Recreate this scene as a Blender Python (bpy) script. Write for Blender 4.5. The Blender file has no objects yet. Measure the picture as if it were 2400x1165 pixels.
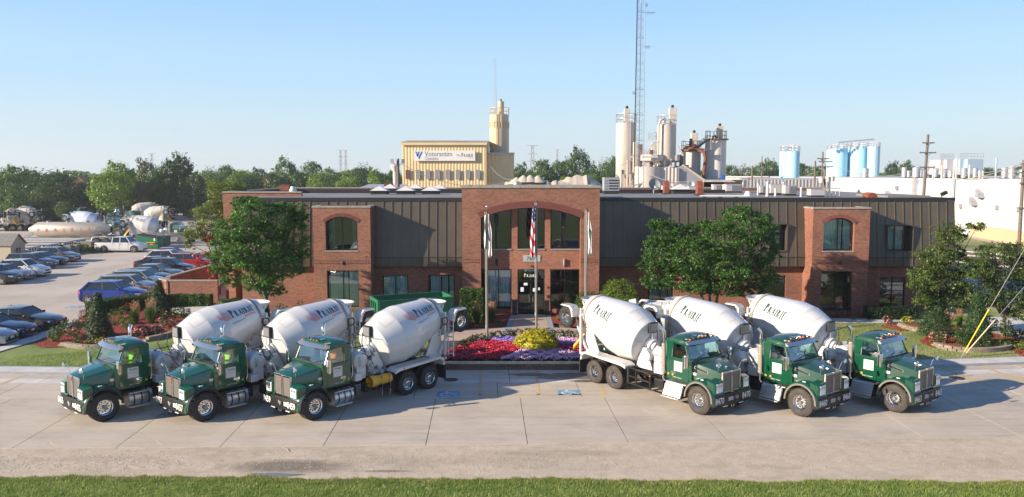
import bpy, math, random
import numpy as np
from mathutils import Vector, Matrix
R = math.radians
random.seed(7)
S = bpy.context.scene
COL = S.collection
# ---------------------------------------------------------------- camera
H = 9.7; FPX = 1900.0; TH = math.atan((582.5 - 405) / FPX)
cam_d = bpy.data.cameras.new('camera'); cam = bpy.data.objects.new('camera', cam_d); COL.objects.link(cam)
cam.location = (0, 0, H); cam.rotation_euler = (R(90) - TH, 0, 0)
cam_d.sensor_width = 36; cam_d.lens = 36 * FPX / 2400; cam_d.clip_end = 4000; cam_d.clip_start = .1
S.camera = cam
# ---------------------------------------------------------------- light
SUNV = Vector((-4.1, -1.5, 1.65)).normalized()
W = bpy.data.worlds.new('World'); S.world = W; W.use_nodes = True
wn = W.node_tree; bg = wn.nodes['Background']
sky = wn.nodes.new('ShaderNodeTexSky'); sky.sky_type = 'NISHITA'; sky.sun_disc = False
sky.sun_elevation = math.asin(SUNV.z); sky.sun_rotation = math.atan2(SUNV.x, SUNV.y)
sky.altitude = 200; sky.air_density = 1.0; sky.dust_density = 0.3; sky.ozone_density = 2.0
# the clear morning air: blue overhead, paling towards the horizon, mixed with the physical sky
tcw = wn.nodes.new('ShaderNodeTexCoord'); sxw = wn.nodes.new('ShaderNodeSeparateXYZ'); rw = wn.nodes.new('ShaderNodeValToRGB'); rw.color_ramp.interpolation = 'EASE'
wn.links.new(tcw.outputs['Generated'], sxw.inputs[0]); wn.links.new(sxw.outputs[2], rw.inputs[0])
els = rw.color_ramp.elements; els[0].position = 0; els[0].color = (.60, .72, .79, 1); els[1].position = 1; els[1].color = (.05, .13, .36, 1)
for p_, c_ in ((.05, (.56, .72, .83)), (.12, (.46, .69, .92)), (.21, (.35, .61, 1.0)), (.36, (.19, .40, .78)), (.55, (.08, .20, .50))):
    e_ = els.new(p_); e_.color = (*c_, 1)
mulw = wn.nodes.new('ShaderNodeVectorMath'); mulw.operation = 'SCALE'; mulw.inputs['Scale'].default_value = 5.0
wn.links.new(rw.outputs[0], mulw.inputs[0]); mixw = wn.nodes.new('ShaderNodeMix'); mixw.data_type = 'RGBA'; mixw.inputs[0].default_value = .88
wn.links.new(sky.outputs[0], mixw.inputs[6]); wn.links.new(mulw.outputs[0], mixw.inputs[7])
wn.links.new(mixw.outputs[2], bg.inputs[0]); bg.inputs[1].default_value = 0.11
sd = bpy.data.lights.new('sun', 'SUN'); sd.energy = 5.0; sd.angle = R(.5); sd.color = (1, .85, .67)
so = bpy.data.objects.new('sun', sd); COL.objects.link(so); so.rotation_euler = SUNV.to_track_quat('Z', 'Y').to_euler()
S.view_settings.view_transform = 'Standard'; S.view_settings.look = 'None'; S.view_settings.gamma = 1
S.view_settings.use_curve_mapping = False; S.view_settings.exposure = 1.0
# ---------------------------------------------------------------- measuring: from photo pixels to places in the world
def ray(x, y):
    u = (x - 1200) / FPX; v = (582.5 - y) / FPX
    return u, math.cos(TH) + v * math.sin(TH), -math.sin(TH) + v * math.cos(TH)
def g(x, y, z=0):
    u, fy, fz = ray(x, y); t = (z - H) / fz
    return u * t, fy * t
def at(x, y, Y):
    u, fy, fz = ray(x, y); t = Y / fy
    return u * t, H + fz * t
def X_(x, y, Y): return at(x, y, Y)[0]
def Z_(x, y, Y): return at(x, y, Y)[1]
# ---------------------------------------------------------------- materials
def _n(nt, t, **k):
    n = nt.nodes.new(t)
    for a, b in k.items(): setattr(n, a, b)
    return n
MATS = {}
def mat(name, col, rough=.6, metal=0, col2=None, scale=4, detail=4, bump=0, bscale=60, spec=.5, coat=0, world=False, rnd=0, ramp=(.35, .65), emit=None, stretch=None):
    m = bpy.data.materials.new(name); m.use_nodes = True; nt = m.node_tree; b = nt.nodes['Principled BSDF']
    b.inputs['Base Color'].default_value = (*col, 1); b.inputs['Roughness'].default_value = rough
    b.inputs['Metallic'].default_value = metal; b.inputs['Specular IOR Level'].default_value = spec
    if coat: b.inputs['Coat Weight'].default_value = coat; b.inputs['Coat Roughness'].default_value = .05
    if emit: b.inputs['Emission Color'].default_value = (*emit[0], 1); b.inputs['Emission Strength'].default_value = emit[1]
    if col2 or bump:
        if world: src = _n(nt, 'ShaderNodeNewGeometry').outputs['Position']
        else: src = _n(nt, 'ShaderNodeTexCoord').outputs['Object']
        if stretch:
            mp = _n(nt, 'ShaderNodeMapping'); mp.inputs['Scale'].default_value = stretch
            nt.links.new(src, mp.inputs[0]); src = mp.outputs[0]
    if col2:
        no = _n(nt, 'ShaderNodeTexNoise'); no.inputs['Scale'].default_value = scale; no.inputs['Detail'].default_value = detail
        nt.links.new(src, no.inputs['Vector'])
        r = _n(nt, 'ShaderNodeValToRGB'); r.color_ramp.elements[0].position = ramp[0]; r.color_ramp.elements[1].position = ramp[1]
        r.color_ramp.elements[0].color = (*col, 1); r.color_ramp.elements[1].color = (*col2, 1)
        nt.links.new(no.outputs[0], r.inputs[0]); out = r.outputs[0]
        nt.links.new(out, b.inputs['Base Color'])
    else: out = None
    if rnd:
        oi = _n(nt, 'ShaderNodeObjectInfo'); hs = _n(nt, 'ShaderNodeHueSaturation')
        ma = _n(nt, 'ShaderNodeMapRange'); ma.inputs[3].default_value = 1 - rnd; ma.inputs[4].default_value = 1 + rnd
        nt.links.new(oi.outputs['Random'], ma.inputs[0]); nt.links.new(ma.outputs[0], hs.inputs['Value'])
        if out: nt.links.new(out, hs.inputs['Color'])
        else: hs.inputs['Color'].default_value = (*col, 1)
        nt.links.new(hs.outputs[0], b.inputs['Base Color'])
    if bump:
        n2 = _n(nt, 'ShaderNodeTexNoise'); n2.inputs['Scale'].default_value = bscale; n2.inputs['Detail'].default_value = 3
        nt.links.new(src, n2.inputs['Vector']); bp = _n(nt, 'ShaderNodeBump'); bp.inputs['Strength'].default_value = min(1, bump); bp.inputs['Distance'].default_value = .02 * max(1, bump)
        nt.links.new(n2.outputs[0], bp.inputs['Height']); nt.links.new(bp.outputs[0], b.inputs['Normal'])
    MATS[name] = m
    return m
def glass(name, tint, refl=.12, rough=.01):
    m = bpy.data.materials.new(name); m.use_nodes = True; nt = m.node_tree; nt.nodes.clear()
    o = _n(nt, 'ShaderNodeOutputMaterial'); t = _n(nt, 'ShaderNodeBsdfTransparent'); t.inputs[0].default_value = (*tint, 1)
    gl = _n(nt, 'ShaderNodeBsdfGlossy'); gl.inputs['Roughness'].default_value = rough; gl.inputs['Color'].default_value = (.95, .97, 1, 1)
    lw = _n(nt, 'ShaderNodeLayerWeight'); lw.inputs[0].default_value = .25
    mr = _n(nt, 'ShaderNodeMapRange'); mr.inputs[3].default_value = refl; mr.inputs[4].default_value = 1
    mx = _n(nt, 'ShaderNodeMixShader')
    nt.links.new(lw.outputs['Fresnel'], mr.inputs[0]); nt.links.new(mr.outputs[0], mx.inputs[0])
    nt.links.new(t.outputs[0], mx.inputs[1]); nt.links.new(gl.outputs[0], mx.inputs[2]); nt.links.new(mx.outputs[0], o.inputs[0])
    MATS[name] = m
    return m
def brick_mat(name, c1, c2, mortar, w=.203, h=.0677, ms=.008, big=None, soldier=False):
    m = bpy.data.materials.new(name); m.use_nodes = True; nt = m.node_tree; b = nt.nodes['Principled BSDF']
    ge = _n(nt, 'ShaderNodeNewGeometry'); sx = _n(nt, 'ShaderNodeSeparateXYZ'); nt.links.new(ge.outputs['Position'], sx.inputs[0])
    ad = _n(nt, 'ShaderNodeMath', operation='ADD'); nt.links.new(sx.outputs[0], ad.inputs[0]); nt.links.new(sx.outputs[1], ad.inputs[1])
    cb = _n(nt, 'ShaderNodeCombineXYZ'); nt.links.new(ad.outputs[0], cb.inputs[0]); nt.links.new(sx.outputs[2], cb.inputs[1])
    bt = _n(nt, 'ShaderNodeTexBrick'); bt.inputs['Scale'].default_value = 1; bt.inputs['Brick Width'].default_value = w; bt.inputs['Row Height'].default_value = h
    bt.inputs['Mortar Size'].default_value = ms; bt.inputs['Color1'].default_value = (*c1, 1); bt.inputs['Color2'].default_value = (*c2, 1); bt.inputs['Mortar'].default_value = (*mortar, 1)
    bt.inputs['Mortar Smooth'].default_value = .2
    nt.links.new(cb.outputs[0], bt.inputs['Vector'])
    no = _n(nt, 'ShaderNodeTexNoise'); no.inputs['Scale'].default_value = .5; no.inputs['Detail'].default_value = 5; nt.links.new(cb.outputs[0], no.inputs['Vector'])
    mr = _n(nt, 'ShaderNodeMapRange'); mr.inputs[1].default_value = .3; mr.inputs[2].default_value = .7; mr.inputs[3].default_value = .82; mr.inputs[4].default_value = 1.15
    nt.links.new(no.outputs[0], mr.inputs[0])
    hs = _n(nt, 'ShaderNodeHueSaturation'); nt.links.new(bt.outputs[0], hs.inputs['Color']); nt.links.new(mr.outputs[0], hs.inputs['Value'])
    nt.links.new(hs.outputs[0], b.inputs['Base Color']); b.inputs['Roughness'].default_value = .85
    bp = _n(nt, 'ShaderNodeBump'); bp.inputs['Strength'].default_value = .6; bp.inputs['Distance'].default_value = .01; bp.invert = True
    nt.links.new(bt.outputs['Fac'], bp.inputs['Height']); nt.links.new(bp.outputs[0], b.inputs['Normal'])
    MATS[name] = m
    return m
def leaf_mat(name, c1, c2, rnd=.12, trans=.35, scale=1.2, c3=None):
    m = bpy.data.materials.new(name); m.use_nodes = True; nt = m.node_tree; nt.nodes.clear()
    o = _n(nt, 'ShaderNodeOutputMaterial'); tc = _n(nt, 'ShaderNodeTexCoord')
    no = _n(nt, 'ShaderNodeTexNoise'); no.inputs['Scale'].default_value = scale; no.inputs['Detail'].default_value = 6; no.inputs['Roughness'].default_value = .7
    nt.links.new(tc.outputs['Object'], no.inputs['Vector'])
    r = _n(nt, 'ShaderNodeValToRGB'); e = r.color_ramp.elements; e[0].position = .36; e[0].color = (*c1, 1); e[1].position = .64; e[1].color = (*c2, 1)
    if c3: k = e.new(.74); k.color = (*c3, 1)
    nt.links.new(no.outputs[0], r.inputs[0])
    oi = _n(nt, 'ShaderNodeObjectInfo'); hs = _n(nt, 'ShaderNodeHueSaturation'); ma = _n(nt, 'ShaderNodeMapRange')
    ma.inputs[3].default_value = 1 - rnd; ma.inputs[4].default_value = 1 + rnd
    nt.links.new(oi.outputs['Random'], ma.inputs[0]); nt.links.new(ma.outputs[0], hs.inputs['Value']); nt.links.new(r.outputs[0], hs.inputs['Color'])
    d = _n(nt, 'ShaderNodeBsdfPrincipled'); d.inputs['Roughness'].default_value = .45; d.inputs['Specular IOR Level'].default_value = .45
    t = _n(nt, 'ShaderNodeBsdfTranslucent'); mx = _n(nt, 'ShaderNodeMixShader'); mx.inputs[0].default_value = trans
    nt.links.new(hs.outputs[0], d.inputs['Base Color']); nt.links.new(hs.outputs[0], t.inputs[0])
    nt.links.new(d.outputs[0], mx.inputs[1]); nt.links.new(t.outputs[0], mx.inputs[2]); nt.links.new(mx.outputs[0], o.inputs[0])
    MATS[name] = m
    return m
# ---------------------------------------------------------------- mesh builder
class G:
    def __init__(s): s.v = []; s.f = []; s.m = []; s.M = Matrix.Identity(4); s.mi = 0
    def add(s, vs, fs, mi=None):
        n = len(s.v); s.v += [tuple(s.M @ Vector(p)) for p in vs]; s.f += [tuple(i + n for i in q) for q in fs]
        s.m += [s.mi if mi is None else mi] * len(fs); return s
    def box(s, c, d, rz=0, mi=None, top=None, rot=None):
        x, y, z = d[0] / 2, d[1] / 2, d[2] / 2; tx, ty = top if top else (1, 1)
        P = [(-x, -y, -z), (x, -y, -z), (x, y, -z), (-x, y, -z), (-x * tx, -y * ty, z), (x * tx, -y * ty, z), (x * tx, y * ty, z), (-x * tx, y * ty, z)]
        m = Matrix.Translation(c) @ (rot if rot else Matrix.Rotation(rz, 4, 'Z'))
        return s.add([m @ Vector(p) for p in P], [(0, 3, 2, 1), (4, 5, 6, 7), (0, 1, 5, 4), (1, 2, 6, 5), (2, 3, 7, 6), (3, 0, 4, 7)], mi)
    def bx(s, x0, x1, y0, y1, z0, z1, mi=None):
        return s.box(((x0 + x1) / 2, (y0 + y1) / 2, (z0 + z1) / 2), (abs(x1 - x0), abs(y1 - y0), abs(z1 - z0)), mi=mi)
    def beam(s, a, b, w, h=None, mi=None):
        a = Vector(a); b = Vector(b); d = b - a; L = d.length; h = h or w
        if L < 1e-6: return s
        q = d.to_track_quat('X', 'Z').to_matrix().to_4x4()
        return s.box((a + b) / 2, (L, w, h), mi=mi, rot=q)
    def tube(s, a, b, r0, r1=None, n=8, caps=True, mi=None):
        r1 = r0 if r1 is None else r1; a = Vector(a); b = Vector(b); q = (b - a).to_track_quat('Z', 'Y').to_matrix()
        vs = []
        for k in range(n):
            t = 2 * math.pi * k / n; o = q @ Vector((math.cos(t), math.sin(t), 0)); vs.append(a + o * r0)
        for k in range(n):
            t = 2 * math.pi * k / n; o = q @ Vector((math.cos(t), math.sin(t), 0)); vs.append(b + o * r1)
        fs = [(k, (k + 1) % n, n + (k + 1) % n, n + k) for k in range(n)]
        if caps: fs += [tuple(range(n - 1, -1, -1)), tuple(range(n, 2 * n))]
        return s.add(vs, fs, mi)
    def path(s, pts, r, n=6, mi=None):
        pts = [Vector(p) for p in pts]; rings = []
        up = None
        for i, p in enumerate(pts):
            d = (pts[min(i + 1, len(pts) - 1)] - pts[max(i - 1, 0)]).normalized()
            if up is None: up = Vector((0, 0, 1)) if abs(d.z) < .9 else Vector((1, 0, 0))
            a = d.cross(up).normalized(); b = a.cross(d).normalized(); up = b
            rr = r[i] if isinstance(r, (list, tuple)) else r
            rings.append([p + (a * math.cos(2 * math.pi * k / n) + b * math.sin(2 * math.pi * k / n)) * rr for k in range(n)])
        return s.loft(rings, True, True, mi)
    def loft(s, rings, closed=True, caps=True, mi=None):
        n = len(rings[0]); vs = [p for r in rings for p in r]; fs = []
        for i in range(len(rings) - 1):
            for k in range(n if closed else n - 1):
                k2 = (k + 1) % n; fs.append((i * n + k, i * n + k2, (i + 1) * n + k2, (i + 1) * n + k))
        if caps: fs += [tuple(range(n - 1, -1, -1)), tuple(range((len(rings) - 1) * n, len(rings) * n))]
        return s.add(vs, fs, mi)
    def lathe(s, prof, o=(0, 0, 0), ax=(0, 0, 1), n=24, mi=None, caps=False, up='Y'):
        q = Vector(ax).to_track_quat('Z', up).to_matrix(); o = Vector(o); rings = []
        for t, r in prof: rings.append([o + q @ Vector((max(r, .0005) * math.cos(2 * math.pi * k / n), max(r, .0005) * math.sin(2 * math.pi * k / n), t)) for k in range(n)])
        return s.loft(rings, True, caps, mi)
    def prism(s, poly, axis, a, b, mi=None):
        """poly: 2D points; axis 'y' -> (x,z), 'x' -> (y,z), 'z' -> (x,y); extruded from a to b"""
        def P(p, t): return (p[0], t, p[1]) if axis == 'y' else ((t, p[0], p[1]) if axis == 'x' else (p[0], p[1], t))
        n = len(poly); vs = [P(p, a) for p in poly] + [P(p, b) for p in poly]
        fs = [tuple(range(n)), tuple(range(2 * n - 1, n - 1, -1))] + [(k, n + k, n + (k + 1) % n, (k + 1) % n) for k in range(n)]
        return s.add(vs, fs, mi)
    def sheet(s, poly, z, mi=None):
        return s.add([(p[0], p[1], z) for p in poly], [tuple(range(len(poly)))], mi)
    def ball(s, c, r, n=10, m=6, mi=None, sz=(1, 1, 1)):
        rings = []
        for i in range(m + 1):
            ph = math.pi * i / m; rings.append([(c[0] + max(.001, math.sin(ph)) * r * sz[0] * math.cos(2 * math.pi * k / n), c[1] + max(.001, math.sin(ph)) * r * sz[1] * math.sin(2 * math.pi * k / n), c[2] - math.cos(ph) * r * sz[2]) for k in range(n)])
        return s.loft(rings, True, False, mi)
    def mesh(s, name, mats, smooth=None):
        me = bpy.data.meshes.new(name); me.from_pydata(s.v, [], s.f)
        for m in (mats if isinstance(mats, (list, tuple)) else [mats]): me.materials.append(m)
        me.polygons.foreach_set('material_index', s.m)
        import bmesh
        bm = bmesh.new(); bm.from_mesh(me); bmesh.ops.recalc_face_normals(bm, faces=bm.faces); bm.to_mesh(me); bm.free()
        if smooth:
            me.polygons.foreach_set('use_smooth', [True] * len(me.polygons)); me.set_sharp_from_angle(angle=R(smooth if smooth is not True else 35))
        me.update(); return me
    def build(s, name, mats, parent=None, smooth=None, bevel=0, loc=None, **tags):
        o = bpy.data.objects.new(name, s.mesh(name, mats, smooth)); COL.objects.link(o)
        if parent: o.parent = parent
        if loc: o.location = loc
        if bevel:
            b = o.modifiers.new('Bevel', 'BEVEL'); b.width = bevel; b.segments = 2; b.limit_method = 'ANGLE'; b.angle_limit = R(35); b.harden_normals = bool(smooth)
        for k, v in tags.items(): o[k] = v
        return o
def empty(name, loc, rz=0, label=None, cat=None, group=None):
    o = bpy.data.objects.new(name, None); COL.objects.link(o); o.location = loc; o.rotation_euler = (0, 0, rz); o.empty_display_size = .1
    if label: o['label'] = label
    if cat: o['category'] = cat
    if group: o['group'] = group
    return o
def tag(o, label, cat, group=None):
    o['label'] = label; o['category'] = cat
    if group: o['group'] = group
    return o
def put(name, me, parent=None, loc=(0, 0, 0), rot=(0, 0, 0), sc=None):
    o = bpy.data.objects.new(name, me); COL.objects.link(o); o.parent = parent; o.location = loc; o.rotation_euler = rot
    if sc: o.scale = sc
    return o
def copy_tree(o, parent=None):
    c = o.copy(); COL.objects.link(c); c.parent = parent
    for ch in list(o.children): copy_tree(ch, c)
    return c
def text_geo(txt, size, bold=0):
    """flat letters from the built-in font: list of 2D verts, faces, width"""
    cu = bpy.data.curves.new('t', 'FONT'); cu.body = txt; cu.size = size; cu.resolution_u = 2; cu.offset = bold; cu.offset = bold
    o = bpy.data.objects.new('t', cu); COL.objects.link(o)
    dg = bpy.context.evaluated_depsgraph_get(); me = o.evaluated_get(dg).to_mesh()
    vs = [(v.co.x, v.co.y) for v in me.vertices]; fs = [tuple(p.vertices) for p in me.polygons]
    o.evaluated_get(dg).to_mesh_clear(); bpy.data.objects.remove(o); bpy.data.curves.remove(cu)
    return vs, fs, max(v[0] for v in vs)
def put_text(gg, txt, size, o, ux, uy, n=None, center=True, mi=None, lift=.004, sx=1.0, bold=0):
    vs, fs, w = text_geo(txt, size, bold); o = Vector(o); ux = Vector(ux).normalized(); uy = Vector(uy).normalized(); nn = ux.cross(uy) * lift
    gg.add([o + ux * ((v[0] - (w / 2 if center else 0)) * sx) + uy * v[1] + nn for v in vs], fs, mi)
# serif capitals made of strokes: unit height 1; (x0,y0,x1,y1,w) with horizontal width w
def _ser(x, y, w=.30): return (x - w / 2, y, x + w / 2, y, .05, 1)
def serif_word(word):
    """polygons (quads) of a serif word, small caps after the first letter; returns (list of quads, width)"""
    GL = {'P': ([('v', .16, 0, 1, .15), ('s', .02, .32, .03), ('s', .02, .2, .97), ('bowl', .2, .47, 1.0, .24)], .62),
          'R': ([('v', .16, 0, 1, .15), ('s', .02, .32, .03), ('s', .02, .2, .97), ('bowl', .2, .5, 1.0, .22), ('d', .3, .5, .62, 0, .15), ('s', .5, .76, .03)], .74),
          'A': ([('d', .10, 0, .38, 1, .06), ('d', .38, 1, .66, 0, .15), ('h', .2, .56, .34, .06), ('s', 0, .22, .03), ('s', .52, .8, .03)], .78),
          'I': ([('v', .16, 0, 1, .15), ('s', .02, .32, .03), ('s', .02, .32, .97)], .34),
          'E': ([('v', .16, 0, 1, .15), ('h', .02, .52, .03, .07), ('h', .02, .5, .97, .07), ('h', .16, .42, .52, .06), ('vt', .5, 0, .22, .05), ('vt', .48, .8, 1, .05)], .6)}
    out = []; x = 0; B = 1.45
    for i, ch in enumerate(word):
        s = 1.35 if i == 0 else 1.0
        st, w = GL[ch]; Q = []
        for t in st:
            if t[0] in ('v', 'vt'): a, y0, y1, ww = t[1:]; ww *= B; Q.append([(a - ww / 2, y0), (a + ww / 2, y0), (a + ww / 2, y1), (a - ww / 2, y1)])
            elif t[0] == 's': x0, x1, y = t[1:]; Q.append([(x0, y - .045), (x1, y - .045), (x1, y + .045), (x0, y + .045)])
            elif t[0] == 'h': x0, x1, y, hh = t[1:]; hh *= B; Q.append([(x0, y - hh / 2), (x1, y - hh / 2), (x1, y + hh / 2), (x0, y + hh / 2)])
            elif t[0] == 'd': x0, y0, x1, y1, ww = t[1:]; ww *= B; Q.append([(x0 - ww / 2, y0), (x0 + ww / 2, y0), (x1 + ww / 2, y1), (x1 - ww / 2, y1)])
            elif t[0] == 'bowl':
                x0, lo, hi, rx = t[1:]; cy = (lo + hi) / 2; ry = (hi - lo) / 2
                for k in range(6):
                    a0 = -math.pi / 2 + math.pi * k / 6; a1 = a0 + math.pi / 6
                    f = lambda a, o: (x0 + .06 + (rx if o else rx - .18) * math.cos(a), cy + (ry if o else ry - .1) * math.sin(a))
                    Q.append([f(a0, 1), f(a1, 1), f(a1, 0), f(a0, 0)])
        out += [[(x + p[0] * s, p[1] * s) for p in q] for q in Q]; x += (w + .10) * s
    return out, x
def map_quads(gg, quads, fn, mi=None, sub=1):
    for q in quads:
        if sub == 1: gg.add([fn(*p) for p in q], [(0, 1, 2, 3)], mi)
        else:
            a, b, c, d = q; vs = []
            for i in range(sub + 1):
                for j in range(sub + 1):
                    u = i / sub; v = j / sub
                    x = (a[0] * (1 - u) + b[0] * u) * (1 - v) + (d[0] * (1 - u) + c[0] * u) * v
                    y = (a[1] * (1 - u) + b[1] * u) * (1 - v) + (d[1] * (1 - u) + c[1] * u) * v
                    vs.append(fn(x, y))
            n = sub + 1
            gg.add(vs, [(i * n + j, (i + 1) * n + j, (i + 1) * n + j + 1, i * n + j + 1) for i in range(sub) for j in range(sub)], mi)
def np_mesh(name, V, F, mats, MI=None):
    """fast mesh from numpy arrays; F is (n,3) or (n,4)"""
    me = bpy.data.meshes.new(name); nf, k = F.shape
    me.vertices.add(len(V)); me.vertices.foreach_set('co', V.astype(np.float32).ravel())
    me.loops.add(nf * k); me.loops.foreach_set('vertex_index', F.astype(np.int32).ravel())
    me.polygons.add(nf); me.polygons.foreach_set('loop_start', (np.arange(nf) * k).astype(np.int32))
    for m in (mats if isinstance(mats, (list, tuple)) else [mats]): me.materials.append(m)
    if MI is not None: me.polygons.foreach_set('material_index', MI.astype(np.int32))
    me.update(calc_edges=True); me.validate(); return me
def leaves(P, size, rng, nrm=None, asp=.6, droop=0, jit=1.0):
    """diamond leaves at the points P: returns V, F"""
    n = len(P); d = rng.normal(size=(n, 3)); d[:, 2] *= .7
    if nrm is not None: nz = nrm + rng.normal(size=(n, 3)) * .55 * jit
    else: nz = rng.normal(size=(n, 3))
    nz /= np.linalg.norm(nz, axis=1)[:, None] + 1e-9
    a = np.cross(nz, d); a /= np.linalg.norm(a, axis=1)[:, None] + 1e-9; b = np.cross(nz, a)
    s = size * (0.6 + .8 * rng.random(n))[:, None]
    V = np.empty((n, 4, 3)); V[:, 0] = P - a * s; V[:, 1] = P + b * s * asp + nz * s * .12; V[:, 2] = P + a * s; V[:, 3] = P - b * s * asp + nz * s * .12
    if droop: V[:, 2, 2] -= droop * s[:, 0]
    return V.reshape(-1, 3), np.arange(n * 4).reshape(n, 4)
# ---------------------------------------------------------------- palette
CONC = mat('street_concrete', (.46, .395, .315), .8, col2=(.52, .455, .37), scale=.35, detail=8, bump=.3, bscale=40, world=True, rnd=.035)
def stain_nodes(m, dark=.72, scale=.5, lo=.5, hi=.62, stretch=(1, 1, 1)):
    nt = m.node_tree; b = nt.nodes['Principled BSDF']; src = b.inputs['Base Color'].links[0].from_socket
    ge = _n(nt, 'ShaderNodeNewGeometry'); mp = _n(nt, 'ShaderNodeMapping'); mp.inputs['Scale'].default_value = stretch
    nt.links.new(ge.outputs['Position'], mp.inputs[0]); no = _n(nt, 'ShaderNodeTexNoise'); no.inputs['Scale'].default_value = scale; no.inputs['Detail'].default_value = 9; no.inputs['Roughness'].default_value = .65
    nt.links.new(mp.outputs[0], no.inputs['Vector']); mr = _n(nt, 'ShaderNodeMapRange'); mr.inputs[1].default_value = lo; mr.inputs[2].default_value = hi; mr.inputs[3].default_value = 1; mr.inputs[4].default_value = dark
    nt.links.new(no.outputs[0], mr.inputs[0]); hs = _n(nt, 'ShaderNodeHueSaturation'); nt.links.new(src, hs.inputs['Color']); nt.links.new(mr.outputs[0], hs.inputs['Value']); nt.links.new(hs.outputs[0], b.inputs['Base Color'])
stain_nodes(CONC, .90, 1.1, .5, .64, (.06, 2.6, 1)); stain_nodes(CONC, .84, .9, .48, .66, (.4, 1, 1)); stain_nodes(CONC, .9, 6, .52, .6, (.3, 2, 1))
PALE = mat('pale_concrete', (.50, .48, .45), .8, col2=(.58, .56, .53), scale=1.2, detail=6, world=True, rnd=.04)
stain_nodes(PALE, .85, 1.5, .5, .7)
YARD = mat('yard_concrete', (.42, .36, .295), .85, col2=(.48, .425, .36), scale=.12, detail=8, world=True, rnd=.03)
stain_nodes(YARD, .8, .25, .5, .7, (1, 1, 1))
JOINT = mat('joint_filler', (.05, .045, .04), .9)
PLAZA = mat('tan_concrete', (.40, .30, .23), .8, col2=(.45, .35, .27), scale=.8, world=True)
SLATE = mat('blue_grey_border', (.26, .28, .31), .75, col2=(.31, .33, .36), scale=2, world=True)
GRAVEL = mat('gravel', (.47, .385, .28), .95, col2=(.55, .465, .36), scale=2.2, detail=12, bump=.5, bscale=26, world=True)
stain_nodes(GRAVEL, .72, 22, .47, .66); stain_nodes(GRAVEL, .85, .35, .5, .62, (.5, 1, 1))
STONE = mat('loose_stone', (.52, .455, .385), .9, col2=(.34, .29, .24), scale=3, world=True)
DIRT = mat('dirt', (.20, .16, .11), .95, col2=(.30, .25, .18), scale=.2, detail=8, world=True)
GRASSG = mat('grass_ground', (.13, .19, .035), .9, col2=(.21, .26, .07), scale=.6, detail=8, bump=1, bscale=30, world=True)
DRYG = mat('dry_grass_ground', (.14, .20, .035), .9, col2=(.32, .28, .13), scale=.5, detail=8, bump=1, bscale=30, world=True)
BLADE = leaf_mat('grass_blades', (.15, .24, .035), (.32, .38, .10), trans=.4, scale=1.6)
BLADED = leaf_mat('dry_grass_blades', (.20, .28, .05), (.42, .37, .17), trans=.3, scale=.35)
MULCH = mat('red_mulch', (.30, .045, .022), .9, col2=(.14, .018, .012), scale=9, detail=8, bump=1, bscale=18, world=True)
CHIP = mat('mulch_chip', (.42, .07, .035), .9, col2=(.22, .028, .016), scale=6, world=True)
YEL = mat('worn_yellow_paint', (.58, .40, .16), .8, col2=(.44, .36, .25), scale=1.6, detail=8, world=True)
HBLUE = mat('blue_sign_paint', (.10, .25, .42), .7, col2=(.20, .35, .46), scale=3, world=True)
WPAINT = mat('white_marking_paint', (.7, .7, .68), .7)
TAR = mat('wet_patch', (.12, .11, .105), .35, col2=(.2, .185, .17), scale=1.5, world=True)
WATER = mat('puddle_water', (.16, .15, .14), .06, spec=.6)
IRON = mat('cast_iron', (.05, .045, .04), .6, metal=.4, col2=(.09, .075, .06), scale=5)
BRICK = brick_mat('red_brick', (.32, .105, .06), (.15, .046, .031), (.27, .18, .13))
BRICK2 = brick_mat('orange_brick', (.40, .13, .065), (.22, .065, .035), (.34, .22, .16))
VOUS = mat('arch_brick', (.13, .035, .032), .85, rnd=.25, col2=(.24, .08, .06), scale=14, world=True)
MORT = mat('mortar', (.38, .29, .24), .9)
CAPST = mat('cap_stone', (.33, .31, .27), .85, col2=(.25, .23, .2), scale=3, world=True)
BRONZE = mat('bronze_panel', (.085, .068, .05), .42, metal=.2, col2=(.11, .088, .065), scale=.7, world=True, rnd=.06)
SEAMM = mat('bronze_seam', (.15, .115, .075), .4, metal=.3)
FRAME = mat('dark_window_frame', (.018, .017, .016), .35, metal=.4)
ROOFM = mat('grey_roof_membrane', (.16, .16, .165), .85, col2=(.22, .22, .22), scale=.5, world=True)
FASC = mat('dark_fascia', (.03, .03, .032), .45, metal=.3)
BLIND = mat('vertical_blind', (.78, .84, .82), .7)
CURT = mat('curtain', (.60, .74, .76), .8)
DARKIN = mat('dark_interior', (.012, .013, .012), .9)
WGLASS = glass('tinted_window_glass', (.88, .94, .93), .10, .0)
UGLASS = glass('dark_window_glass', (.6, .66, .62), .06, .0)
PAPER = mat('white_paper', (.75, .78, .8), .7)
SIGNG = mat('sign_grey', (.42, .43, .44), .6)
BLACK = mat('black_paint', (.012, .012, .012), .4)
BLK2 = mat('matte_black', (.02, .02, .02), .75)
WHITE = mat('white_paint', (.58, .58, .57), .35, coat=.3)
DUSTW = mat('dusty_white', (.55, .52, .46), .6, col2=(.42, .38, .31), scale=2.5, detail=8)
DRUMW = mat('drum_white', (.60, .595, .585), .22, col2=(.56, .555, .545), scale=2, coat=.5)
GREEN = mat('truck_green', (.002, .064, .029), .25, coat=1.0)
GREEND = mat('dusty_green_hood', (.010, .060, .034), .38, col2=(.028, .075, .048), scale=3, detail=6, coat=.6)
DUMPG = mat('dumpster_green', (.012, .13, .06), .45, col2=(.02, .16, .08), scale=2)
CHROME = mat('chrome', (.78, .78, .77), .08, metal=1)
ALU = mat('brushed_aluminium', (.58, .58, .57), .3, metal=.9)
DIAM = mat('tread_plate', (.66, .66, .65), .35, metal=.8, bump=.6, bscale=60)
STEEL = mat('dull_steel', (.26, .26, .27), .45, metal=.6)
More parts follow.
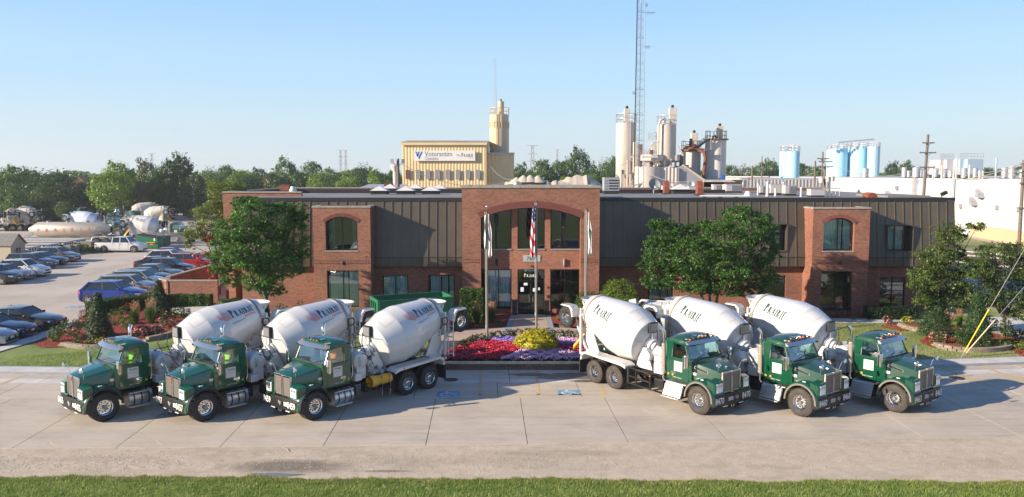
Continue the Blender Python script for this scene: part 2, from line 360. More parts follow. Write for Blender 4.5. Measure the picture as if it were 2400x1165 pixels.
GRILLE = mat('grille_mesh', (.20, .18, .155), .5, metal=.3)
GRSUR = mat('grille_surround', (.52, .47, .38), .3, metal=.35)
RUB = mat('tyre_rubber', (.022, .021, .02), .8, col2=(.032, .03, .028), scale=8)
RUBD = mat('dusty_tyre_rubber', (.075, .062, .05), .9, col2=(.045, .038, .032), scale=3)
ORG = mat('amber_lens', (.85, .22, .03), .25, coat=.5)
REDL = mat('red_lens', (.5, .02, .02), .25, coat=.5)
LENS = mat('headlight_lens', (.80, .82, .84), .15, metal=.0, coat=1)
LAMPON = mat('lit_headlight', (.9, .9, .85), .2, emit=((1, .96, .88), 3.0))
TGLASS = glass('truck_window_glass', (.62, .84, .77), .22, .0)
CGLASS = glass('car_window_glass', (.22, .26, .27), .16, .0)
TRIM = mat('dark_cab_interior', (.035, .035, .037), .7)
SEATM = mat('grey_seat', (.16, .16, .16), .8)
REDT = mat('red_lettering', (.75, .10, .05), .5)
PINKT = mat('faded_red_lettering', (.80, .42, .36), .5)
DGT = mat('dark_green_lettering', (.01, .055, .045), .4)
GREYT = mat('grey_lettering', (.2, .22, .24), .5)
YELL = mat('yellow_paint', (.72, .38, .02), .4, col2=(.62, .32, .02), scale=3)
HIVIS = mat('hi_vis_yellow', (.50, .85, .05), .7)
HIVO = mat('hi_vis_orange', (.9, .22, .03), .7)
SKIN = mat('skin', (.50, .28, .19), .55)
NAVY = mat('navy_cloth', (.02, .03, .07), .85)
HAIR = mat('dark_hair', (.02, .015, .01), .8)
WOODP = mat('weathered_pole_wood', (.19, .155, .125), .9, col2=(.13, .105, .085), scale=3, stretch=(8, 8, .5))
BARK = mat('bark', (.10, .08, .06), .95, col2=(.16, .13, .10), scale=6)
CREAM = mat('cream_metal', (.66, .50, .27), .5, col2=(.70, .54, .30), scale=.3, world=True)
CREAMS = mat('cream_silo', (.60, .48, .30), .5, col2=(.54, .42, .26), scale=.8, stretch=(1, 1, .2))
SILOW = mat('off_white_silo', (.58, .52, .46), .6, col2=(.48, .42, .36), scale=.9, detail=6, stretch=(1, 1, .25))
SILOR = mat('rust_streaked_silo', (.60, .56, .50), .65, col2=(.33, .17, .09), scale=1.1, detail=6, stretch=(1.5, 1.5, .12), ramp=(.5, .78))
RUST = mat('rust', (.24, .085, .035), .85, col2=(.14, .05, .03), scale=3)
BLUES = mat('sky_blue_silo', (.36, .64, .78), .45)
WHW = mat('white_warehouse_wall', (.43, .43, .435), .7, col2=(.41, .415, .42), scale=.15, world=True)
TANW = mat('tan_wall', (.60, .385, .235), .85, col2=(.55, .35, .21), scale=.3, world=True)
GREYM = mat('grey_corrugated', (.36, .35, .36), .55, metal=.2)
GALV = mat('galvanised_metal', (.50, .50, .52), .45, metal=.5, col2=(.42, .42, .44), scale=2)
TAUPE = mat('taupe_unit_metal', (.42, .39, .40), .6)
PLAST = mat('skylight_dome', (.62, .60, .58), .35)
SAND = mat('sand_heap', (.50, .44, .36), .95, col2=(.42, .37, .30), scale=.6, bump=1, bscale=6, world=True)
LTREE = leaf_mat('maple_leaves', (.045, .12, .017), (.105, .23, .033), scale=1.0, c3=(.16, .31, .05))
LTREE2 = leaf_mat('locust_leaves', (.13, .18, .03), (.20, .25, .045), scale=1.0)
LTREER = leaf_mat('autumn_tinged_leaves', (.065, .12, .02), (.13, .18, .035), scale=.8, c3=(.26, .14, .03))
LRED = leaf_mat('red_maple_leaves', (.30, .03, .015), (.45, .06, .03))
LF = [leaf_mat('far_leaves_dark', (.035, .075, .018), (.065, .13, .027), scale=.35, trans=.3, rnd=.2),
      leaf_mat('far_leaves_mid', (.065, .13, .022), (.12, .21, .036), scale=.35, trans=.35, rnd=.2),
      leaf_mat('far_leaves_bright', (.15, .25, .03), (.23, .34, .045), scale=.35, trans=.4, rnd=.1),
      leaf_mat('far_leaves_olive', (.10, .12, .045), (.17, .185, .075), scale=.35, trans=.3, rnd=.15)]
LHEDGE = leaf_mat('hedge_leaves', (.035, .085, .012), (.08, .16, .022), scale=2)
LBOX = leaf_mat('bright_bush_leaves', (.10, .19, .018), (.17, .27, .03), scale=2)
LDARK = leaf_mat('boxwood_leaves', (.012, .035, .010), (.028, .06, .014), scale=3)
LSPR = leaf_mat('spruce_needles', (.018, .05, .014), (.045, .095, .022), scale=2, trans=.15)
LYEL = leaf_mat('yellow_leaves', (.42, .40, .02), (.66, .58, .04), scale=4, trans=.3)
FRED = leaf_mat('red_petals', (.32, .008, .025), (.80, .05, .12), scale=13, trans=.3)
FPUR = leaf_mat('purple_petals', (.45, .15, .42), (.95, .75, .86), scale=13, trans=.3)
FBLU = leaf_mat('violet_petals', (.20, .14, .50), (.40, .30, .66), scale=9, trans=.3)
FPNK = leaf_mat('pink_petals', (.70, .16, .22), (.85, .40, .42), scale=9, trans=.3)
PLUME = leaf_mat('grass_plumes', (.45, .24, .10), (.55, .34, .18), scale=4, trans=.3)
SOIL = mat('dark_soil', (.04, .03, .022), .95)
# ---------------------------------------------------------------- the ground and everything paved
def curb(x): return 39.45 + .038 * x + .0019 * x * x
def edge(x): return 28.35 + .035 * x + .0006 * x * x
def px(pts, z=.1): return [g(a, b, z) for a, b in pts]
gr = G(); gr.sheet([(-900, -300), (900, -300), (900, 1500), (-900, 1500)], -.05); gr.build('ground', DIRT, kind='structure')
# lawn on the camera's side of the street, reaching back behind the camera
xs = np.linspace(-60, 60, 61)
VE = [(x, g(1200 + x * 62, 1117 + (x + 20) * .45)[1] + .10 * math.sin(x * 1.3) + .06 * math.sin(x * 3.7 + 1)) for x in xs]
gr = G(); gr.sheet([(60, -70), *[(x, y) for x, y in VE[::-1]], (-60, -70)], .03); gr.build('verge', GRASSG, kind='structure')
# gravel shoulder
gr = G(); gr.sheet([(x, y - .6) for x, y in VE] + [(x, edge(x) + .2) for x in xs[::-1]], -.02); gr.build('gravel_shoulder', GRAVEL, kind='structure')
# street: joint filler sheet below, each slab its own piece
street = G(); street.sheet([(-60, edge(-60)), (60, edge(60)), (60, curb(60)), (-60, curb(-60))] if False else [(x, edge(x) + .03) for x in xs] + [(x, curb(x) + .3) for x in xs[::-1]], -.012)
street = street.build('street', JOINT, kind='structure')
rows = [0, 3.08, 5.95, 8.5, 9.25, 11.4]
def slab(parent, name, P, top, th, m):
    q = G(); q.add([(p[0], p[1], top - th) for p in P] + [(p[0], p[1], top) for p in P], [(4, 5, 6, 7), (0, 1, 5, 4), (1, 2, 6, 5), (2, 3, 7, 6), (3, 0, 4, 7)])
    return q.build(name, m, parent)
def roadpt(x, t):   # t metres in from the gravel edge, following the street
    return (x - .034 * t, edge(x) + t * (curb(x) - edge(x)) / 11.1)
for r in range(5):
    off = [.56, .56, -.4, .2, .2][r]; w = 3.65
    for k in range(-9, 9):
        x0 = off + k * w; x1 = x0 + w; gx = .013; gy = .017
        P = [roadpt(x0 + gx, rows[r] + gy), roadpt(x1 - gx, rows[r] + gy), roadpt(x1 - gx, rows[r + 1] - gy), roadpt(x0 + gx, rows[r + 1] - gy)]
        slab(street, 'slab', P, 0, .10, PALE if r == 3 else CONC)
# raised pavement strips between street and lawns
for nm, a, b in (('pavement', -45, -4.6), ('pavement', 4.6, 45)):
    q = G()
    for i in range(40):
        u = a + (b - a) * i / 40; v = a + (b - a) * (i + 1) / 40
        q.add([(u, curb(u) - 1.22, -.03), (v, curb(v) - 1.22, -.03), (v, curb(v) + .05, -.03), (u, curb(u) + .05, -.03), (u, curb(u) - 1.22, .108), (v, curb(v) - 1.22, .108), (v, curb(v) + .05, .108), (u, curb(u) + .05, .108)],
              [(4, 5, 6, 7), (0, 1, 5, 4), (3, 2, 6, 7)])
    pv = q.build(nm, SLATE, kind='structure')
    x = a
    while x < b - .5:
        e = min(b, x + 1.5); slab(pv, 'paving_slab', [(x + .008, curb(x) - 1.12), (e - .008, curb(e) - 1.12), (e - .02, curb(e) - .16), (x - .004, curb(x) - .16)], .12, .03, PALE); x = e
# lawns
L = G(); L.sheet([(-45, curb(-45)), *[(x, curb(x) - .02) for x in np.linspace(-40, -4.6, 20)], (-4.6, 45), (-4.6, 56), (-21, 56), *px([(640, 745), (400, 742), (240, 748), (155, 774), (88, 801), (0, 827)]), (-45, 41)], .10)
L.build('lawn', GRASSG, kind='structure')
L = G(); L.sheet([*[(x, curb(x) - .02) for x in np.linspace(4.6, 45, 20)], (45, 62), (33, 58), (4.6, 56.5)], .10); L.build('lawn', DRYG, kind='structure')
# car park in slabs, and the yard beyond it
pk = G(); pk.sheet([(-120, 40.5), (-24, 40.5), (-12, 47.5), (-20, 57), (-19.5, 62), (-19.5, 100.2), (-120, 100.2)], -.012)
pk = pk.build('car_park', JOINT, kind='structure')
sw, sl = 5.2, 6.4; base = G(); base.bx(.012, sw - .012, .012, sl - .012, -.08, 0); bm_ = base.mesh('slab', YARD)
for i in range(20):
    for j in range(11):
        x = -25.2 - i * sw; y = 30 + j * sl
        if y + sl > 101 or y < 40: continue
        put('slab', bm_, pk, (x, y, 0))
for j in range(4, 11):
    for i in range(2): 
        y = 30 + j * sl
        if y > 55: put('slab', bm_, pk, (-20 + i * sw - .0, y, -.001)) if i == 0 and False else None
q = G(); q.sheet([(-25.2, 43.5), *px([(26, 804), (88, 783), (163, 760), (200, 735)], 0), (-19.4, 57.5), (-19.4, 62), (-19.4, 94), (-25.2, 94)], -.006); q.build('car_park_apron', YARD, kind='structure')
q = G(); q.sheet([(-160, 94), (-17, 94), (-17, 80), (80, 80), (120, 130), (120, 260), (-160, 260)], -.016); q.build('yard', YARD, kind='structure')
# footpath from the street corner, round the island bed, to the side entrance
q = G(); PU = px([(-60, 832), (26, 804), (88, 783), (163, 760), (215, 742)], .05); PL = px([(-60, 846), (0, 827), (88, 801), (155, 774), (235, 750)], .05)
for i in range(4): q.add([(*PL[i], 0.0), (*PL[i + 1], 0.0), (*PU[i + 1], 0.0), (*PU[i], 0.0), (*PL[i], .112), (*PL[i + 1], .112), (*PU[i + 1], .112), (*PU[i], .112)], [(4, 5, 6, 7), (3, 2, 6, 7)])
fp = q.build('footpath', SLATE, kind='structure')
for i in range(4):
    n = 5
    for k in range(n):
        f = lambda A, B, t: (A[0] + (B[0] - A[0]) * t, A[1] + (B[1] - A[1]) * t)
        a, b = (k + .02) / n, (k + .98) / n
        lo0, lo1, hi0, hi1 = f(PL[i], PL[i + 1], a), f(PL[i], PL[i + 1], b), f(PU[i], PU[i + 1], a), f(PU[i], PU[i + 1], b)
        slab(fp, 'paving_slab', [f(lo0, hi0, .05), f(lo1, hi1, .05), f(lo1, hi1, .8), f(lo0, hi0, .8)], .122, .02, PALE)
q = G(); q.sheet(px([(215, 742), (235, 752), (400, 748), (700, 752), (700, 722), (600, 716), (560, 703), (520, 700), (500, 716), (410, 722)]), .112); q.build('path', PALE, kind='structure')
q = G(); q.sheet(px([(505, 716), (560, 706), (600, 690), (560, 640), (500, 640)]), .116); q.build('entrance_path', PLAZA, kind='structure')
# entrance walk and plaza
q = G(); q.sheet(px([(1190, 796), (1210, 737), (1279, 737), (1290, 796)]), .116); q.sheet(px([(1000, 800), (1040, 776), (1090, 772), (1170, 768), (1191, 768), (1190, 798)]), .116); q.sheet(px([(1290, 798), (1289, 768), (1400, 772), (1470, 778), (1470, 800)]), .116)
q.build('plaza', PLAZA, kind='structure')
q = G(); q.sheet(px([(1190, 800), (1208, 739), (1196, 739), (1173, 800)]), .120); q.sheet(px([(1290, 800), (1280, 739), (1290, 739), (1306, 800)]), .120); q.build('plaza_border', SLATE, kind='structure')
# mulch beds
beds = {'bed_by_entrance': [(1040, 772), (1090, 768), (1165, 766), (1180, 760), (1200, 736), (1060, 730), (880, 735), (880, 750)],
        'bed_right_of_entrance': [(1290, 738), (1296, 756), (1330, 765), (1420, 768), (1500, 760), (1700, 756), (1930, 748), (2140, 748), (2160, 738), (1900, 738), (1480, 735)],
        'island_bed': [(75, 806), (102, 815), (145, 813), (250, 813), (340, 800), (400, 785), (455, 758), (450, 740), (400, 730), (330, 712), (230, 716), (190, 742), (155, 774), (120, 790)],
        'hedge_bed': [(380, 716), (505, 712), (500, 700), (380, 702)],
        'wall_foot_bed': [(545, 716), (560, 704), (740, 722), (740, 738), (600, 728)],
        'upper_right_bed': [(2063, 765), (2080, 758), (2130, 756), (2400, 775), (2400, 800), (2300, 795), (2230, 782), (2160, 772), (2110, 775)],
        'lower_right_bed': [(2155, 800), (2168, 790), (2230, 790), (2300, 792), (2400, 800), (2460, 830), (2440, 850), (2390, 832), (2370, 820), (2300, 822), (2230, 820), (2180, 812)]}
rng = np.random.default_rng(3)
def scatter_in(poly, n):
    P = np.array(poly); lo = P.min(0); hi = P.max(0); out = []
    pts = lo + (hi - lo) * rng.random((n * 4, 2)); ins = np.zeros(len(pts), bool); j = len(P) - 1
    for i in range(len(P)):
        c = ((P[i, 1] > pts[:, 1]) != (P[j, 1] > pts[:, 1])) & (pts[:, 0] < (P[j, 0] - P[i, 0]) * (pts[:, 1] - P[i, 1]) / (P[j, 1] - P[i, 1] + 1e-12) + P[i, 0]); ins ^= c; j = i
    return pts[ins][:n]
for i, (nm, pp) in enumerate(beds.items()):
    P = px(pp, .13); q = G(); q.sheet(P, .124 + i * .0008); b = q.build('mulch_bed', MULCH, kind='structure')
    a = scatter_in(P, 3500 if 'island' in nm or 'lower' in nm else 1400); Q = np.column_stack([a, .14 + .03 * rng.random(len(a))])
    V, F = leaves(Q, .045, rng, nrm=np.tile([0, 0, 1.0], (len(Q), 1)), asp=.35); o = put('mulch_chips', np_mesh('mulch_chips', V, F, CHIP)); o['kind'] = 'stuff'
# driveway to the right of the building
q = G(); q.sheet(px([(2310, 744), (2600, 744), (2600, 870), (2440, 850), (2400, 795), (2330, 782), (2290, 775)], .1), .132); q.build('driveway', PALE, kind='structure')
q = G(); q.sheet([(31.5, 56), (80, 56), (80, 100), (31.5, 100)], .02); q.build('side_road', SLATE, kind='structure')
q = G(); q.sheet(px([(1930, 758), (1930, 747), (2170, 748), (2170, 759)]), .128); q.build('path', PALE, kind='structure')
# grass blades
def blades(P, z, h, w, m, name):
    n = len(P); a = rng.random(n) * 6.283; hh = h * (.5 + rng.random(n)); V = np.empty((n, 3, 3)); dx = np.cos(a) * w; dy = np.sin(a) * w
    V[:, 0] = np.column_stack([P[:, 0] - dx, P[:, 1] - dy, np.full(n, z)]); V[:, 1] = np.column_stack([P[:, 0] + dx, P[:, 1] + dy, np.full(n, z)])
    V[:, 2] = np.column_stack([P[:, 0] + rng.normal(size=n) * h * .45, P[:, 1] + rng.normal(size=n) * h * .45, z + hh])
    o = put(name, np_mesh(name, V.reshape(-1, 3), np.arange(n * 3).reshape(n, 3), m)); o['kind'] = 'stuff'
a = np.column_stack([rng.uniform(-19, 19, 150000), rng.uniform(21.5, 25.9, 150000)])
ve = np.interp(a[:, 0], [p[0] for p in VE], [p[1] for p in VE]); a = a[(a[:, 1] < ve - .02) & (np.abs(a[:, 0]) < a[:, 1] * .68)]
edge_d = ve[:0]
blades(a, .03, .07, .010, BLADE, 'grass')
a = np.column_stack([rng.uniform(-19, 19, 60000), rng.uniform(-.4, .22, 60000)]); cl = np.sin(a[:, 0] * 2.1) + np.sin(a[:, 0] * 5.3 + 1) + np.sin(a[:, 0] * 11); a = a[(a[:, 1] < .02 + .06 * cl)]
a[:, 1] += np.interp(a[:, 0], [p[0] for p in VE], [p[1] for p in VE]); blades(a, -.01, .09, .012, BLADED, 'grass')
a = np.column_stack([rng.uniform(-26, -6, 70000), rng.uniform(39, 52, 70000)]); a = a[(a[:, 1] > curb(a[:, 0]) + .03) & (a[:, 1] < 41.4 + (a[:, 0] + 26.5) * .5)]
blades(a, .10, .06, .012, BLADE, 'grass')
a = np.column_stack([rng.uniform(14, 31, 50000), rng.uniform(39, 53, 50000)]); a = a[(a[:, 1] > curb(a[:, 0]) + .03)]
d = (a[:, 1] - curb(a[:, 0])) < 2.6 + rng.normal(size=len(a)) * .8
blades(a[~d], .10, .06, .012, BLADE, 'grass'); blades(a[d], .10, .05, .012, BLADED, 'grass')
# loose stones on the shoulder
n = 16000; a = np.column_stack([rng.uniform(-19, 20, n), rng.random(n)]); ye = np.interp(a[:, 0], [p[0] for p in VE], [p[1] for p in VE]); t = np.clip(.5 + .22 * rng.normal(size=n), .03, .97)
yy = ye + (edge(a[:, 0]) - ye) * t; keep = (np.sin(a[:, 0] * .9) + np.sin(a[:, 0] * .37 + 2) + rng.normal(size=n) * 1.2) > -.4; X0 = a[keep, 0]; Y0 = yy[keep]; n = len(X0)
s = .008 + .02 * rng.random(n) ** 2; O = np.array([(1, 0, 0), (-1, 0, 0), (0, 1, 0), (0, -1, 0), (0, 0, .8), (0, 0, -.3)]); V = (O[None] * s[:, None, None]) * (.7 + .6 * rng.random((n, 6, 1))); V += np.stack([X0, Y0, np.full(n, -.017)], 1)[:, None]
Fb = np.array([(0, 2, 4), (2, 1, 4), (1, 3, 4), (3, 0, 4)]); F = (Fb[None] + (np.arange(n) * 6)[:, None, None]).reshape(-1, 3)
o = put('gravel', np_mesh('gravel', V.reshape(-1, 3), F, STONE)); o['kind'] = 'stuff'
# painted marks, stains, puddle
def quadpx(pts, z, name, m, kind='structure'):
    q = G(); q.sheet(px(pts, 0), z); o = q.build(name, m); o['kind'] = kind; return o
for A in ([(1124, 868), (1131, 868), (1128, 926), (1121, 926)], [(1254, 868), (1261, 868), (1266, 925), (1258, 925)], [(1404, 905), (1411, 905), (1424, 925), (1416, 925)],
          [(1121, 926.5), (1121, 924), (1416, 922.5), (1416, 925)], [(1131, 893), (1131, 891.5), (1256, 905), (1256, 907)], [(0, 903), (0, 898), (60, 878), (68, 878)], [(2296, 858), (2306, 858), (2405, 892), (2400, 897)],
          [(2200, 862), (2206, 860), (2330, 905), (2322, 908)]):
    quadpx(A, .004, 'yellow_line', YEL)
def wheelchair_mark(x0, x1, y0, y1):
    A = g(x0, y1); B = g(x1, y1); Cc = g(x0 + 3, y0); w = B[0] - A[0]; h = Cc[1] - A[1]
    q = G(); q.add([(A[0], A[1], .004), (B[0], B[1], .004), (B[0] - .05, B[1] + h, .004), (A[0], A[1] + h, .004)], [(0, 1, 2, 3)])
    b = q.build('accessible_bay_mark', HBLUE, kind='structure')
    q = G(); f = lambda u, v: (A[0] + w * u, A[1] + h * v, .008)
    ring = []
    for k in range(15):
        a0 = R(100 + k * 15); a1 = R(115 + k * 15); q.add([f(.4 + .27 * math.cos(t) * rr, .36 + .3 * math.sin(t) * rr) for t, rr in ((a0, 1), (a1, 1), (a1, .72), (a0, .72))], [(0, 1, 2, 3)])
    for L_ in ([(.36, .92), (.42, .92), (.44, .5), (.38, .5)], [(.4, .56), (.68, .56), (.68, .48), (.4, .48)], [(.64, .52), (.70, .52), (.84, .2), (.78, .2)], [(.78, .26), (.92, .26), (.92, .18), (.78, .18)], [(.38, .74), (.6, .74), (.6, .68), (.38, .68)]):
        q.add([f(*p) for p in L_], [(0, 1, 2, 3)])
    q.lathe([(0, .06), (.0005, .0)], (A[0] + w * .39, A[1] + h * 1.0 - .06, .0078), n=10)
    q.build('wheelchair_symbol', WPAINT, b)
wheelchair_mark(1022, 1077, 917, 930); wheelchair_mark(1309, 1363, 914, 926); wheelchair_mark(150, 186, 717, 722)
def blob(cx, cy, rx, ry, z, name, m, n=28, seed=1):
    r = random.Random(seed); ph = [r.random() * 6 for _ in range(5)]; q = G()
    q.sheet([(cx + rx * math.cos(t) * (1 + .18 * math.sin(3 * t + ph[0]) + .1 * math.sin(7 * t + ph[1])), cy + ry * math.sin(t) * (1 + .18 * math.sin(2 * t + ph[2]) + .12 * math.sin(5 * t + ph[3]))) for t in [2 * math.pi * k / n for k in range(n)]], z)
    return q.build(name, m, kind='structure')
for i, (x, y, rx, ry) in enumerate([(1240, 878, .9, .35), (1320, 884, 1.5, .5), (1345, 878, 1.1, .35), (1375, 893, .8, .2)]): blob(*g(x, y), rx, ry, .0045 + i * .001, 'wet_stain', TAR, seed=i + 2)
def damp(m, cx, cy, rx, ry, dark):      # a damp hollow in the gravel, ragged at the edge
    nt = m.node_tree; b = nt.nodes['Principled BSDF']; src = b.inputs['Base Color'].links[0].from_socket; ge = _n(nt, 'ShaderNodeNewGeometry'); mp = _n(nt, 'ShaderNodeMapping'); mp.vector_type = 'TEXTURE'; mp.inputs['Location'].default_value = (cx, cy, 0); mp.inputs['Scale'].default_value = (rx, ry, 1)
    no = _n(nt, 'ShaderNodeTexNoise'); no.inputs['Scale'].default_value = 2.5; no.inputs['Detail'].default_value = 10; no.inputs['Roughness'].default_value = .75; ln = _n(nt, 'ShaderNodeVectorMath', operation='LENGTH'); ad = _n(nt, 'ShaderNodeMath', operation='ADD'); mr = _n(nt, 'ShaderNodeMapRange'); mr.inputs[1].default_value = 1.0; mr.inputs[2].default_value = 1.65; mr.inputs[3].default_value = dark; mr.inputs[4].default_value = 1
    nt.links.new(ge.outputs['Position'], mp.inputs[0]); nt.links.new(mp.outputs[0], ln.inputs[0]); nt.links.new(ge.outputs['Position'], no.inputs['Vector']); nt.links.new(ln.outputs['Value'], ad.inputs[0]); nt.links.new(no.outputs[0], ad.inputs[1]); nt.links.new(ad.outputs[0], mr.inputs[0])
    hs = _n(nt, 'ShaderNodeHueSaturation'); nt.links.new(src, hs.inputs['Color']); nt.links.new(mr.outputs[0], hs.inputs['Value']); nt.links.new(hs.outputs[0], b.inputs['Base Color'])
damp(GRAVEL, *g(680, 1092), 2.3, .7, .42); damp(GRAVEL, *g(905, 1103), 1.0, .12, .5); damp(GRAVEL, *g(1330, 1060), 3.2, .35, .86); damp(GRAVEL, *g(200, 1075), 2.6, .3, .88)
SCUFF = mat('chalky_scuff', (.60, .53, .44), .9)
def scuff(pts, w):
    P = [g(*p) for p in pts]; q = G()
    for (a, b) in zip(P, P[1:]):
        d = Vector((b[0] - a[0], b[1] - a[1])).normalized() * w; q.add([(a[0] - d.y, a[1] + d.x, .005), (a[0] + d.y, a[1] - d.x, .005), (b[0] + d.y, b[1] - d.x, .005), (b[0] - d.y, b[1] + d.x, .005)], [(0, 1, 2, 3)])
    q.build('scuff_mark', SCUFF, kind='structure')
for s_ in ([(100, 1040), (115, 1032), (124, 1042), (132, 1046)], [(352, 1035), (362, 1030), (372, 1038), (380, 1044)], [(640, 1036), (655, 1030), (662, 1040), (680, 1036), (690, 1037)], [(660, 1048), (672, 1052), (676, 1058)], [(1035, 955), (1060, 950), (1080, 944)], [(910, 1008), (960, 1011), (1010, 1010), (1040, 1013)], [(1320, 1010), (1350, 1008), (1380, 1012)], [(1505, 958), (1530, 972)], [(1535, 952), (1568, 964)], [(1575, 990), (1590, 986), (1600, 988)], [(1825, 998), (1835, 993), (1848, 992)]): scuff(s_, .022)
blob(*g(640, 1112), .85, .16, -.006, 'puddle', WATER, seed=4)
def manhole(x, y, r, lab):
    X, Y = g(x, y); q = G(); q.lathe([(0, r), (.004, r), (.006, r * .94), (.006, 0.01)], (X, Y, .002), n=24); o = q.build('manhole_cover', IRON); tag(o, lab, 'manhole cover')
    p = G()
    for i in range(-3, 4):
        for j in range(-3, 4):
            if i * i + j * j < 10: p.bx(X + i * r * .24 - .03, X + i * r * .24 + .03, Y + j * r * .24 - .03, Y + j * r * .24 + .03, .008, .013)
    p.build('tread_studs', IRON, o, kind='stuff')
manhole(1057, 890, .34, 'round iron manhole cover beside the flower bed'); manhole(2243, 886, .36, 'round iron manhole cover right of the last green truck')
# ---------------------------------------------------------------- the brick office building
OB = empty('office_building', (1.3, 54.1, 0), 0, 'long two storey brick office with dark bronze metal mansard and arched entrance', 'building')
def office(q, name, m, parent=None, **k):
    o = q.build(name, m, parent or OB, **k)
    if parent is None: o.matrix_parent_inverse = Matrix.Translation((-1.3, -54.1, 0))
    return o
def wall(q, x0, x1, z0, z1, Y, holes=(), th=.3, mi=None):
    xs_ = sorted({x0, x1, *[h[0] for h in holes], *[h[1] for h in holes]})
    for a, b in zip(xs_, xs_[1:]):
        hs = sorted([(h[2], h[3]) for h in holes if h[0] <= a + 1e-6 and h[1] >= b - 1e-6]); z = z0
        for h0, h1 in hs:
            if h0 > z + 1e-4: q.bx(a, b, Y, Y + th, z, h0, mi)
            z = h1
        if z < z1 - 1e-4: q.bx(a, b, Y, Y + th, z, z1, mi)
def arch_fill(q, x0, x1, zs, zc, ztop, Y, th=.3, n=20, mi=None):
    """masonry above a segmental arch: from the arch curve up to ztop"""
    w = (x1 - x0) / 2; r = zc - zs; Rr = (w * w + r * r) / (2 * r); cx = (x0 + x1) / 2; cz = zc - Rr
    Zc = lambda x: cz + math.sqrt(max(0, Rr * Rr - (x - cx) ** 2))
    for k in range(n):
        a = x0 + (x1 - x0) * k / n; b = x0 + (x1 - x0) * (k + 1) / n
        q.prism([(a, Zc(a)), (b, Zc(b)), (b, ztop), (a, ztop)], 'y', Y, Y + th, mi)
    return cx, cz, Rr, Zc
def voussoirs(cx, cz, Rr, x0, x1, Y, depth=.42, rowsn=2):
    q = G(); a0 = math.acos((x1 - cx) / Rr); a1 = math.acos((x0 - cx) / Rr); pad = .06 / Rr; a0 -= pad; a1 += pad
    n = int(Rr * (a1 - a0) / .075); hh = depth / rowsn
    for rr in range(rowsn):
        for k in range(n):
            u = a0 + (a1 - a0) * (k + .07) / n; v = a0 + (a1 - a0) * (k + .93) / n; r0 = Rr + rr * hh + .004; r1 = Rr + (rr + 1) * hh - .008
            q.prism([(cx + r * math.cos(t), cz + r * math.sin(t)) for r, t in ((r0, u), (r0, v), (r1, v), (r1, u))], 'y', Y - .03 - .004 * ((k * 7) % 3), Y - .002)
    o = office(q, 'arch_bricks', VOUS); o['kind'] = 'stuff'; return o
YC, YR, YP, YM, YW = 54.1, 54.8, 54.3, 55.55, 55.95
ZT = 7.95
def Ym(z): return YM if z <= 3.9 else YM + (z - 3.9) / (ZT - 3.9) * .55
def window(x0, x1, z0, z1, Y, mull=1, blind='slats', glassm=None, arch=None, fw=.07, trans=None, lab=None):
    """dark metal frame with panes and blinds inside; Y is the outer plane of the frame"""
    q = G(); Zc = arch[3] if arch else (lambda x: z1)
    q.bx(x0, x1, Y, Y + .09, z0, z0 + fw); q.bx(x0, x0 + fw, Y, Y + .09, z0 + fw, min(z1, Zc(x0 + fw)) if not arch else Zc(x0 + fw) - .01); q.bx(x1 - fw, x1, Y, Y + .09, z0 + fw, z1 if not arch else Zc(x1 - fw) - .01)
    if arch:
        n = 12
        for k in range(n):
            a = x0 + (x1 - x0) * k / n; b = x0 + (x1 - x0) * (k + 1) / n
            q.prism([(a, Zc(a) - fw), (b, Zc(b) - fw), (b, Zc(b) - .003), (a, Zc(a) - .003)], 'y', Y + .002, Y + .088)
    else: q.bx(x0 + fw, x1 - fw, Y, Y + .09, z1 - fw, z1)
    xm = [x0 + (x1 - x0) * (k + 1) / (mull + 1) for k in range(mull)]
    for x in xm: q.bx(x - .035, x + .035, Y + .004, Y + .084, z0 + fw, (Zc(x) if arch else z1) - fw)
    if trans:
        for zt in trans: q.bx(x0 + fw, x1 - fw, Y + .006, Y + .08, zt - .03, zt + .03)
    f = office(q, 'window', FRAME)
    if lab: f['label'] = lab
    edges = [x0 + fw] + xm + [x1 - fw]
    for a, b in zip(edges, edges[1:]):
        a += .036 if a != x0 + fw else 0; b -= .036 if b != x1 - fw else 0
        q = G()
        if arch:
            n = 6; top = [(b - (b - a) * k / n) for k in range(n + 1)]; q.prism([(a, z0 + fw), (b, z0 + fw)] + [(x, Zc(x) - fw) for x in top], 'y', Y + .04, Y + .046)
        else: q.bx(a, b, Y + .04, Y + .046, z0 + fw, z1 - fw)
        q.build('pane', glassm or WGLASS, f)
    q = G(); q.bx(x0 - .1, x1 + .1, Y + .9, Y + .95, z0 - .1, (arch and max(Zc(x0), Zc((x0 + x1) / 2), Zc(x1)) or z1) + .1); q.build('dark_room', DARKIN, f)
    if blind == 'slats' or blind == 'sides' or blind == 'lit':
        q = G(); x = x0 + fw + .03; k = 0
        while x < x1 - fw - .03:
            u = (x - x0) / (x1 - x0)
            if not (blind == 'sides' and .27 < u < .8) and (k * 7919) % 13 != 0:
                zt = (Zc(x) if arch else z1) - fw - .03; q.box((x, Y + .2, (z0 + fw + zt) / 2), (.088, .006, zt - z0 - fw), rz=R(28 if blind != 'lit' else 12))
            x += .1; k += 1
        o = q.build('blind_slats', CURT if blind == 'lit' else BLIND, f); o['kind'] = 'stuff'
    elif blind == 'curtain':
        q = G(); n = 44; rings = []
        for k in range(n + 1):
            x = x0 + fw + (x1 - x0 - 2 * fw) * k / n; y = Y + .22 + .045 * math.sin(k * 1.9) + .02 * math.sin(k * .8); rings.append([(x, y, z0 + fw), (x, y, (Zc(x) if arch else z1) - fw)])
        q.loft(rings, closed=False, caps=False); q.build('curtain', CURT, f, smooth=60)
    return f
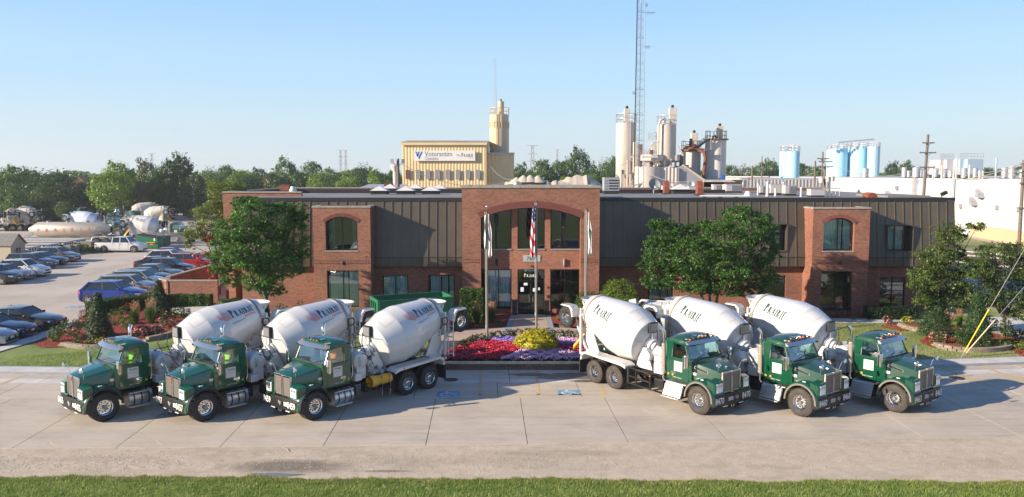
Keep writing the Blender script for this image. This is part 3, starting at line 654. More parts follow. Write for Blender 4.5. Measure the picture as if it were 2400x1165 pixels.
# ---- central entrance block
bx0, bx1 = X_(1083, 560, YC), X_(1405, 560, YC); ztc = Z_(1245, 441, YC)
ox0, ox1 = X_(1127, 560, YC), X_(1361, 560, YC); zs = Z_(1130, 511, YC); zc = Z_(1245, 487, YC)
q = G(); wall(q, bx0, bx1, 0, ztc, YC, [(ox0, ox1, 0, ztc)], th=.7); A = arch_fill(q, ox0, ox1, zs, zc, ztc, YC, th=.7, n=28)
q.bx(bx0, bx0 + .3, YC + .7, 59.5, 0, ztc); q.bx(bx1 - .3, bx1, YC + .7, 59.5, 0, ztc); q.bx(bx0 + .3, bx1 - .3, 59.2, 59.5, 7.9, ztc)
office(q, 'entrance_wall', BRICK); voussoirs(*A[:3], ox0, ox1, YC, .46, 2)
q = G(); n = 7
for k in range(n):
    a = bx0 - .05 + (bx1 - bx0 + .1) * k / n; b = bx0 - .05 + (bx1 - bx0 + .1) * (k + 1) / n; c = G(); c.bx(a + .006, b - .006, YC - .06, YC + .42, ztc, ztc + .17); office(c, 'coping_stone', CAPST, bevel=.01)
q.bx(bx0 - .04, bx0 + .34, YC + .44, 59.5, ztc + .003, ztc + .15); q.bx(bx1 - .34, bx1 + .04, YC + .44, 59.5, ztc + .003, ztc + .15); q.bx(bx0 + .36, bx1 - .36, 59.1, 59.5, ztc + .002, ztc + .15); office(q, 'coping', CAPST)
q = G(); q.bx(bx0 + .3, bx1 - .3, YC + .7, 59.2, 8.0, 8.1); office(q, 'entrance_roof', ROOFM)
# dentil courses of darker brick
def dentils(x0, x1, Y, zs_):
    q = G()
    for zz in zs_:
        x = x0 + .05
        while x < x1 - .1: q.bx(x, x + .09, Y - .022, Y - .001, zz, zz + .06); x += .2
    o = office(q, 'dentil_course', VOUS); o['kind'] = 'stuff'
zd = Z_(1100, 614, YC)
dentils(bx0, ox0, YC, (zd - .06, zd + .13)); dentils(ox1, bx1, YC, (zd - .06, zd + .13))
# recessed bay: piers, spandrels, windows, door
zwb = Z_(1200, 583, YR); zsp = Z_(1200, 631, YR)
wx = [(1130, 1199), (1213, 1277), (1290, 1360)]; WX = [(X_(a, 560, YR), X_(b, 560, YR)) for a, b in wx]; WX[0] = (ox0, WX[0][1]); WX[2] = (WX[2][0], ox1)
q = G()
Zc = A[3]
for a, b in ((WX[0][1], WX[1][0]), (WX[1][1], WX[2][0])): q.prism([(a, 0), (b, 0), (b, Zc(b)), (a, Zc(a))], 'y', YR, YR + .4)
for i, (a, b) in enumerate(WX):
    q.bx(a, b, YR + .003, YR + .4, zsp, zwb - .1)
    if i != 1: q.bx(a, b, YR + .06, YR + .4, .1, .42)
office(q, 'recessed_wall', BRICK2)
for i, (a, b) in enumerate(WX):
    q = G(); q.bx(a, b, YR - .05, YR + .3, zwb - .098, zwb - .002); office(q, 'stone_sill', CAPST)
    window(a + .01, b - .01, zwb, 0, YR + .05, mull=1, blind=None, glassm=UGLASS, arch=(A[0], A[1], A[2], Zc))
window(WX[0][0] + .3, WX[0][1], .5, zsp, YR + .05, 1, 'curtain'); window(WX[2][0], WX[2][1], .5, zsp, YR + .05, 1, None, UGLASS)
a, b = WX[1]; f = window(a, b, .13, zsp, YR + .05, 1, None, UGLASS, trans=[2.35], fw=.09, lab='black framed glass double entrance doors with transom'); f.name = 'entrance_door'
q = G(); c = (a + b) / 2
for s in (-1, 1): q.tube((c + s * .12, YR - .02, .95), (c + s * .12, YR - .02, 1.3), .022); q.beam((c + s * .12, YR - .02, .97), (c + s * .12, YR + .06, .97), .02); q.beam((c + s * .12, YR - .02, 1.28), (c + s * .12, YR + .06, 1.28), .02)
q.build('door_handle', ALU, f)
for x, z, w, h in ((-.72, 1.62, .22, .3), (.12, 1.62, .24, .24), (.48, 1.72, .12, .18), (-.5, 2.05, .26, .18)):
    q = G(); q.bx(c + x, c + x + w, YR + .028, YR + .034, z, z + h); q.build('notice', PAPER, f)
q = G(); Q, w = serif_word('PRAIRIE'); s = .19; map_quads(q, Q, lambda x, y: (c - w * s / 2 + x * s, YR + .034, 2.62 + y * s)); q.build('lettering', WPAINT, f)
q = G()
for k in range(3): q.add([(c - .55 + k * .12 + d[0], YR + .034, 2.98 + d[1]) for d in ((0, .26), (.08, .26), (.22 - k * .05, 0.05 * k), (.17 - k * .05, 0.02 + .05 * k))], [(0, 1, 2, 3)])
q.build('logo', HBLUE, f)
put_text(q2 := G(), 'Votorantim', .15, (c + .12, YR + .034, 3.02), (1, 0, 0), (0, 0, 1), lift=.002); q2.build('lettering', HBLUE, f)
q = G(); q.bx(X_(1228, 600, YR) - .05, X_(1263, 600, YR) + .1, YR - .03, YR - .002, Z_(1245, 613, YR), Z_(1245, 598, YR)); sg = office(q, 'number_sign', SIGNG)
put_text(q2 := G(), '7601', .38, ((X_(1228, 600, YR) + X_(1263, 600, YR)) / 2, YR - .032, Z_(1245, 611, YR) + .02), (1, 0, 0), (0, 0, 1)); q2.build('numbers', BLACK, sg)
for x in (1164, 1322):
    q = G(); X = X_(x, 610, YR); q.tube((X, YR - .08, Z_(x, 621, YR)), (X, YR - .08, Z_(x, 606, YR)), .07, n=10); q.bx(X - .03, X + .03, YR - .07, YR, 3.35, 3.45); office(q, 'wall_light', FRAME if x < 1200 else ALU)
q = G(); q.ball((X_(1244, 623, YR), YR - .06, Z_(1244, 623, YR)), .06); office(q, 'security_camera', BLACK)
q = G(); q.bx(WX[1][1] + .14, WX[1][1] + .27, YR - .04, YR - .003, 1.2, 1.4); q.bx(WX[2][0] - .2, WX[2][0] - .1, YR - .03, YR - .003, 1.85, 1.98); office(q, 'intercom', TRIM)
# ---- pilaster towers with an arched window over a tall one
def tower(p0, p1, ptop, wa, aspr, acro, abot, wl, ltop, lbot, blA, blB, gA):
    x0, x1 = X_(p0, 600, YP), X_(p1, 600, YP); zt = Z_(p0, ptop, YP); a0, a1 = X_(wa[0], 550, YP), X_(wa[1], 550, YP); zs, zc, zb = Z_(0, aspr, YP), Z_(0, acro, YP), Z_(0, abot, YP)
    l0, l1 = X_(wl[0], 680, YP), X_(wl[1], 680, YP); lt, lb = Z_(0, ltop, YP), Z_(0, lbot, YP); q = G()
    wall(q, x0, x1, 0, zt, YP, [(a0, a1, zb, zt), (l0, l1, lb, lt)], th=.45); A = arch_fill(q, a0, a1, zs, zc, zt, YP, th=.45)
    q.bx(x0, x0 + .3, YP + .45, 56.6, 0, zt); q.bx(x1 - .3, x1, YP + .45, 56.6, 0, zt); q.bx(x0 + .3, x1 - .3, YP + .45, 56.6, zt - .25, zt - .02); office(q, 'tower_wall', BRICK)
    voussoirs(*A[:3], a0, a1, YP, .24, 1)
    for k in range(3):
        c = G(); w = (x1 - x0 + .1) / 3; c.bx(x0 - .05 + w * k + .005, x0 - .05 + w * (k + 1) - .005, YP - .05, YP + .40, zt, zt + .12); office(c, 'coping_stone', CAPST, bevel=.01)
    c = G(); c.bx(x0 - .05, x0 + .3, YP + .41, 56.6, zt + .002, zt + .11); c.bx(x1 - .3, x1 + .05, YP + .41, 56.6, zt + .002, zt + .11); office(c, 'coping', CAPST)
    c = G(); c.bx(a0 - .05, a1 + .05, YP - .04, YP + .3, zb - .09, zb - .003); office(c, 'stone_sill', CAPST)
    window(a0, a1, zb, 0, YP + .22, 1, blA, gA, arch=A); window(l0, l1, lb, lt, YP + .22, 1, blB)
    dentils(x0, x1, YP, (Z_(0, 618, YP), Z_(0, 612, YP)))
    q = G(); q.ball(((x0 + x1) / 2 + .02, YP - .02, Z_(0, 616, YP)), .13, sz=(1, .5, 1)); office(q, 'wall_anchor', IRON)
    return x0, x1
t0, t1 = tower(735, 869, 487, (763, 838), 521, 508, 587, (767, 841), 634, 721, 'sides', 'slats', UGLASS)
t2, t3 = tower(1903, 2036, 490, (1930, 2002), 524, 511, 588, (1924, 1997), 636, 727, 'lit', None, WGLASS)
# ---- mansard in standing-seam panels
def panel(x0, x1, z0, z1):
    q = G(); w = .012
    q.add([(x0 + w, Ym(z0), z0), (x1 - w, Ym(z0), z0), (x1 - w, Ym(z1), z1), (x0 + w, Ym(z1), z1), (x0 + w, Ym(z0) + .05, z0), (x1 - w, Ym(z0) + .05, z0), (x1 - w, Ym(z1) + .05, z1), (x0 + w, Ym(z1) + .05, z1)],
          [(0, 1, 2, 3), (4, 7, 6, 5), (0, 4, 5, 1), (1, 5, 6, 2), (2, 6, 7, 3), (3, 7, 4, 0)]); office(q, 'metal_panel', BRONZE)
def seam(x, z0, z1):
    q = G(); q.add([(x + a, Ym(z) - b, z) for z in (z0, z1) for a, b in ((-.022, -.01), (.022, -.01), (.022, .05), (-.022, .05))], [(0, 1, 2, 3), (7, 6, 5, 4), (0, 4, 5, 1), (1, 5, 6, 2), (2, 6, 7, 3), (3, 7, 4, 0)]); office(q, 'seam', SEAMM)
ZB, ZK = 3.28, 3.9
def mansard(x0, x1, wins=(), step=.612):
    n = max(1, round((x1 - x0) / step)); w = (x1 - x0) / n
    for k in range(n):
        a = x0 + w * k; b = a + w; panel(a, b, ZB, ZK - .02); z = ZK + .02; hs = [h for h in wins if h[0] < (a + b) / 2 < h[1]]
        for h in hs: panel(a, b, z, h[2]); z = h[3]
        panel(a, b, z, ZT - .2)
        if k: 
            seam(a, ZB, ZK - .02); z = ZK + .02; hs = [h for h in wins if h[0] + .1 < a < h[1] - .1]
            for h in hs: seam(a, z, h[2]); z = h[3]
            seam(a, z, ZT - .2)
    q = G(); q.bx(x0, x1, YM - .03, YM + .06, ZK - .018, ZK + .018); q.bx(x0, x1, YM - .02, YM + .08, ZB - .05, ZB - .003); q.bx(x0, x1, Ym(ZT) - .1, Ym(ZT) + .2, ZT - .19, ZT + .04); q.bx(x0, x1, YM + .06, YW + .35, ZB - .045, ZB - .01); office(q, 'mansard_trim', FASC)
def snap(x0, x1, xa, step=.612):
    n = max(1, round((x1 - x0) / step)); w = (x1 - x0) / n; return x0 + w * round((xa - x0) / w)
ml0 = X_(545, 500, 55.9); mr1 = X_(2238, 560, 55.8)
mansard(ml0, t0); mansard(t0, t1, [(t0, t1, ZK, 7.3)]) ; mansard(t1, bx0)
W1 = [snap(bx1, t2, X_(1553, 550, 55.8)), snap(bx1, t2, X_(1590, 550, 55.8)), Z_(0, 588, 55.8), Z_(0, 521, 55.8)]
W2 = [snap(bx1, t2, X_(1792, 550, 55.8)), snap(bx1, t2, X_(1850, 550, 55.8)), Z_(0, 588, 55.8), Z_(0, 524, 55.8)]
W3 = [snap(t3, mr1, X_(2076, 550, 55.8)), snap(t3, mr1, X_(2138, 550, 55.8)), Z_(0, 590, 55.8), Z_(0, 527, 55.8)]
mansard(bx1, t2, [W1, W2]); mansard(t2, t3, [(t2, t3, ZK, 7.3)]); mansard(t3, mr1, [W3])
for w_, bl in ((W1, 'slats'), (W2, 'slats'), (W3, 'lit')):
    x0, x1, z0, z1 = w_; q = G(); Y0 = Ym(z0) - .06
    q.bx(x0 - .02, x0 + .05, Y0, 56.5, z0, z1); q.bx(x1 - .05, x1 + .02, Y0, 56.5, z0, z1); q.bx(x0 + .05, x1 - .05, Y0 - .04, 56.5, z0 - .02, z0 + .05); q.bx(x0 + .05, x1 - .05, Y0, 56.5, z1 - .05, z1 + .02); office(q, 'window_reveal', BRONZE)
    window(x0 + .05, x1 - .25, z0 + .05, z1 - .05, 56.2, 1, bl)
    q = G(); q.bx(x1 - .25, x1 - .05, 56.2, 56.3, z0 + .05, z1 - .05); office(q, 'window_return', FASC)
# right end of the mansard, turned round the corner
q = G(); q.add([(mr1, YM, ZB), (mr1, YM, ZK), (mr1 - .5, Ym(ZT), ZT), (mr1 - .5, 79, ZT), (mr1, 79, ZK), (mr1, 79, ZB)], [(0, 1, 4, 5), (1, 2, 3, 4)]); q.add([(mr1 - .5, Ym(ZT) - .1, ZT - .19), (mr1 - .4, Ym(ZT) - .1, ZT + .04), (mr1 - .4, 79, ZT + .04), (mr1 - .5, 79, ZT - .19)], [(0, 1, 2, 3)]); office(q, 'mansard_end', BRONZE)
q = G(); q.add([(ml0, YM, ZB), (ml0, YM, ZK), (ml0 + .35, Ym(ZT), ZT), (ml0 + .35, 60.5, ZT), (ml0, 60.5, ZK), (ml0, 60.5, ZB)], [(0, 1, 4, 5), (1, 2, 3, 4)]); office(q, 'mansard_end', BRONZE)
# ---- ground floor brick between the towers
def hx(a, b, t, bo, Y=YW): return (X_(a, 680, Y), X_(b, 680, Y), Z_(0, bo, Y), Z_(0, t, Y))
gl = [(ml0 + .5, t0, []), (t1, bx0, [hx(897, 957, 645, 700), hx(1004, 1066, 644, 700)]), (bx1, t2, [hx(1519, 1578, 648, 704), hx(1782, 1841, 646, 706)]), (t3, mr1 - .6, [hx(2062, 2121, 649, 721)])]
q = G()
for a, b, hs in gl: q = G(); wall(q, a, b, 0, ZB - .02, YW, hs); office(q, 'brick_wall', BRICK)
q = G(); q.bx(ml0 + .5, ml0 + .8, YW + .3, 60.5, 0, ZB - .02); office(q, 'brick_wall', BRICK); q = G(); q.bx(mr1 - .9, mr1 - .6, YW + .3, 79, 0, ZB); office(q, 'brick_wall', BRICK)
kinds = ['curtain', 'slats', 'slats', None, None]; kk = 0
for a, b, hs in gl:
    for h in hs: window(*h, YW + .1, 1, kinds[kk], UGLASS if kk == 3 else WGLASS); kk += 1
# ---- brick wing at the left end and behind it
q = G(); wx0 = X_(523, 480, 60.5); zt = Z_(0, 452, 60.5)
q.bx(wx0, ml0 + 3.6, 60.5, 60.8, 0, zt); office(q, 'brick_wall', BRICK); q = G(); q.bx(wx0, wx0 + .3, 60.8, 78.7, 0, zt); office(q, 'brick_wall', BRICK); q = G(); q.bx(wx0, mr1 - .6, 78.7, 79, 0, 8.2); office(q, 'brick_wall', BRICK)
q = G(); q.bx(wx0 - .04, ml0 + 3.6, 60.44, 60.86, zt, zt + .1); q.bx(wx0 - .04, wx0 + .36, 60.87, 78.6, zt, zt + .098); q.bx(wx0 - .04, mr1 - .6, 78.62, 79.05, 8.2, 8.3); office(q, 'coping', CAPST)
q = G(); X = X_(536, 670, 58.4); q.bx(X, X + .5, 58.4, 60.5, 0, 2.9); office(q, 'brick_pier', BRICK2)
q = G(); q.bx(ml0 + .35, mr1 - .5, 56.1, 78.6, ZT - .3, ZT); q.bx(wx0 + .3, ml0 + .35, 60.8, 78.6, ZT - .3, ZT - .001); office(q, 'roof', ROOFM)
q = G(); q.bx(X_(700, 450, 70), bx0, 70, 70.3, ZT, ZT + .32); q.bx(bx1 + .2, X_(1700, 450, 70), 70, 70.3, ZT, ZT + .3); office(q, 'roof_curb', FASC, kind='stuff'); q = G(); q.bx(X_(2075, 460, 58), mr1 - .9, 57.6, 63, ZT, ZT + .14); office(q, 'roof_deck_edge', ROOFM)
# ---- low brick garden walls with hanging baskets
def gwall(pts, h, m, label, th=.3):
    o = empty('garden_wall', (*pts[0], 0), 0, label, 'wall'); W_ = Matrix.Translation((-pts[0][0], -pts[0][1], 0))
    for (a, b) in zip(pts, pts[1:]):
        d = Vector((b[0] - a[0], b[1] - a[1], 0)).normalized() * (th / 2 - .005)
        q = G(); q.beam(Vector((*a, h / 2)) - d, Vector((*b, h / 2)) + d, th, h); k = q.build('brick_wall', m, o); k.matrix_parent_inverse = W_
        q = G(); q.beam(Vector((*a, h + .045)) - d, Vector((*b, h + .045)) + d, th + .08, .085); k = q.build('coping', CAPST, o); k.matrix_parent_inverse = W_
    return o
gwall([(-21.9, 59.5), (-25.4, 59.5), (-26.4, 60.6)], 1.72, BRICK, 'low brick wall with stone cap behind the long clipped hedge')
gwall([(-26.1, 61.2), (-25.7, 69.5), (-20.5, 69.8)], 1.8, BRICK2, 'long sloping-looking brick wall with red hanging baskets beside parked cars')
# ---------------------------------------------------------------- concrete mixer truck; x forward, y to its left, origin under the front axle
def wheel_meshes(Rt, w, dual, dusty, chrome=CHROME, hubdeep=False):
    """tyre + rim + hub along +y (outer face at y=0, tyre runs inwards)"""
    q = G(); prof = [(0.02, Rt * .56), (0, Rt * .64), (0, Rt * .86), (.03, Rt * .95), (.06, Rt), (w - .06, Rt), (w - .03, Rt * .95), (w, Rt * .86), (w, Rt * .6)]
    q.lathe(prof, (0, 0, 0), (0, -1, 0), n=36)
    if dual: q.lathe([(a + w + .06, b) for a, b in prof], (0, 0, 0), (0, -1, 0), n=36)
    n = 44
    for k in range(n):   # tread blocks
        for (y0, y1) in ((.03, w * .34), (w * .38, w * .62), (w * .66, w - .03)):
            t = 2 * math.pi * (k + (.5 if y0 > .05 and y0 < w * .5 else 0)) / n; c = (math.cos(t) * Rt, -(y0 + y1) / 2, math.sin(t) * Rt)
            q.box(c, (.03, (y1 - y0), .05 * Rt / .5), rot=Matrix.Rotation(-t, 4, 'Y'))
    tm = q.mesh('tyre', RUBD if dusty else RUB, smooth=40)
    q = G(); r = Rt * .56
    q.lathe([(.0, r), (.015, r * .93), (.05, r * .88), (.10 if not hubdeep else .2, r * .84), (.12 if not hubdeep else .22, r * .6), (.10 if not hubdeep else .18, r * .42), (.10 if not hubdeep else .18, r * .05)] if not hubdeep else
            [(.0, r), (.015, r * .93), (.20, r * .86), (.22, r * .80), (.21, r * .45), (.12, r * .38), (.02, r * .34), (0, r * .1)], (0, -.012, 0), (0, -1, 0), n=28)
    q.lathe([(w * .5, r * .99), (w * .9, r * .99)], (0, 0, 0), (0, -1, 0), n=20)
    rm = q.mesh('rim', chrome, smooth=40)
    q = G(); rb = r * (.62 if not hubdeep else .62); yy = -.115 if not hubdeep else -.205
    for k in range(10):
        t = 2 * math.pi * k / 10; q.tube((math.cos(t) * rb, yy - .02 + .028, math.sin(t) * rb), (math.cos(t) * rb, yy - .02, math.sin(t) * rb), r * .085, n=6)
    hm = q.mesh('hand_holes', BLK2)
    q = G()
    for k in range(10):
        t = 2 * math.pi * (k + .5) / 10; q.tube((math.cos(t) * r * .44, -.075 if not hubdeep else -.19, math.sin(t) * r * .44), (math.cos(t) * r * .44, -.12, math.sin(t) * r * .44), r * .05, n=6)
    q.lathe([(-.02, .01), (-.02, r * .2), (.02, r * .26), (.1, r * .28)], (0, -.02, 0), (0, -1, 0), n=14)
    cm = q.mesh('hub', STEEL, smooth=40)
    return tm, rm, hm, cm
def add_wheel(parent, ms, x, y, z, side, mirror_phase=0):
    w = put('wheel', ms[0], parent, (x, y, z), (0, mirror_phase, 0 if side > 0 else math.pi))
    put('rim', ms[1], w); o = put('hand_holes', ms[2], w); o['kind'] = 'stuff'; put('hub', ms[3], w)
    return w
DRUM_O = Vector((-3.95, 0, 2.13)); DRUM_T = math.atan(.285); DRUM_AX = Vector((-math.cos(DRUM_T), 0, math.sin(DRUM_T)))
DPROF = [(-.16, .05), (-.14, .5), (0, .96), (.03, .99), (.92, 1.24), (1.60, 1.245), (3.34, .86), (3.72, .74)]
def drum_r(t):
    for (a, ra), (b, rb) in zip(DPROF, DPROF[1:]):
        if a <= t <= b: return ra + (rb - ra) * (t - a) / (b - a)
    return DPROF[-1][1]
def drum_pt(t, phi, lift=0):
    """phi: angle round the axis, 0 = straight up, + towards the truck's left"""
    u = Vector((math.sin(DRUM_T), 0, math.cos(DRUM_T))); v = Vector((0, 1, 0)); r = drum_r(t) + lift
    return DRUM_O + DRUM_AX * t + (u * math.cos(phi) + v * math.sin(phi)) * r
def make_mixer(dusty, full=True, drum=DRUMW, cabm=GREEN, hoodm=None):
    hoodm = hoodm or (GREEND if dusty else GREEN)
    T = empty('mixer_truck', (0, 0, 0)); P = lambda q, n, m, par=T, **k: q.build(n, m, par, **k)
    # chassis
    for s in (-1, 1):
        q = G(); q.bx(-7.2, .55, s * .42 - .04, s * .42 + .04, .78, 1.06); P(q, 'frame_rail', BLACK)
    q = G(); q.tube((0, -.9, .52), (0, .9, .52), .07); q.tube((-4.85, -.9, .52), (-4.85, .9, .52), .10); q.tube((-6.15, -.9, .52), (-6.15, .9, .52), .10); q.ball((-4.85, 0, .52), .24); q.ball((-6.15, 0, .52), .24); q.tube((-4.8, 0, .6), (-.8, 0, .85), .07); q.bx(-1.4, .4, -.35, .35, .6, 1.15)
    P(q, 'axle_and_driveline', BLK2)
    # cab: lofted shell with real window openings left to the glass parts
    def ring(x, zb, ys, ym, yt, zm, zt, cr): return [(x, -ys, zb), (x, -ym, zm), (x, -yt, zt - .12), (x, -yt * .72, zt), (x, 0, zt + cr), (x, yt * .72, zt), (x, yt, zt - .12), (x, ym, zm), (x, ys, zb)]
    # lower cab box (below the windows)
    q = G(); LB = [(-.62, 1.10), (-1.82, 1.10)]
    q.loft([[(x, -1.02, 1.08 + a), (x, -1.06, 1.3), (x, -1.05, 2.06), (x, 1.05, 2.06), (x, 1.06, 1.3), (x, 1.02, 1.08 + a)] for x, a in ((-.48, .12), (-.62, .0), (-1.86, .0))]); 
    lower = P(q, 'cab', cabm, smooth=30, bevel=.025)
    q = G(); q.bx(-1.90, -1.84, -1.0, 1.0, 2.04, 2.80)   # back wall
    P(q, 'back_wall', cabm, lower, bevel=.02)
    q = G(); q.bx(-1.905, -1.835, -.55, .55, 2.2, 2.6); P(q, 'rear_window', TRIM, lower)
    # roof cap
    q = G(); rr = []
    for x, w, z, c in ((-.86, .86, 2.74, .015), (-.98, .96, 2.82, .07), (-1.3, .99, 2.88, .10), (-1.7, .99, 2.88, .09), (-1.88, .95, 2.80, .06), (-1.93, .90, 2.72, .02)):
        rr.append([(x, -w, z - .16), (x, -w, z - .06), (x, -w * .9, z), (x, -w * .5, z + c * .8), (x, 0, z + c), (x, w * .5, z + c * .8), (x, w * .9, z), (x, w, z - .06), (x, w, z - .16)])
    q.loft(rr, closed=True); P(q, 'cab_roof', GREEND if dusty else cabm, lower, smooth=50)
    # pillars
    for s in (-1, 1):
        q = G(); q.beam((-.64, s * .99, 2.05), (-.92, s * .93, 2.72), .06, .06); P(q, 'windscreen_pillar', cabm, lower, bevel=.015)
        q = G(); q.prism([(-1.56, 2.05), (-1.90, 2.05), (-1.92, 2.74), (-1.52, 2.74)], 'y', s * .94, s * 1.02); P(q, 'rear_corner', cabm, lower, bevel=.02)
        q = G(); q.beam((-.70, s * 1.0, 2.64), (-1.6, s * .985, 2.70), .06, .08); P(q, 'window_header', cabm, lower)
        # door: raised panel, side glass, handle
        q = G(); q.prism([(-.66, 1.16), (-1.60, 1.16), (-1.60, 2.05), (-.66, 2.05)], 'y', s * 1.052, s * 1.07); d = P(q, 'door', cabm, bevel=.012)
        q = G(); q.add([(-.72, s * 1.01, 2.07), (-1.55, s * 1.01, 2.07), (-1.55, s * .965, 2.66), (-.93, s * .965, 2.66)], [(0, 1, 2, 3)]); P(q, 'side_window', TGLASS, d)
        q = G(); q.path([(-.70, s * 1.035, 2.06), (-.92, s * .99, 2.67), (-1.56, s * .985, 2.68), (-1.57, s * 1.035, 2.06)], .014, 5); P(q, 'window_trim', ALU, d)
        q = G(); q.tube((-1.36, s * 1.10, 1.42), (-1.54, s * 1.10, 1.42), .016); q.box((-1.45, s * 1.075, 1.42), (.24, .02, .07)); P(q, 'door_handle', CHROME, d)
        q = G(); q.bx(-.98, -1.42, s * 1.078, s * 1.072, 1.50, 1.92); sg = P(q, 'company_sign', WHITE, d)
        fx = lambda x, z, s=s: (-1.2 + (x if s < 0 else -x) * 1.0, s * 1.082, z)
        q = G(); Q, w = serif_word('PRAIRIE'); k = .062; map_quads(q, Q, lambda x, y: fx(-w * k / 2 + x * k + .02, 1.80 + y * k)); P(q, 'lettering', DGT if not dusty else GREYT, sg)
        q = G(); put_text(q, '800-649-3690', .062, fx(0, 1.685), (1 if s < 0 else -1, 0, 0), (0, 0, 1), lift=.001); P(q, 'phone_number', REDT, sg)
        q = G(); put_text(q, 'www.prairie.com', .035, fx(0, 1.57), (1 if s < 0 else -1, 0, 0), (0, 0, 1), lift=.001); P(q, 'lettering', GREYT, sg)
        q = G(); put_text(q, 'USDOT 1762654', .065, (-1.25, s * 1.074, 1.21), (1 if s < 0 else -1, 0, 0), (0, 0, 1), lift=.002); P(q, 'lettering', WPAINT, d)
        q = G(); q.bx(-1.45, -1.53, s * 1.072, s * 1.08, 1.28, 1.36); P(q, 'safety_sticker', YELL, d)
        q = G(); q.bx(-1.68, -1.76, s * 1.07, s * 1.078, 1.28, 1.36); P(q, 'safety_sticker', YELL, d)
    q = G(); q.add([(-.66, -.96, 2.07), (-.60, 0, 2.07), (-.66, .96, 2.07), (-.90, .91, 2.70), (-.85, 0, 2.72), (-.90, -.91, 2.70)], [(0, 1, 4, 5), (1, 2, 3, 4)]); P(q, 'windshield', TGLASS, lower)
    for y in (-.45, .35):
        q = G(); q.beam((-.585, y, 2.12), (-.65, y + .42, 2.20), .012, .02); P(q, 'wiper', BLK2, lower)
    # interior: seats, wheel, dash
    q = G(); q.bx(-.70, -1.0, -.93, .93, 1.9, 2.12); P(q, 'dashboard', TRIM, lower, bevel=.02)
    q = G(); q.bx(-1.84, -.66, -.98, .98, 1.42, 1.46); P(q, 'floor_panel', TRIM, lower)
    for s in (-1, 1):
        q = G(); q.box((-1.45, s * .5, 1.68), (.5, .5, .16)); q.box((-1.72, s * .5, 2.0), (.14, .48, .75)); P(q, 'seat', SEATM, lower, bevel=.03)
    q = G()
    for k in range(16):
        a0, a1 = 2 * math.pi * k / 16, 2 * math.pi * (k + 1) / 16; f = lambda a: (-1.08 + .07 * math.sin(a), .5 + .21 * math.cos(a), 2.12 + .18 * math.sin(a)); q.tube(f(a0), f(a1), .015, n=5)
    q.tube((-1.08, .3, 2.12), (-1.08, .7, 2.12), .014, n=5); q.tube((-1.08, .5, 2.12), (-.9, .5, 1.95), .02, n=5); P(q, 'steering_wheel', BLK2, lower)
    # sun visor
    q = G(); rr = []
    for k in range(9):
        y = -1.0 + 2.0 * k / 8; c = (1 - (y / 1.0) ** 2) * .13; rr.append([(-.88 + c, y, 2.70), (-.74 + c * 1.1, y, 2.66), (-.72 + c * 1.1, y, 2.675), (-.80 + c, y, 2.75), (-.90 + c, y, 2.80)])
    q.loft(rr, closed=True); P(q, 'sun_visor', ALU, smooth=30)
    for y in (-.78, -.2, 0, .2, .78):
        q = G(); q.ball((-.86, y, 2.90 if abs(y) < .5 else 2.85), .05, 8, 5, sz=(1.2, .8, .7)); m = P(q, 'marker_light', ORG, smooth=60); q = G(); q.box((-.97, y, 2.90 if abs(y) < .5 else 2.855), (.22, .07, .035)); P(q, 'light_base', CHROME, m)
    for y in (.33, -.33):
        q = G(); q.lathe([(0, .02), (.25, .045), (.30, .05)], (-1.15, y, 2.955), (1, 0, 0), n=10); P(q, 'air_horn', CHROME, smooth=50)
    # hood
    q = G(); rr = []
    for x, w, z, cz, zb in ((-.60, .99, 2.00, .07, 1.18), (-.30, .92, 1.955, .075, 1.18), (.2, .76, 1.84, .08, 1.10), (.55, .63, 1.745, .07, 1.0), (.63, .595, 1.71, .05, 1.0)):
        rr.append([(x, -w, zb), (x, -w, z - .07), (x, -w * .96, z - .01), (x, -w * .60, z + cz * .55), (x, -w * .34, z + cz), (x, 0, z + cz * .7), (x, w * .34, z + cz), (x, w * .60, z + cz * .55), (x, w * .96, z - .01), (x, w, z - .07), (x, w, zb)])
    q.loft(rr, closed=False, caps=False); q.loft([rr[-1]], closed=True, caps=False) if False else None; hood = P(q, 'hood', hoodm, smooth=28)
    q = G(); q.box((-.59, 0, 2.02), (.10, 1.86, .12)); P(q, 'cowl', TRIM, hood)
    q = G(); q.box((.42, 0, 1.86), (.09, .07, .035)); P(q, 'hood_ornament', CHROME, hood)
    for s in (-1, 1):
        if dusty: hw = lambda x: .92 - (x + .3) * .32 if x > -.3 else .99 - (x + .6) * .233; q = G(); q.add([(x, s * (hw(x) + .006), z) for x, z in ((-.46, 1.76), (-.42, 1.87), (.14, 1.70), (.12, 1.60))], [(0, 1, 2, 3)]); o = P(q, 'side_vent', CHROME, hood); q = G(); q.add([(x, s * (hw(x) + .010), z) for x, z in ((-.42, 1.775), (-.39, 1.845), (.10, 1.69), (.085, 1.62))], [(0, 1, 2, 3)]); P(q, 'vent_mesh', BLK2, hood)
        q = G(); q.bx(-.56, -.51, s * .985, s * .998, 1.74, 1.90); P(q, 'side_badge', REDL, hood)
        q = G(); q.add([(x, s * y, z) for x, y, z in ((-.54, .992, 1.48), (-.34, .946, 1.48), (-.34, .946, 1.59), (-.54, .992, 1.59))], [(0, 1, 2, 3)]); P(q, 'flag_decal', WPAINT, hood)
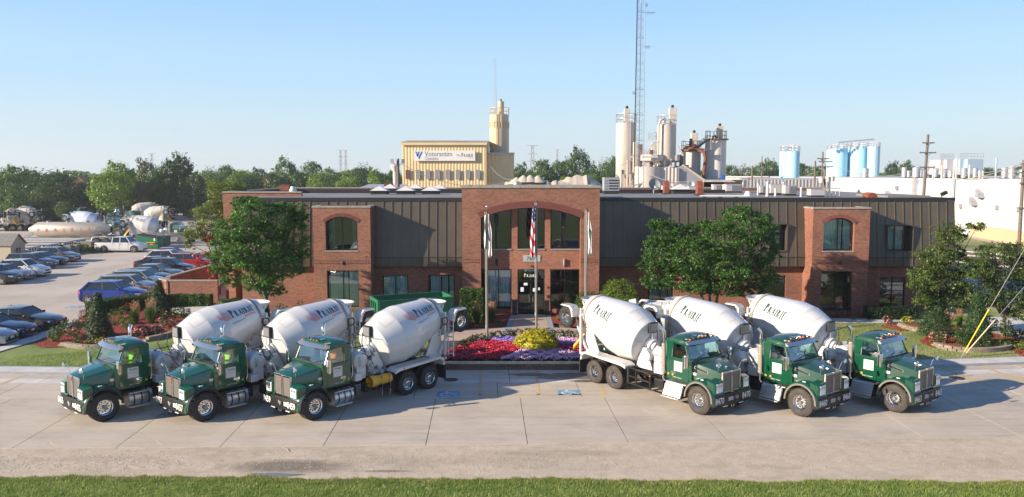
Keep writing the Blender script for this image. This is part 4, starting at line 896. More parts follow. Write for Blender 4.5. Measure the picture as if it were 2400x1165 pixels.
    # fenders: arch over the wheel, bulging forward to the headlight
    for s in (-1, 1):
        q = G(); rr = []; n = 15
        for k in range(n):
            a = R(-8 + 183 * k / (n - 1)); ro = .80; ri = .70; cx, cz = 0.0, .60
            xx = math.cos(a) * ro * (1.0 if a > R(90) else .98); zz = cz + math.sin(a) * ro * 1.02; xi = math.cos(a) * ri; zi = cz + math.sin(a) * ri
            yo = 1.20; f = max(0, math.cos(a)); yi = .50 if a < R(120) else .72
            rr.append([(xx, s * yi, zz + .03), (xx, s * (yo - .16), zz + .01), (xx * .99, s * (yo - .05), zz - .04), (xi * 1.03, s * yo, zi + .03), (xi, s * yo, zi), (xi, s * yi, zi)])
        q.loft(rr, closed=True); fen = P(q, 'fender', cabm, smooth=45)
        q = G(); rr = []
        for k in range(13):
            a = R(-2 + 184 * k / 12); rr.append([(math.cos(a) * r_, s * y_, .60 + math.sin(a) * r_) for r_, y_ in ((.74, 1.19), (.73, 1.24), (.66, 1.24), (.66, 1.15))])
        q.loft(rr, closed=True); P(q, 'fender_flare', RUB if not dusty else GRILLE, fen, smooth=40)
        # headlight block
        q = G(); q.loft([[(x, s * a, zb), (x, s * a, zt), (x, s * b, zt2), (x, s * b, zb)] for x, a, b, zb, zt, zt2 in ((.40, .58, 1.17, .93, 1.52, 1.44), (.68, .59, 1.12, .93, 1.46, 1.37), (.75, .61, 1.07, .95, 1.40, 1.31))]); P(q, 'headlight_housing', cabm, fen, smooth=30, bevel=.02)
        q = G(); q.add([(.765, s * .66, 1.36), (.765, s * .99, 1.35), (.66, s * 1.125, 1.30), (.67, s * 1.12, 1.02), (.775, s * .99, .98), (.775, s * .66, .99)], [(0, 1, 4, 5), (1, 2, 3, 4)]); hl = P(q, 'headlight', LENS)
        for zz in (1.25,):
            for yy in (.76, .92):
                q = G(); q.lathe([(0, .06), (.008, .055), (.01, .02)], (.772, s * yy, zz), (1, 0, 0), n=12); P(q, 'reflector', ALU, hl, smooth=30)
        q = G(); q.add([(.735, s * 1.02, 1.31), (.655, s * 1.125, 1.30), (.60, s * 1.135, 1.22), (.66, s * 1.12, 1.12)], [(0, 1, 2, 3)]); P(q, 'turn_signal', ORG, hl)
        q = G(); q.box((.1, s * 1.10, 1.415), (.14, .05, .03)); P(q, 'fender_light', LENS, fen)
        # hood mirror
        q = G(); q.tube((.50, s * .62, 1.62), (.56, s * .70, 1.94), .012, n=6); q.path([(.56, s * .70, 1.94), (.60, s * .74, 2.06), (.66, s * .82, 2.08)], .012, 5); mm = P(q, 'hood_mirror', CHROME); q = G(); q.lathe([(0, .02), (.03, .10), (.08, .115), (.085, .09)], (.74, s * .84, 2.09), (-1, -s * .15, -.15), n=14); P(q, 'mirror_head', CHROME, mm, smooth=50)
        # door mirror
        q = G(); q.tube((-.60, s * 1.02, 1.98), (-.52, s * 1.36, 1.99), .016, n=6); q.tube((-.60, s * 1.02, 1.90), (-.52, s * 1.36, 1.91), .016, n=6); mm = P(q, 'door_mirror', BLK2 if s < 0 else CHROME)
        q = G(); q.box((-.53, s * 1.38, 2.06), (.14, .20, .58), rz=s * .15); P(q, 'mirror_head', CHROME, mm, bevel=.05)
        q = G(); q.box((-.605, s * 1.39, 2.06), (.01, .16, .48), rz=s * .15); P(q, 'mirror_glass', ALU, mm)
    # grille
    q = G(); x0, x1 = .64, .70
    for a in ((-.58, -.52), (-.028, .028), (.52, .58)): q.bx(x0, x1 + (.025 if a[0] == -.028 else 0), a[0], a[1], .90, 1.75)
    q.bx(x0, x1 - .004, -.52, -.028, 1.68, 1.745); q.bx(x0, x1 - .004, .028, .52, 1.68, 1.745); q.bx(x0, x1 - .004, -.52, -.028, .90, .955); q.bx(x0, x1 - .004, .028, .52, .90, .955)
    grl = P(q, 'grille', GRSUR if dusty else CHROME, bevel=.01)
    for s in (-1, 1): q = G(); q.bx(x0 + .005, x1 - .025, s * .028, s * .52, .955, 1.68); P(q, 'grille_mesh', GRILLE, grl)
    q = G()
    for s in (-1, 1):
        for k in range(11): y = s * (.06 + .043 * k); q.bx(x1 - .026, x1 - .021, y - .003, y + .003, .96, 1.655)
    o = P(q, 'grille_bars', STEEL, grl); o['kind'] = 'stuff'
    q = G(); q.prism([(-.022, 1.68), (0, 1.71), (.022, 1.68), (.018, 1.58), (0, 1.56), (-.018, 1.58)], 'x', x1 + .026, x1 + .035); P(q, 'grille_badge', REDL, grl)
    # bumper
    q = G(); rr = []
    for y, x in ((-1.2, .55), (-1.12, .74), (-.85, .80), (0, .83), (.85, .80), (1.12, .74), (1.2, .55)): rr.append([(x, y, .42), (x + .01, y, .50), (x + .01, y, .84), (x, y, .885), (x - .08, y, .885), (x - .08, y, .42)])
    q.loft(rr, closed=True); bum = P(q, 'bumper', BLACK, smooth=30)
    q = G(); q.bx(.815, .85, -.36 if dusty else .30, -.06 if dusty else .55, .60, .75); pl = P(q, 'licence_plate', WPAINT if not dusty else SIGNG, bum)
    q = G(); put_text(q, 'P 1847', .10, (.853, -.21 if dusty else .425, .635), (0, 1, 0), (0, 0, 1), lift=.001); P(q, 'lettering', GREYT, pl)
    q = G(); q.path([(.80, -.12, .42), (.80, -.12, .33), (.80, .04, .33), (.80, .04, .42)], .016, 6); P(q, 'tow_hook', ALU, bum)
    for s in (-1, 1): q = G(); q.box((.80, s * .5, .395), (.03, .26, .03)); P(q, 'bumper_lamp', LENS, bum)
    q = G(); q.box((.87, .10, .72), (.08, .20, .08)); q.tube((.9, .14, .62), (.9, .04, .80), .025, n=6); P(q, 'tow_bracket', STEEL, bum)
    # tanks and steps
    q = G(); q.tube((-.98, .86, .62), (-1.92, .86, .62), .31, n=20); ft = P(q, 'fuel_tank', ALU, smooth=50)
    for x in (-1.15, -1.45, -1.75): q = G(); q.lathe([(0, .318), (.05, .318)], (x, .86, .62), (-1, 0, 0), n=20); P(q, 'tank_strap', BLK2, ft)
    q = G(); q.bx(-.95, -1.85, 1.02, 1.24, .90, .93); P(q, 'step', DIAM); q = G(); q.bx(-.95, -1.75, 1.04, 1.30, .34, .37); P(q, 'step', DIAM)
    q = G(); q.bx(-.85, -1.95, -.66, -.98, .93, .97); P(q, 'step', DIAM)
    q = G(); q.prism([(-.98, .93), (-1.04, .86), (-1.20, .42), (-.66, .42), (-.66, .93)], 'x', -.98, -1.92); sb = P(q, 'step_box', DIAM)
    q = G()
    for k in range(5): z = .50 + .085 * k; q.bx(-.99, -1.91, -1.215 + (z - .42) * .36, -1.175 + (z - .42) * .36, z, z + .025)
    o = P(q, 'step_ribs', ALU, sb); o['kind'] = 'stuff'
    q = G(); q.bx(-.98, -1.9, -1.30, -1.02, .36, .39); P(q, 'step', DIAM)
    q = G(); q.prism([(-1.0, .90), (-.66, .90), (-.66, .40), (-1.2, .40)], 'x', -.93, -.975); P(q, 'step_bracket', BLACK)
    q = G(); q.bx(-2.05, -2.6, -.55, -1.02, .55, .92); P(q, 'battery_box', BLACK, bevel=.02)
    # exhaust stack on the right side
    q = G(); q.path([(-2.0, -.98, .95), (-2.05, -1.02, 1.05), (-2.05, -1.02, 2.8)], .055, 10); ex = P(q, 'exhaust_stack', CHROME, smooth=60)
    q = G(); q.path([(-2.05, -1.02, 2.75), (-2.05, -1.02, 2.98), (-2.07, -1.05, 3.10), (-2.16, -1.12, 3.24)], [.06, .065, .07, .075], 12); P(q, 'exhaust_tip', CHROME, ex, smooth=60)
    q = G(); q.lathe([(0, .092), (1.3, .092)], (-2.05, -1.02, 1.25), (0, 0, 1), n=16); P(q, 'heat_shield', GRSUR, ex, smooth=60)
    q = G()
    for k in range(20):
        for j in range(7):
            a = R(180 + 30 * (j - 3) + (15 if k % 2 else 0)); q.box((-2.05 + .093 * math.cos(a), -1.02 + .093 * math.sin(a), 1.3 + k * .06), (.004, .018, .032), rot=Matrix.Rotation(a, 4, 'Z'))
    o = P(q, 'shield_slots', BLK2, ex); o['kind'] = 'stuff'
    for s in (-1, 1): q = G(); q.path([(-1.93, s * 1.0, 1.3), (-1.96, s * 1.05, 1.45), (-1.96, s * 1.03, 2.6), (-1.92, s * .98, 2.7)], .018, 6); P(q, 'grab_rail', CHROME)
    # front wheels
    fm = WH['fd' if dusty else 'f']; rm_ = WH['rd' if dusty else 'r']
    for s in (-1, 1):
        add_wheel(T, fm, 0, s * 1.22, .56, s)
        for x in (-4.85, -6.15): add_wheel(T, rm_, x, s * 1.22, .52, s)
    # behind the cab: water tank, gearbox, cooler, pedestal
    q = G(); q.lathe([(-.02, .01), (-.0, .26), (.04, .35), (.08, .38), (1.42, .38), (1.46, .35), (1.50, .26), (1.52, .01)], (-2.66, -.75, 1.83), (0, 1, 0), n=24); wt = P(q, 'water_tank', drum, smooth=40)
    q = G(); q.bx(-2.9, -2.42, -.7, -.5, 1.06, 1.55); q.bx(-2.9, -2.42, .5, .72, 1.06, 1.55); P(q, 'tank_stand', WHITE, wt)
    for y in (-.35, .35): q = G(); q.lathe([(0, .388), (.05, .388)], (-2.66, y, 1.83), (0, 1, 0), n=24); P(q, 'tank_strap', WHITE, wt)
    q = G(); q.tube((-2.66, 0, 2.2), (-2.66, 0, 2.28), .09, n=12); q.tube((-2.66, .3, 2.2), (-2.66, .3, 2.26), .04, n=8); q.path([(-2.66, 0, 2.3), (-2.8, .2, 2.35), (-3.0, .4, 2.25)], .02, 6); P(q, 'tank_valve', ALU, wt, smooth=40)
    q = G(); q.lathe([(0, .01), (.01, .2), (.05, .25), (.35, .26), (.4, .2), (.42, .01)], (-3.15, -.62, 1.78), (0, -1, 0), n=18); P(q, 'filter_canister', WHITE, smooth=40)
    q = G(); q.prism([(-3.15, 1.06), (-3.35, 1.55), (-3.5, 2.0), (-3.72, 2.0), (-4.0, 1.5), (-4.15, 1.06)], 'y', -.52, -.42); q.prism([(-3.15, 1.06), (-3.35, 1.55), (-3.5, 2.0), (-3.72, 2.0), (-4.0, 1.5), (-4.15, 1.06)], 'y', .42, .52); q.bx(-3.75, -3.2, -.42, .42, 1.06, 1.2); P(q, 'front_pedestal', WHITE, bevel=.015)
    q = G(); a = DRUM_O; q.lathe([(0, .36), (.10, .36), (.11, .29), (.2, .29), (.21, .33), (.28, .33), (.30, .24), (.42, .22), (.44, .14), (.62, .12), (.64, .01)], a - DRUM_AX * .16 * -1 + DRUM_AX * -.30, -DRUM_AX, n=18); P(q, 'gearbox', WHITE, smooth=30)
    q = G(); q.lathe([(0, .17), (.3, .17), (.31, .12), (.5, .1), (.51, .01)], (-3.35, .2, 1.55), (0, 1, -.1), n=14); q.lathe([(0, .13), (.25, .12), (.26, .01)], (-3.3, .35, 2.05), (.5, 1, 0), n=12); P(q, 'hydraulic_pump', WHITE, smooth=30)
    q = G(); q.bx(-3.72, -3.54, -.26, .22, 2.62, 3.08); oc = P(q, 'oil_cooler', BLK2, bevel=.02); q = G(); q.bx(-3.538, -3.532, -.23, .19, 2.66, 3.04); P(q, 'cooler_core', STEEL, oc); q = G(); q.bx(-3.68, -3.58, -.1, .1, 2.0, 2.62); P(q, 'cooler_post', WHITE, oc)
    for pts in ([(-3.35, .1, 2.7), (-3.05, .35, 2.9), (-2.9, .5, 2.5), (-3.1, .45, 2.05)], [(-3.35, -.1, 2.7), (-3.1, -.3, 2.85), (-2.95, -.45, 2.4), (-3.15, -.4, 2.0)], [(-2.66, .55, 2.2), (-2.8, .9, 2.1), (-3.1, .95, 1.7), (-3.4, .8, 1.2)], [(-2.7, .2, 2.3), (-3.0, .7, 2.45), (-3.4, .7, 1.9)]):
        q = G(); q.path(pts, .018, 6); P(q, 'hose', BLK2)
    q = G(); q.box((-2.35, .75, 1.22), (.35, .4, .3)); P(q, 'control_box', WHITE, bevel=.02)
    for j in range(5): q = G(); q.box((-3.2 - .2 * j, .62 + .07 * (j % 2), 1.16 + .1 * (j % 3)), (.1, .1, .16)); P(q, 'valve_block', WHITE if j % 2 else STEEL)
    # drum
    q = G(); q.lathe(DPROF[:5] + [(.925, 1.235), (.935, 1.235), (.94, 1.245)] + [(1.60, 1.245), (1.605, 1.235), (1.615, 1.235), (1.62, 1.24)] + [(3.34, .86), (3.72, .74), (3.74, .64), (3.5, .58)], DRUM_O, DRUM_AX, n=64); dr = P(q, 'drum', drum, smooth=22)
    q = G(); q.lathe([(3.35, .86), (3.35, .90), (3.46, .875), (3.46, .82)], DRUM_O, DRUM_AX, n=48); P(q, 'roller_ring', GRSUR if dusty else STEEL, dr, smooth=30)
    for ph in (-.42, .42):     # hatch outline, bolt by bolt
        q = G()
        for k in range(9):
            for (t, p) in ((.35 + .065 * k, ph - .22), (.35 + .065 * k, ph + .22)):
                c = drum_pt(t, p, .004); q.box(c, (.022, .022, .012))
        for k in range(8):
            for t in (.35, .88): c = drum_pt(t, ph - .22 + .44 * k / 7, .004); q.box(c, (.022, .022, .012))
        o = P(q, 'hatch_bolts', STEEL, dr); o['kind'] = 'stuff'
    for s in (-1, 1):
        Q, w = serif_word('PRAIRIE'); k = .31; tc0 = 3.28
        if s > 0: fn = lambda x, y: drum_pt(tc0 - (w - x) * k * .66 if False else (tc0 - 1.28 + x * k * .78), s * (.98 - y * k / 1.05 * .95), .006)
        else: fn = lambda x, y: drum_pt(tc0 - x * k * .82 - .45, s * (1.20 - y * k / 1.05 * 1.1), .006)
        q = G(); map_quads(q, Q, fn, sub=2); P(q, 'lettering', DGT, dr)
        q = G(); vs, fs, tw = text_geo('MATERIAL', .17); L0 = w * k * .78
        base_t = (tc0 - 1.28 + L0 - tw * .8) if s > 0 else tc0 - .45 - L0 + tw * .8
        q.add([drum_pt(base_t + (v[0] if s > 0 else -v[0]) * .8, s * ((1.16 if s > 0 else 1.40) - v[1] / 1.05), .006) for v in vs], fs); P(q, 'lettering', REDT if s > 0 else PINKT, dr)
        q = G(); vs, fs, tw = text_geo('www.prairie.com', .12); bt = (tc0 - 1.40) if s > 0 else (tc0 - .2)
        q.add([drum_pt(bt + (v[0] if s > 0 else -v[0]) * .85, s * ((1.22 if s > 0 else 1.42) - v[1] / 1.05), .006) for v in vs], fs); P(q, 'lettering', GREYT, dr)
        q = G()     # the fan-shaped mark of red strokes
        for j in range(8):
            u = j / 7; x0 = -.62 + .62 * u; hh = .22 + .16 * math.sin(u * 3.0); yb = .02 + .10 * (1 - u) - .08 * math.sin(u * 3.1)
            f2 = (lambda x, y: drum_pt(tc0 - 1.36 + x * .8, s * (1.0 - y / 1.05), .006)) if s > 0 else (lambda x, y: drum_pt(tc0 + .10 - x - .6, s * (.93 - y / 1.05), .006))
            if s < 0: f2 = lambda x, y: drum_pt(3.30 + x * .6, s * (1.12 - y / 1.05), .006)
            lean = -.12 * (1 - u)
            map_quads(q, [[(x0, yb), (x0 + .05, yb - .01), (x0 + .05 + lean, yb + hh), (x0 + .02 + lean, yb + hh)]], f2, sub=2)
        P(q, 'logo', REDT if s > 0 else PINKT, dr)
    # rear pedestal, rollers, hopper, chutes
    for s in (-1, 1):
        q = G(); q.prism([(-6.35, 1.20), (-6.75, 2.0), (-7.0, 2.55), (-7.12, 3.05), (-7.42, 3.05), (-7.42, 1.1), (-7.0, 1.06)], 'y', s * .62 - .03, s * .62 + .03); o = P(q, 'rear_pedestal', drum, bevel=.01)
        q = G()
        for k in range(4): q.tube((-7.27, s * .655, 2.2 + k * .16), (-7.27, s * .665, 2.2 + k * .16), .03, n=8)
        P(q, 'bolt_holes', BLK2, o, kind='stuff')
        q = G(); q.lathe([(0, .05), (0, .13), (.12, .13), (.12, .05)], (-6.85, s * .45 - .06, 2.22), (0, 1, 0), n=14); P(q, 'drum_roller', STEEL)
        q = G(); q.bx(-7.48, -7.40, s * .88 - .05, s * .88 + .05, 1.1, 3.3); P(q, 'rear_post', drum)
    q = G(); q.bx(-7.45, -7.1, -.62, .62, 1.3, 1.42); q.bx(-7.45, -7.3, -.9, .9, 2.95, 3.05); P(q, 'rear_crossbeam', drum)
    q = G(); rr = []
    for z, x0, x1, w in ((3.12, -7.25, -7.55, .30), (3.42, -7.15, -7.85, .42), (3.72, -7.05, -8.05, .72)):
        rr.append([((x0 + x1) / 2 + (x0 - x1) / 2 * math.cos(t) * 1.0, w * math.sin(t), z) for t in [2 * math.pi * k / 20 for k in range(20)]])
    q.loft(rr, caps=False); rr2 = [[(p[0] * .985 - .11, p[1] * .97, p[2]) for p in r] for r in rr[::-1]]
    q.loft([rr[-1], rr2[0]], caps=False); q.loft(rr2, caps=False); hp = P(q, 'hopper', drum, smooth=35)
    for s in (-1, 1): q = G(); q.beam((-7.3, s * .6, 3.0), (-7.6, s * .62, 3.6), .05); q.beam((-7.45, s * .85, 3.1), (-7.2, s * .55, 3.62), .04); P(q, 'hopper_brace', drum, hp)
    q = G(); rr = []
    for k in range(2):
        c = Vector((-7.55, 0, 3.0)) if k == 0 else Vector((-8.0, 0, 2.3)); rr.append([c + Vector((0, .32 * math.sin(t), -.30 * math.cos(t))) for t in [R(-95 + 190 * j / 10) for j in range(11)]])
    rr.append([p + Vector((.03, 0, .03)) for p in rr[1]]); rr.append([p + Vector((.03, 0, .03)) for p in rr[0]]); q.loft(rr, closed=False, caps=False); P(q, 'chute', drum, smooth=60)
    q = G(); rr = []
    for k in range(2):
        c = Vector((-7.75, -.15, 2.15)) if k == 0 else Vector((-8.25, -.65, 1.25)); rr.append([c + Vector((.22 * math.sin(t), -.20 * math.sin(t), -.24 * math.cos(t))) for t in [R(-95 + 190 * j / 10) for j in range(11)]])
    rr.append([Vector(p) + Vector((.02, 0, .03)) for p in rr[1]]); rr.append([Vector(p) + Vector((.02, 0, .03)) for p in rr[0]]); q.loft(rr, closed=False, caps=False); P(q, 'folded_chute', YELL, smooth=60)
    # ladder (left rear)
    q = G(); q.bx(-7.62, -7.58, .90, .94, 1.25, 3.05); lad = P(q, 'ladder', drum); q = G(); q.bx(-7.62, -7.58, 1.24, 1.28, 1.25, 3.05); P(q, 'ladder_rail', drum, lad)
    for k in range(6): q = G(); q.bx(-7.65, -7.55, .945, 1.235, 1.35 + k * .26, 1.38 + k * .26); P(q, 'rung', drum, lad)
    q = G(); q.bx(-7.85, -7.3, .9, 1.28, 2.35, 2.38); P(q, 'platform', DIAM, lad); q = G(); q.path([(-7.6, .92, 3.0), (-7.5, .92, 3.12), (-7.1, .95, 3.12), (-7.0, .95, 3.0)], .018, 6); P(q, 'handrail', drum, lad)
    q = G(); 
    for k in range(16):
        a0, a1 = 2 * math.pi * k / 16, 2 * math.pi * (k + 1) / 16; q.tube((-7.35 + .17 * math.cos(a0), .98, 2.9 + .17 * math.sin(a0)), (-7.35 + .17 * math.cos(a1), .98, 2.9 + .17 * math.sin(a1)), .022, n=5)
    P(q, 'hose_coil', BLK2)
    q = G(); q.path([(-7.4, 1.0, 1.3), (-7.0, 1.1, 1.15), (-6.4, 1.0, 1.35), (-5.9, .8, 1.5)], .022, 6); P(q, 'hose', BLK2)
    # rear fenders, mudflaps
    for s in (-1, 1):
        q = G(); q.prism([(-4.05, 1.12), (-4.05, 1.20), (-4.3, 1.30), (-6.75, 1.38), (-7.0, 1.30), (-7.05, .95), (-6.98, .95), (-6.85, 1.22), (-6.7, 1.30), (-4.35, 1.22)], 'y', s * .66, s * 1.27); rf = P(q, 'rear_fender', drum, bevel=.01)
        q = G(); q.prism([(-4.05, 1.19), (-4.3, 1.30), (-6.75, 1.38), (-6.75, 1.29), (-4.35, 1.17), (-4.05, 1.08)], 'y', s * 1.274, s * 1.30); P(q, 'fender_skirt', drum, rf)
        q = G(); q.ball((-4.55, s * 1.305, 1.245), .03, 8, 5); P(q, 'marker_light', REDL, rf); q = G(); q.ball((-6.9, s * 1.30, 1.15), .035, 8, 5); P(q, 'marker_light', REDL, rf)
        q = G(); put_text(q, 'Con-Tech', .09, (-6.3 if s > 0 else -6.3, s * 1.303, 1.295), (1 if s < 0 else -1, 0, 0), (0, 0, 1), lift=.002); P(q, 'lettering', REDT, rf)
        q = G(); q.bx(-7.10, -7.06, s * .68, s * 1.27, .30, .96); P(q, 'mudflap', BLK2)
        q = G(); q.bx(-4.02, -3.98, s * .68, s * 1.2, .45, 1.15); P(q, 'mudflap', BLK2)
    # booster axle folded up at the back
    for s in (-1, 1):
        q = G(); q.beam((-7.3, s * .78, 2.85), (-8.2, s * .80, 2.95), .10, .12); q.beam((-7.2, s * .75, 1.4), (-8.0, s * .78, 2.75), .09); b = P(q, 'booster_arm', drum)
        q = G(); q.prism([(-7.72, 2.85), (-7.75, 3.22), (-7.95, 3.38), (-8.5, 3.40), (-8.62, 3.33), (-8.5, 3.33), (-8.0, 3.30), (-7.85, 3.1), (-7.8, 2.85)], 'y', s * .72, s * 1.18); P(q, 'booster_fender', drum, b, bevel=.01)
        q = G(); q.ball((-7.9, s * 1.19, 3.2), .035, 8, 5); P(q, 'marker_light', REDL, b)
        add_wheel(T, WH['b'], -8.28, s * 1.14, 2.78, s)
    q = G(); q.tube((-8.28, -.85, 2.78), (-8.28, .85, 2.78), .06); P(q, 'booster_axle', BLK2)
    if full:
        if not dusty:    # yellow chute sections strapped to the left side
            q = G(); q.lathe([(0, .21), (1.0, .21), (1.0, .19), (0, .19)], (-2.95, 1.02, .93), (-1, 0, 0), n=22); cs = P(q, 'chute_section', YELL, smooth=40)
            q = G(); q.lathe([(0, .24), (.28, .24), (.28, .215), (0, .215)], (-2.85, 1.02, .93), (-1, 0, 0), n=22); P(q, 'chute_section', YELL, smooth=40)
            for x in (-3.35, -3.8): q = G(); q.path([(x, 1.24, 1.0), (x, 1.27, .8), (x - .02, 1.22, .45), (x + .02, 1.24, .28)], .012, 5); P(q, 'strap', ALU, cs); q = G(); q.lathe([(0, .222), (.03, .222)], (x, 1.02, .93), (-1, 0, 0), n=22); P(q, 'strap', BLK2, cs)
            for x in (-3.1, -4.0): q = G(); q.bx(x, x - .06, .5, 1.0, .66, .72); P(q, 'chute_bracket', BLACK)
        for x in (-2.2, -2.9, -3.4, -3.9): q = G(); q.bx(x - .12, x + .12, .5, .85, .45, .85); P(q, 'air_tank', BLK2, bevel=.04)
        # black tubular chute rack on the right side
        rk = G(); rk.bx(-2.62, -2.68, -1.14, -1.2, .40, 1.1); rk = P(rk, 'chute_rack', BLACK)
        for a, b in (((-2.6, -1.17, 1.07), (-4.0, -1.17, 1.17)), ((-2.6, -1.17, .72), (-4.0, -1.17, .80)), ((-2.6, -1.17, .43), (-4.0, -1.17, .48)), ((-3.95, -1.17, .45), (-3.95, -1.17, 1.15)), ((-3.5, -1.17, .45), (-3.5, -1.17, 1.13)), ((-2.65, -1.17, 1.07), (-2.65, -.5, 1.0)), ((-3.95, -1.17, 1.12), (-3.95, -.5, 1.05))):
            q = G(); q.beam(a, b, .055); P(q, 'rack_bar', BLACK, rk)
        q = G(); q.ball((-2.65, -1.21, 1.02), .035, 8, 5); P(q, 'marker_light', ORG, rk)
    return T
WH = {'f': wheel_meshes(.56, .40, False, False, hubdeep=False), 'fd': wheel_meshes(.56, .40, False, True), 'r': wheel_meshes(.52, .26, True, False, hubdeep=True), 'rd': wheel_meshes(.52, .26, True, True, hubdeep=True), 'b': wheel_meshes(.50, .26, False, False)}
def number_truck(T, num, dusty):
    bum = [c for c in T.children if c.name.startswith('bumper')][0]; wt = [c for c in T.children if c.name.startswith('water_tank')][0]
    for y in (.82, -.86):
        q = G(); put_text(q, num, .36, (.828, y - .04, .545), (0, 1, 0), (0, 0, 1), lift=.012, sx=.74, bold=.006); q.build('fleet_number', WPAINT, bum)
    if dusty: q = G(); put_text(q, num, .2, (-2.64, -.79, 1.82), (1, 0, 0), (0, 0, 1), lift=.012); q.build('fleet_number', GREYT, wt)
    else: q = G(); put_text(q, num, .2, (-2.60, .79, 1.83), (0, 0, 1), (1, 0, 0), lift=.012); q.build('fleet_number', GREYT, wt)
LM = make_mixer(False); RM = make_mixer(True)
def place(T, cx, cy, side, head):
    """cx, cy: where the near front tyre's outer face touches the ground; side: +1 left tyre, -1 right"""
    f = Vector((math.cos(head), math.sin(head))); l = Vector((-f.y, f.x)); o = Vector((cx, cy)) - l * side * 1.22
    T.location = (o.x, o.y, 0); T.rotation_euler = (0, 0, head)
HL = math.atan2(-.756, -.654); HR = math.atan2(-.799, .602)
trucks = []
for i, (nm, p, lab) in enumerate([('8459', (741, 985), 'green cement mixer numbered 8459 with yellow chutes strapped on its side, nearest the flower bed'), ('8457', (483, 988), 'green cement mixer numbered 8457, between mixers 8455 and 8459'), ('8455', (248, 988), 'green cement mixer numbered 8455 with sun glare on its windshield, farthest left')]):
    T = LM if i == 0 else copy_tree(LM)
    trucks.append((T, nm, p, lab, 1, HL, False))
for i, (nm, p, lab) in enumerate([('8470', (1635, 971), 'green cement mixer numbered 8470 with open black chute rack, just right of the flower bed'), ('8460', (1873, 976), 'green cement mixer numbered 8460, middle one of the right hand row'), ('8463', (2093, 966), 'green cement mixer numbered 8463 with its drum out beside the lawn, farthest right')]):
    T = RM if i == 0 else copy_tree(RM)
    trucks.append((T, nm, p, lab, -1, HR, True))
for T, nm, p, lab, s, hd, dusty in trucks:
    tag(T, lab, 'truck', 'cement mixers parked in front of the office'); place(T, *g(*p), s, hd); number_truck(T, nm, dusty)
# ---------------------------------------------------------------- plants
def crown_mesh(name, lobes, n, size, m, seed=1, clump=26, inner=.82, spread=.16, droop=.3, asp=.55):
    """leaves set in clumps over the outside of overlapping lobes (cx, cy, cz, rx, ry, rz)"""
    r = np.random.default_rng(seed); L = np.array(lobes, float); wt = (L[:, 3] * L[:, 5]); wt /= wt.sum(); nc = max(1, n // clump)
    k = r.choice(len(L), nc, p=wt); d = r.normal(size=(nc, 3)); d /= np.linalg.norm(d, axis=1)[:, None]; rad = r.uniform(inner, 1.06, nc) ** 1.0
    C = L[k, :3] + d * L[k, 3:] * rad[:, None]
    ok = np.ones(nc, bool)
    for l in L: ok &= (((C - l[:3]) / l[3:]) ** 2).sum(1) > .52
    C = C[ok]; dd = d[ok]; kk = k[ok]; rep = clump
    sp = spread * L[kk, 3:].mean(1); P = np.repeat(C, rep, 0) + r.normal(size=(len(C) * rep, 3)) * np.repeat(sp, rep)[:, None] * np.array([1, 1, .6])
    N = np.repeat(dd, rep, 0) * .6 + np.array([0, 0, .7]); V, F = leaves(P, size, r, nrm=N, asp=asp, droop=droop)
    return np_mesh(name, V, F, m)
def limbs(q, base, top, r0, ends, r=.06):
    q.path([base, (base + top) / 2 + Vector((.06, .04, 0)), top], [r0, r0 * .8, r0 * .6], 8)
    for e in ends:
        e = Vector(e); mid = (top + e) / 2 + Vector((0, 0, .12 * (e - top).length)); q.path([top - Vector((0, 0, .1)), mid, e], [r0 * .5, r0 * .3, r0 * .12], 6)
def px_lobes(pts, Y0, sy=.8):
    """lobes measured in the photo: (px, py, radius x, radius z in px, depth offset)"""
    out = []
    for x, y, rx, rz, dy in pts:
        X, Z = at(x, y, Y0 + dy); k = (Y0 + dy) / FPX; out.append((X, Y0 + dy, Z, rx * k, rx * k * sy, rz * k))
    return out
def near_tree(px_, lob, base, Y0, n, size, m, label, seed, r0=.16, fork=.35, spread=.16, cat='tree', inner=.82, multi=1):
    L0 = px_lobes(lob, Y0); rq = random.Random(seed); L = []
    for l in L0:
        L.append((l[0], l[1], l[2], l[3] * .76, l[4] * .76, l[5] * .76))
        for j in range(8):
            a = j * 2.4 + rq.random(); e = rq.uniform(-.9, 1.2); f = .62 + .22 * rq.random(); L.append((l[0] + math.cos(a) * math.cos(e) * l[3] * f, l[1] + math.sin(a) * math.cos(e) * l[4] * f, l[2] + math.sin(e) * l[5] * f, l[3] * rq.uniform(.3, .45), l[4] * rq.uniform(.3, .45), l[5] * rq.uniform(.16, .28)))
    bx_, bz = X_(*base, Y0), 0.1; t = empty('tree', (bx_, Y0, bz), 0, label, cat); inv = Matrix.Translation((-bx_, -Y0, -bz))
    c = put('crown', crown_mesh('crown', L, n, size, m, seed, spread=spread, inner=inner), t); c.matrix_parent_inverse = inv
    q = G(); zmid = sum(l[2] for l in L0) / len(L0)
    for s in range(multi):
        off = (s - (multi - 1) / 2) * .35; top = Vector((bx_ + off * 1.6, Y0 + .1 * s, bz + (zmid - bz) * fork)); limbs(q, Vector((bx_ + off * .3, Y0, bz)), top, r0, [(l[0], l[1], l[2]) for l in L0[s::multi]])
    k = q.build('trunk', BARK, t, smooth=60); k.matrix_parent_inverse = inv
    return t
near_tree(0, [(600, 500, 62, 42, 0), (560, 540, 60, 45, -.3), (650, 520, 60, 50, .5), (690, 560, 42, 70, .9), (590, 590, 75, 50, -.6), (655, 620, 62, 45, 0), (525, 585, 42, 42, 0), (610, 650, 50, 35, -.3), (540, 650, 26, 30, 0), (700, 500, 26, 30, .5), (570, 480, 30, 22, 0), (518, 620, 34, 26, 0), (640, 675, 34, 22, .2)],
          (625, 760), 50.5, 80000, .062, LTREE, 'large dark green maple tree in front of the left end of the brick office', 11, r0=.2)
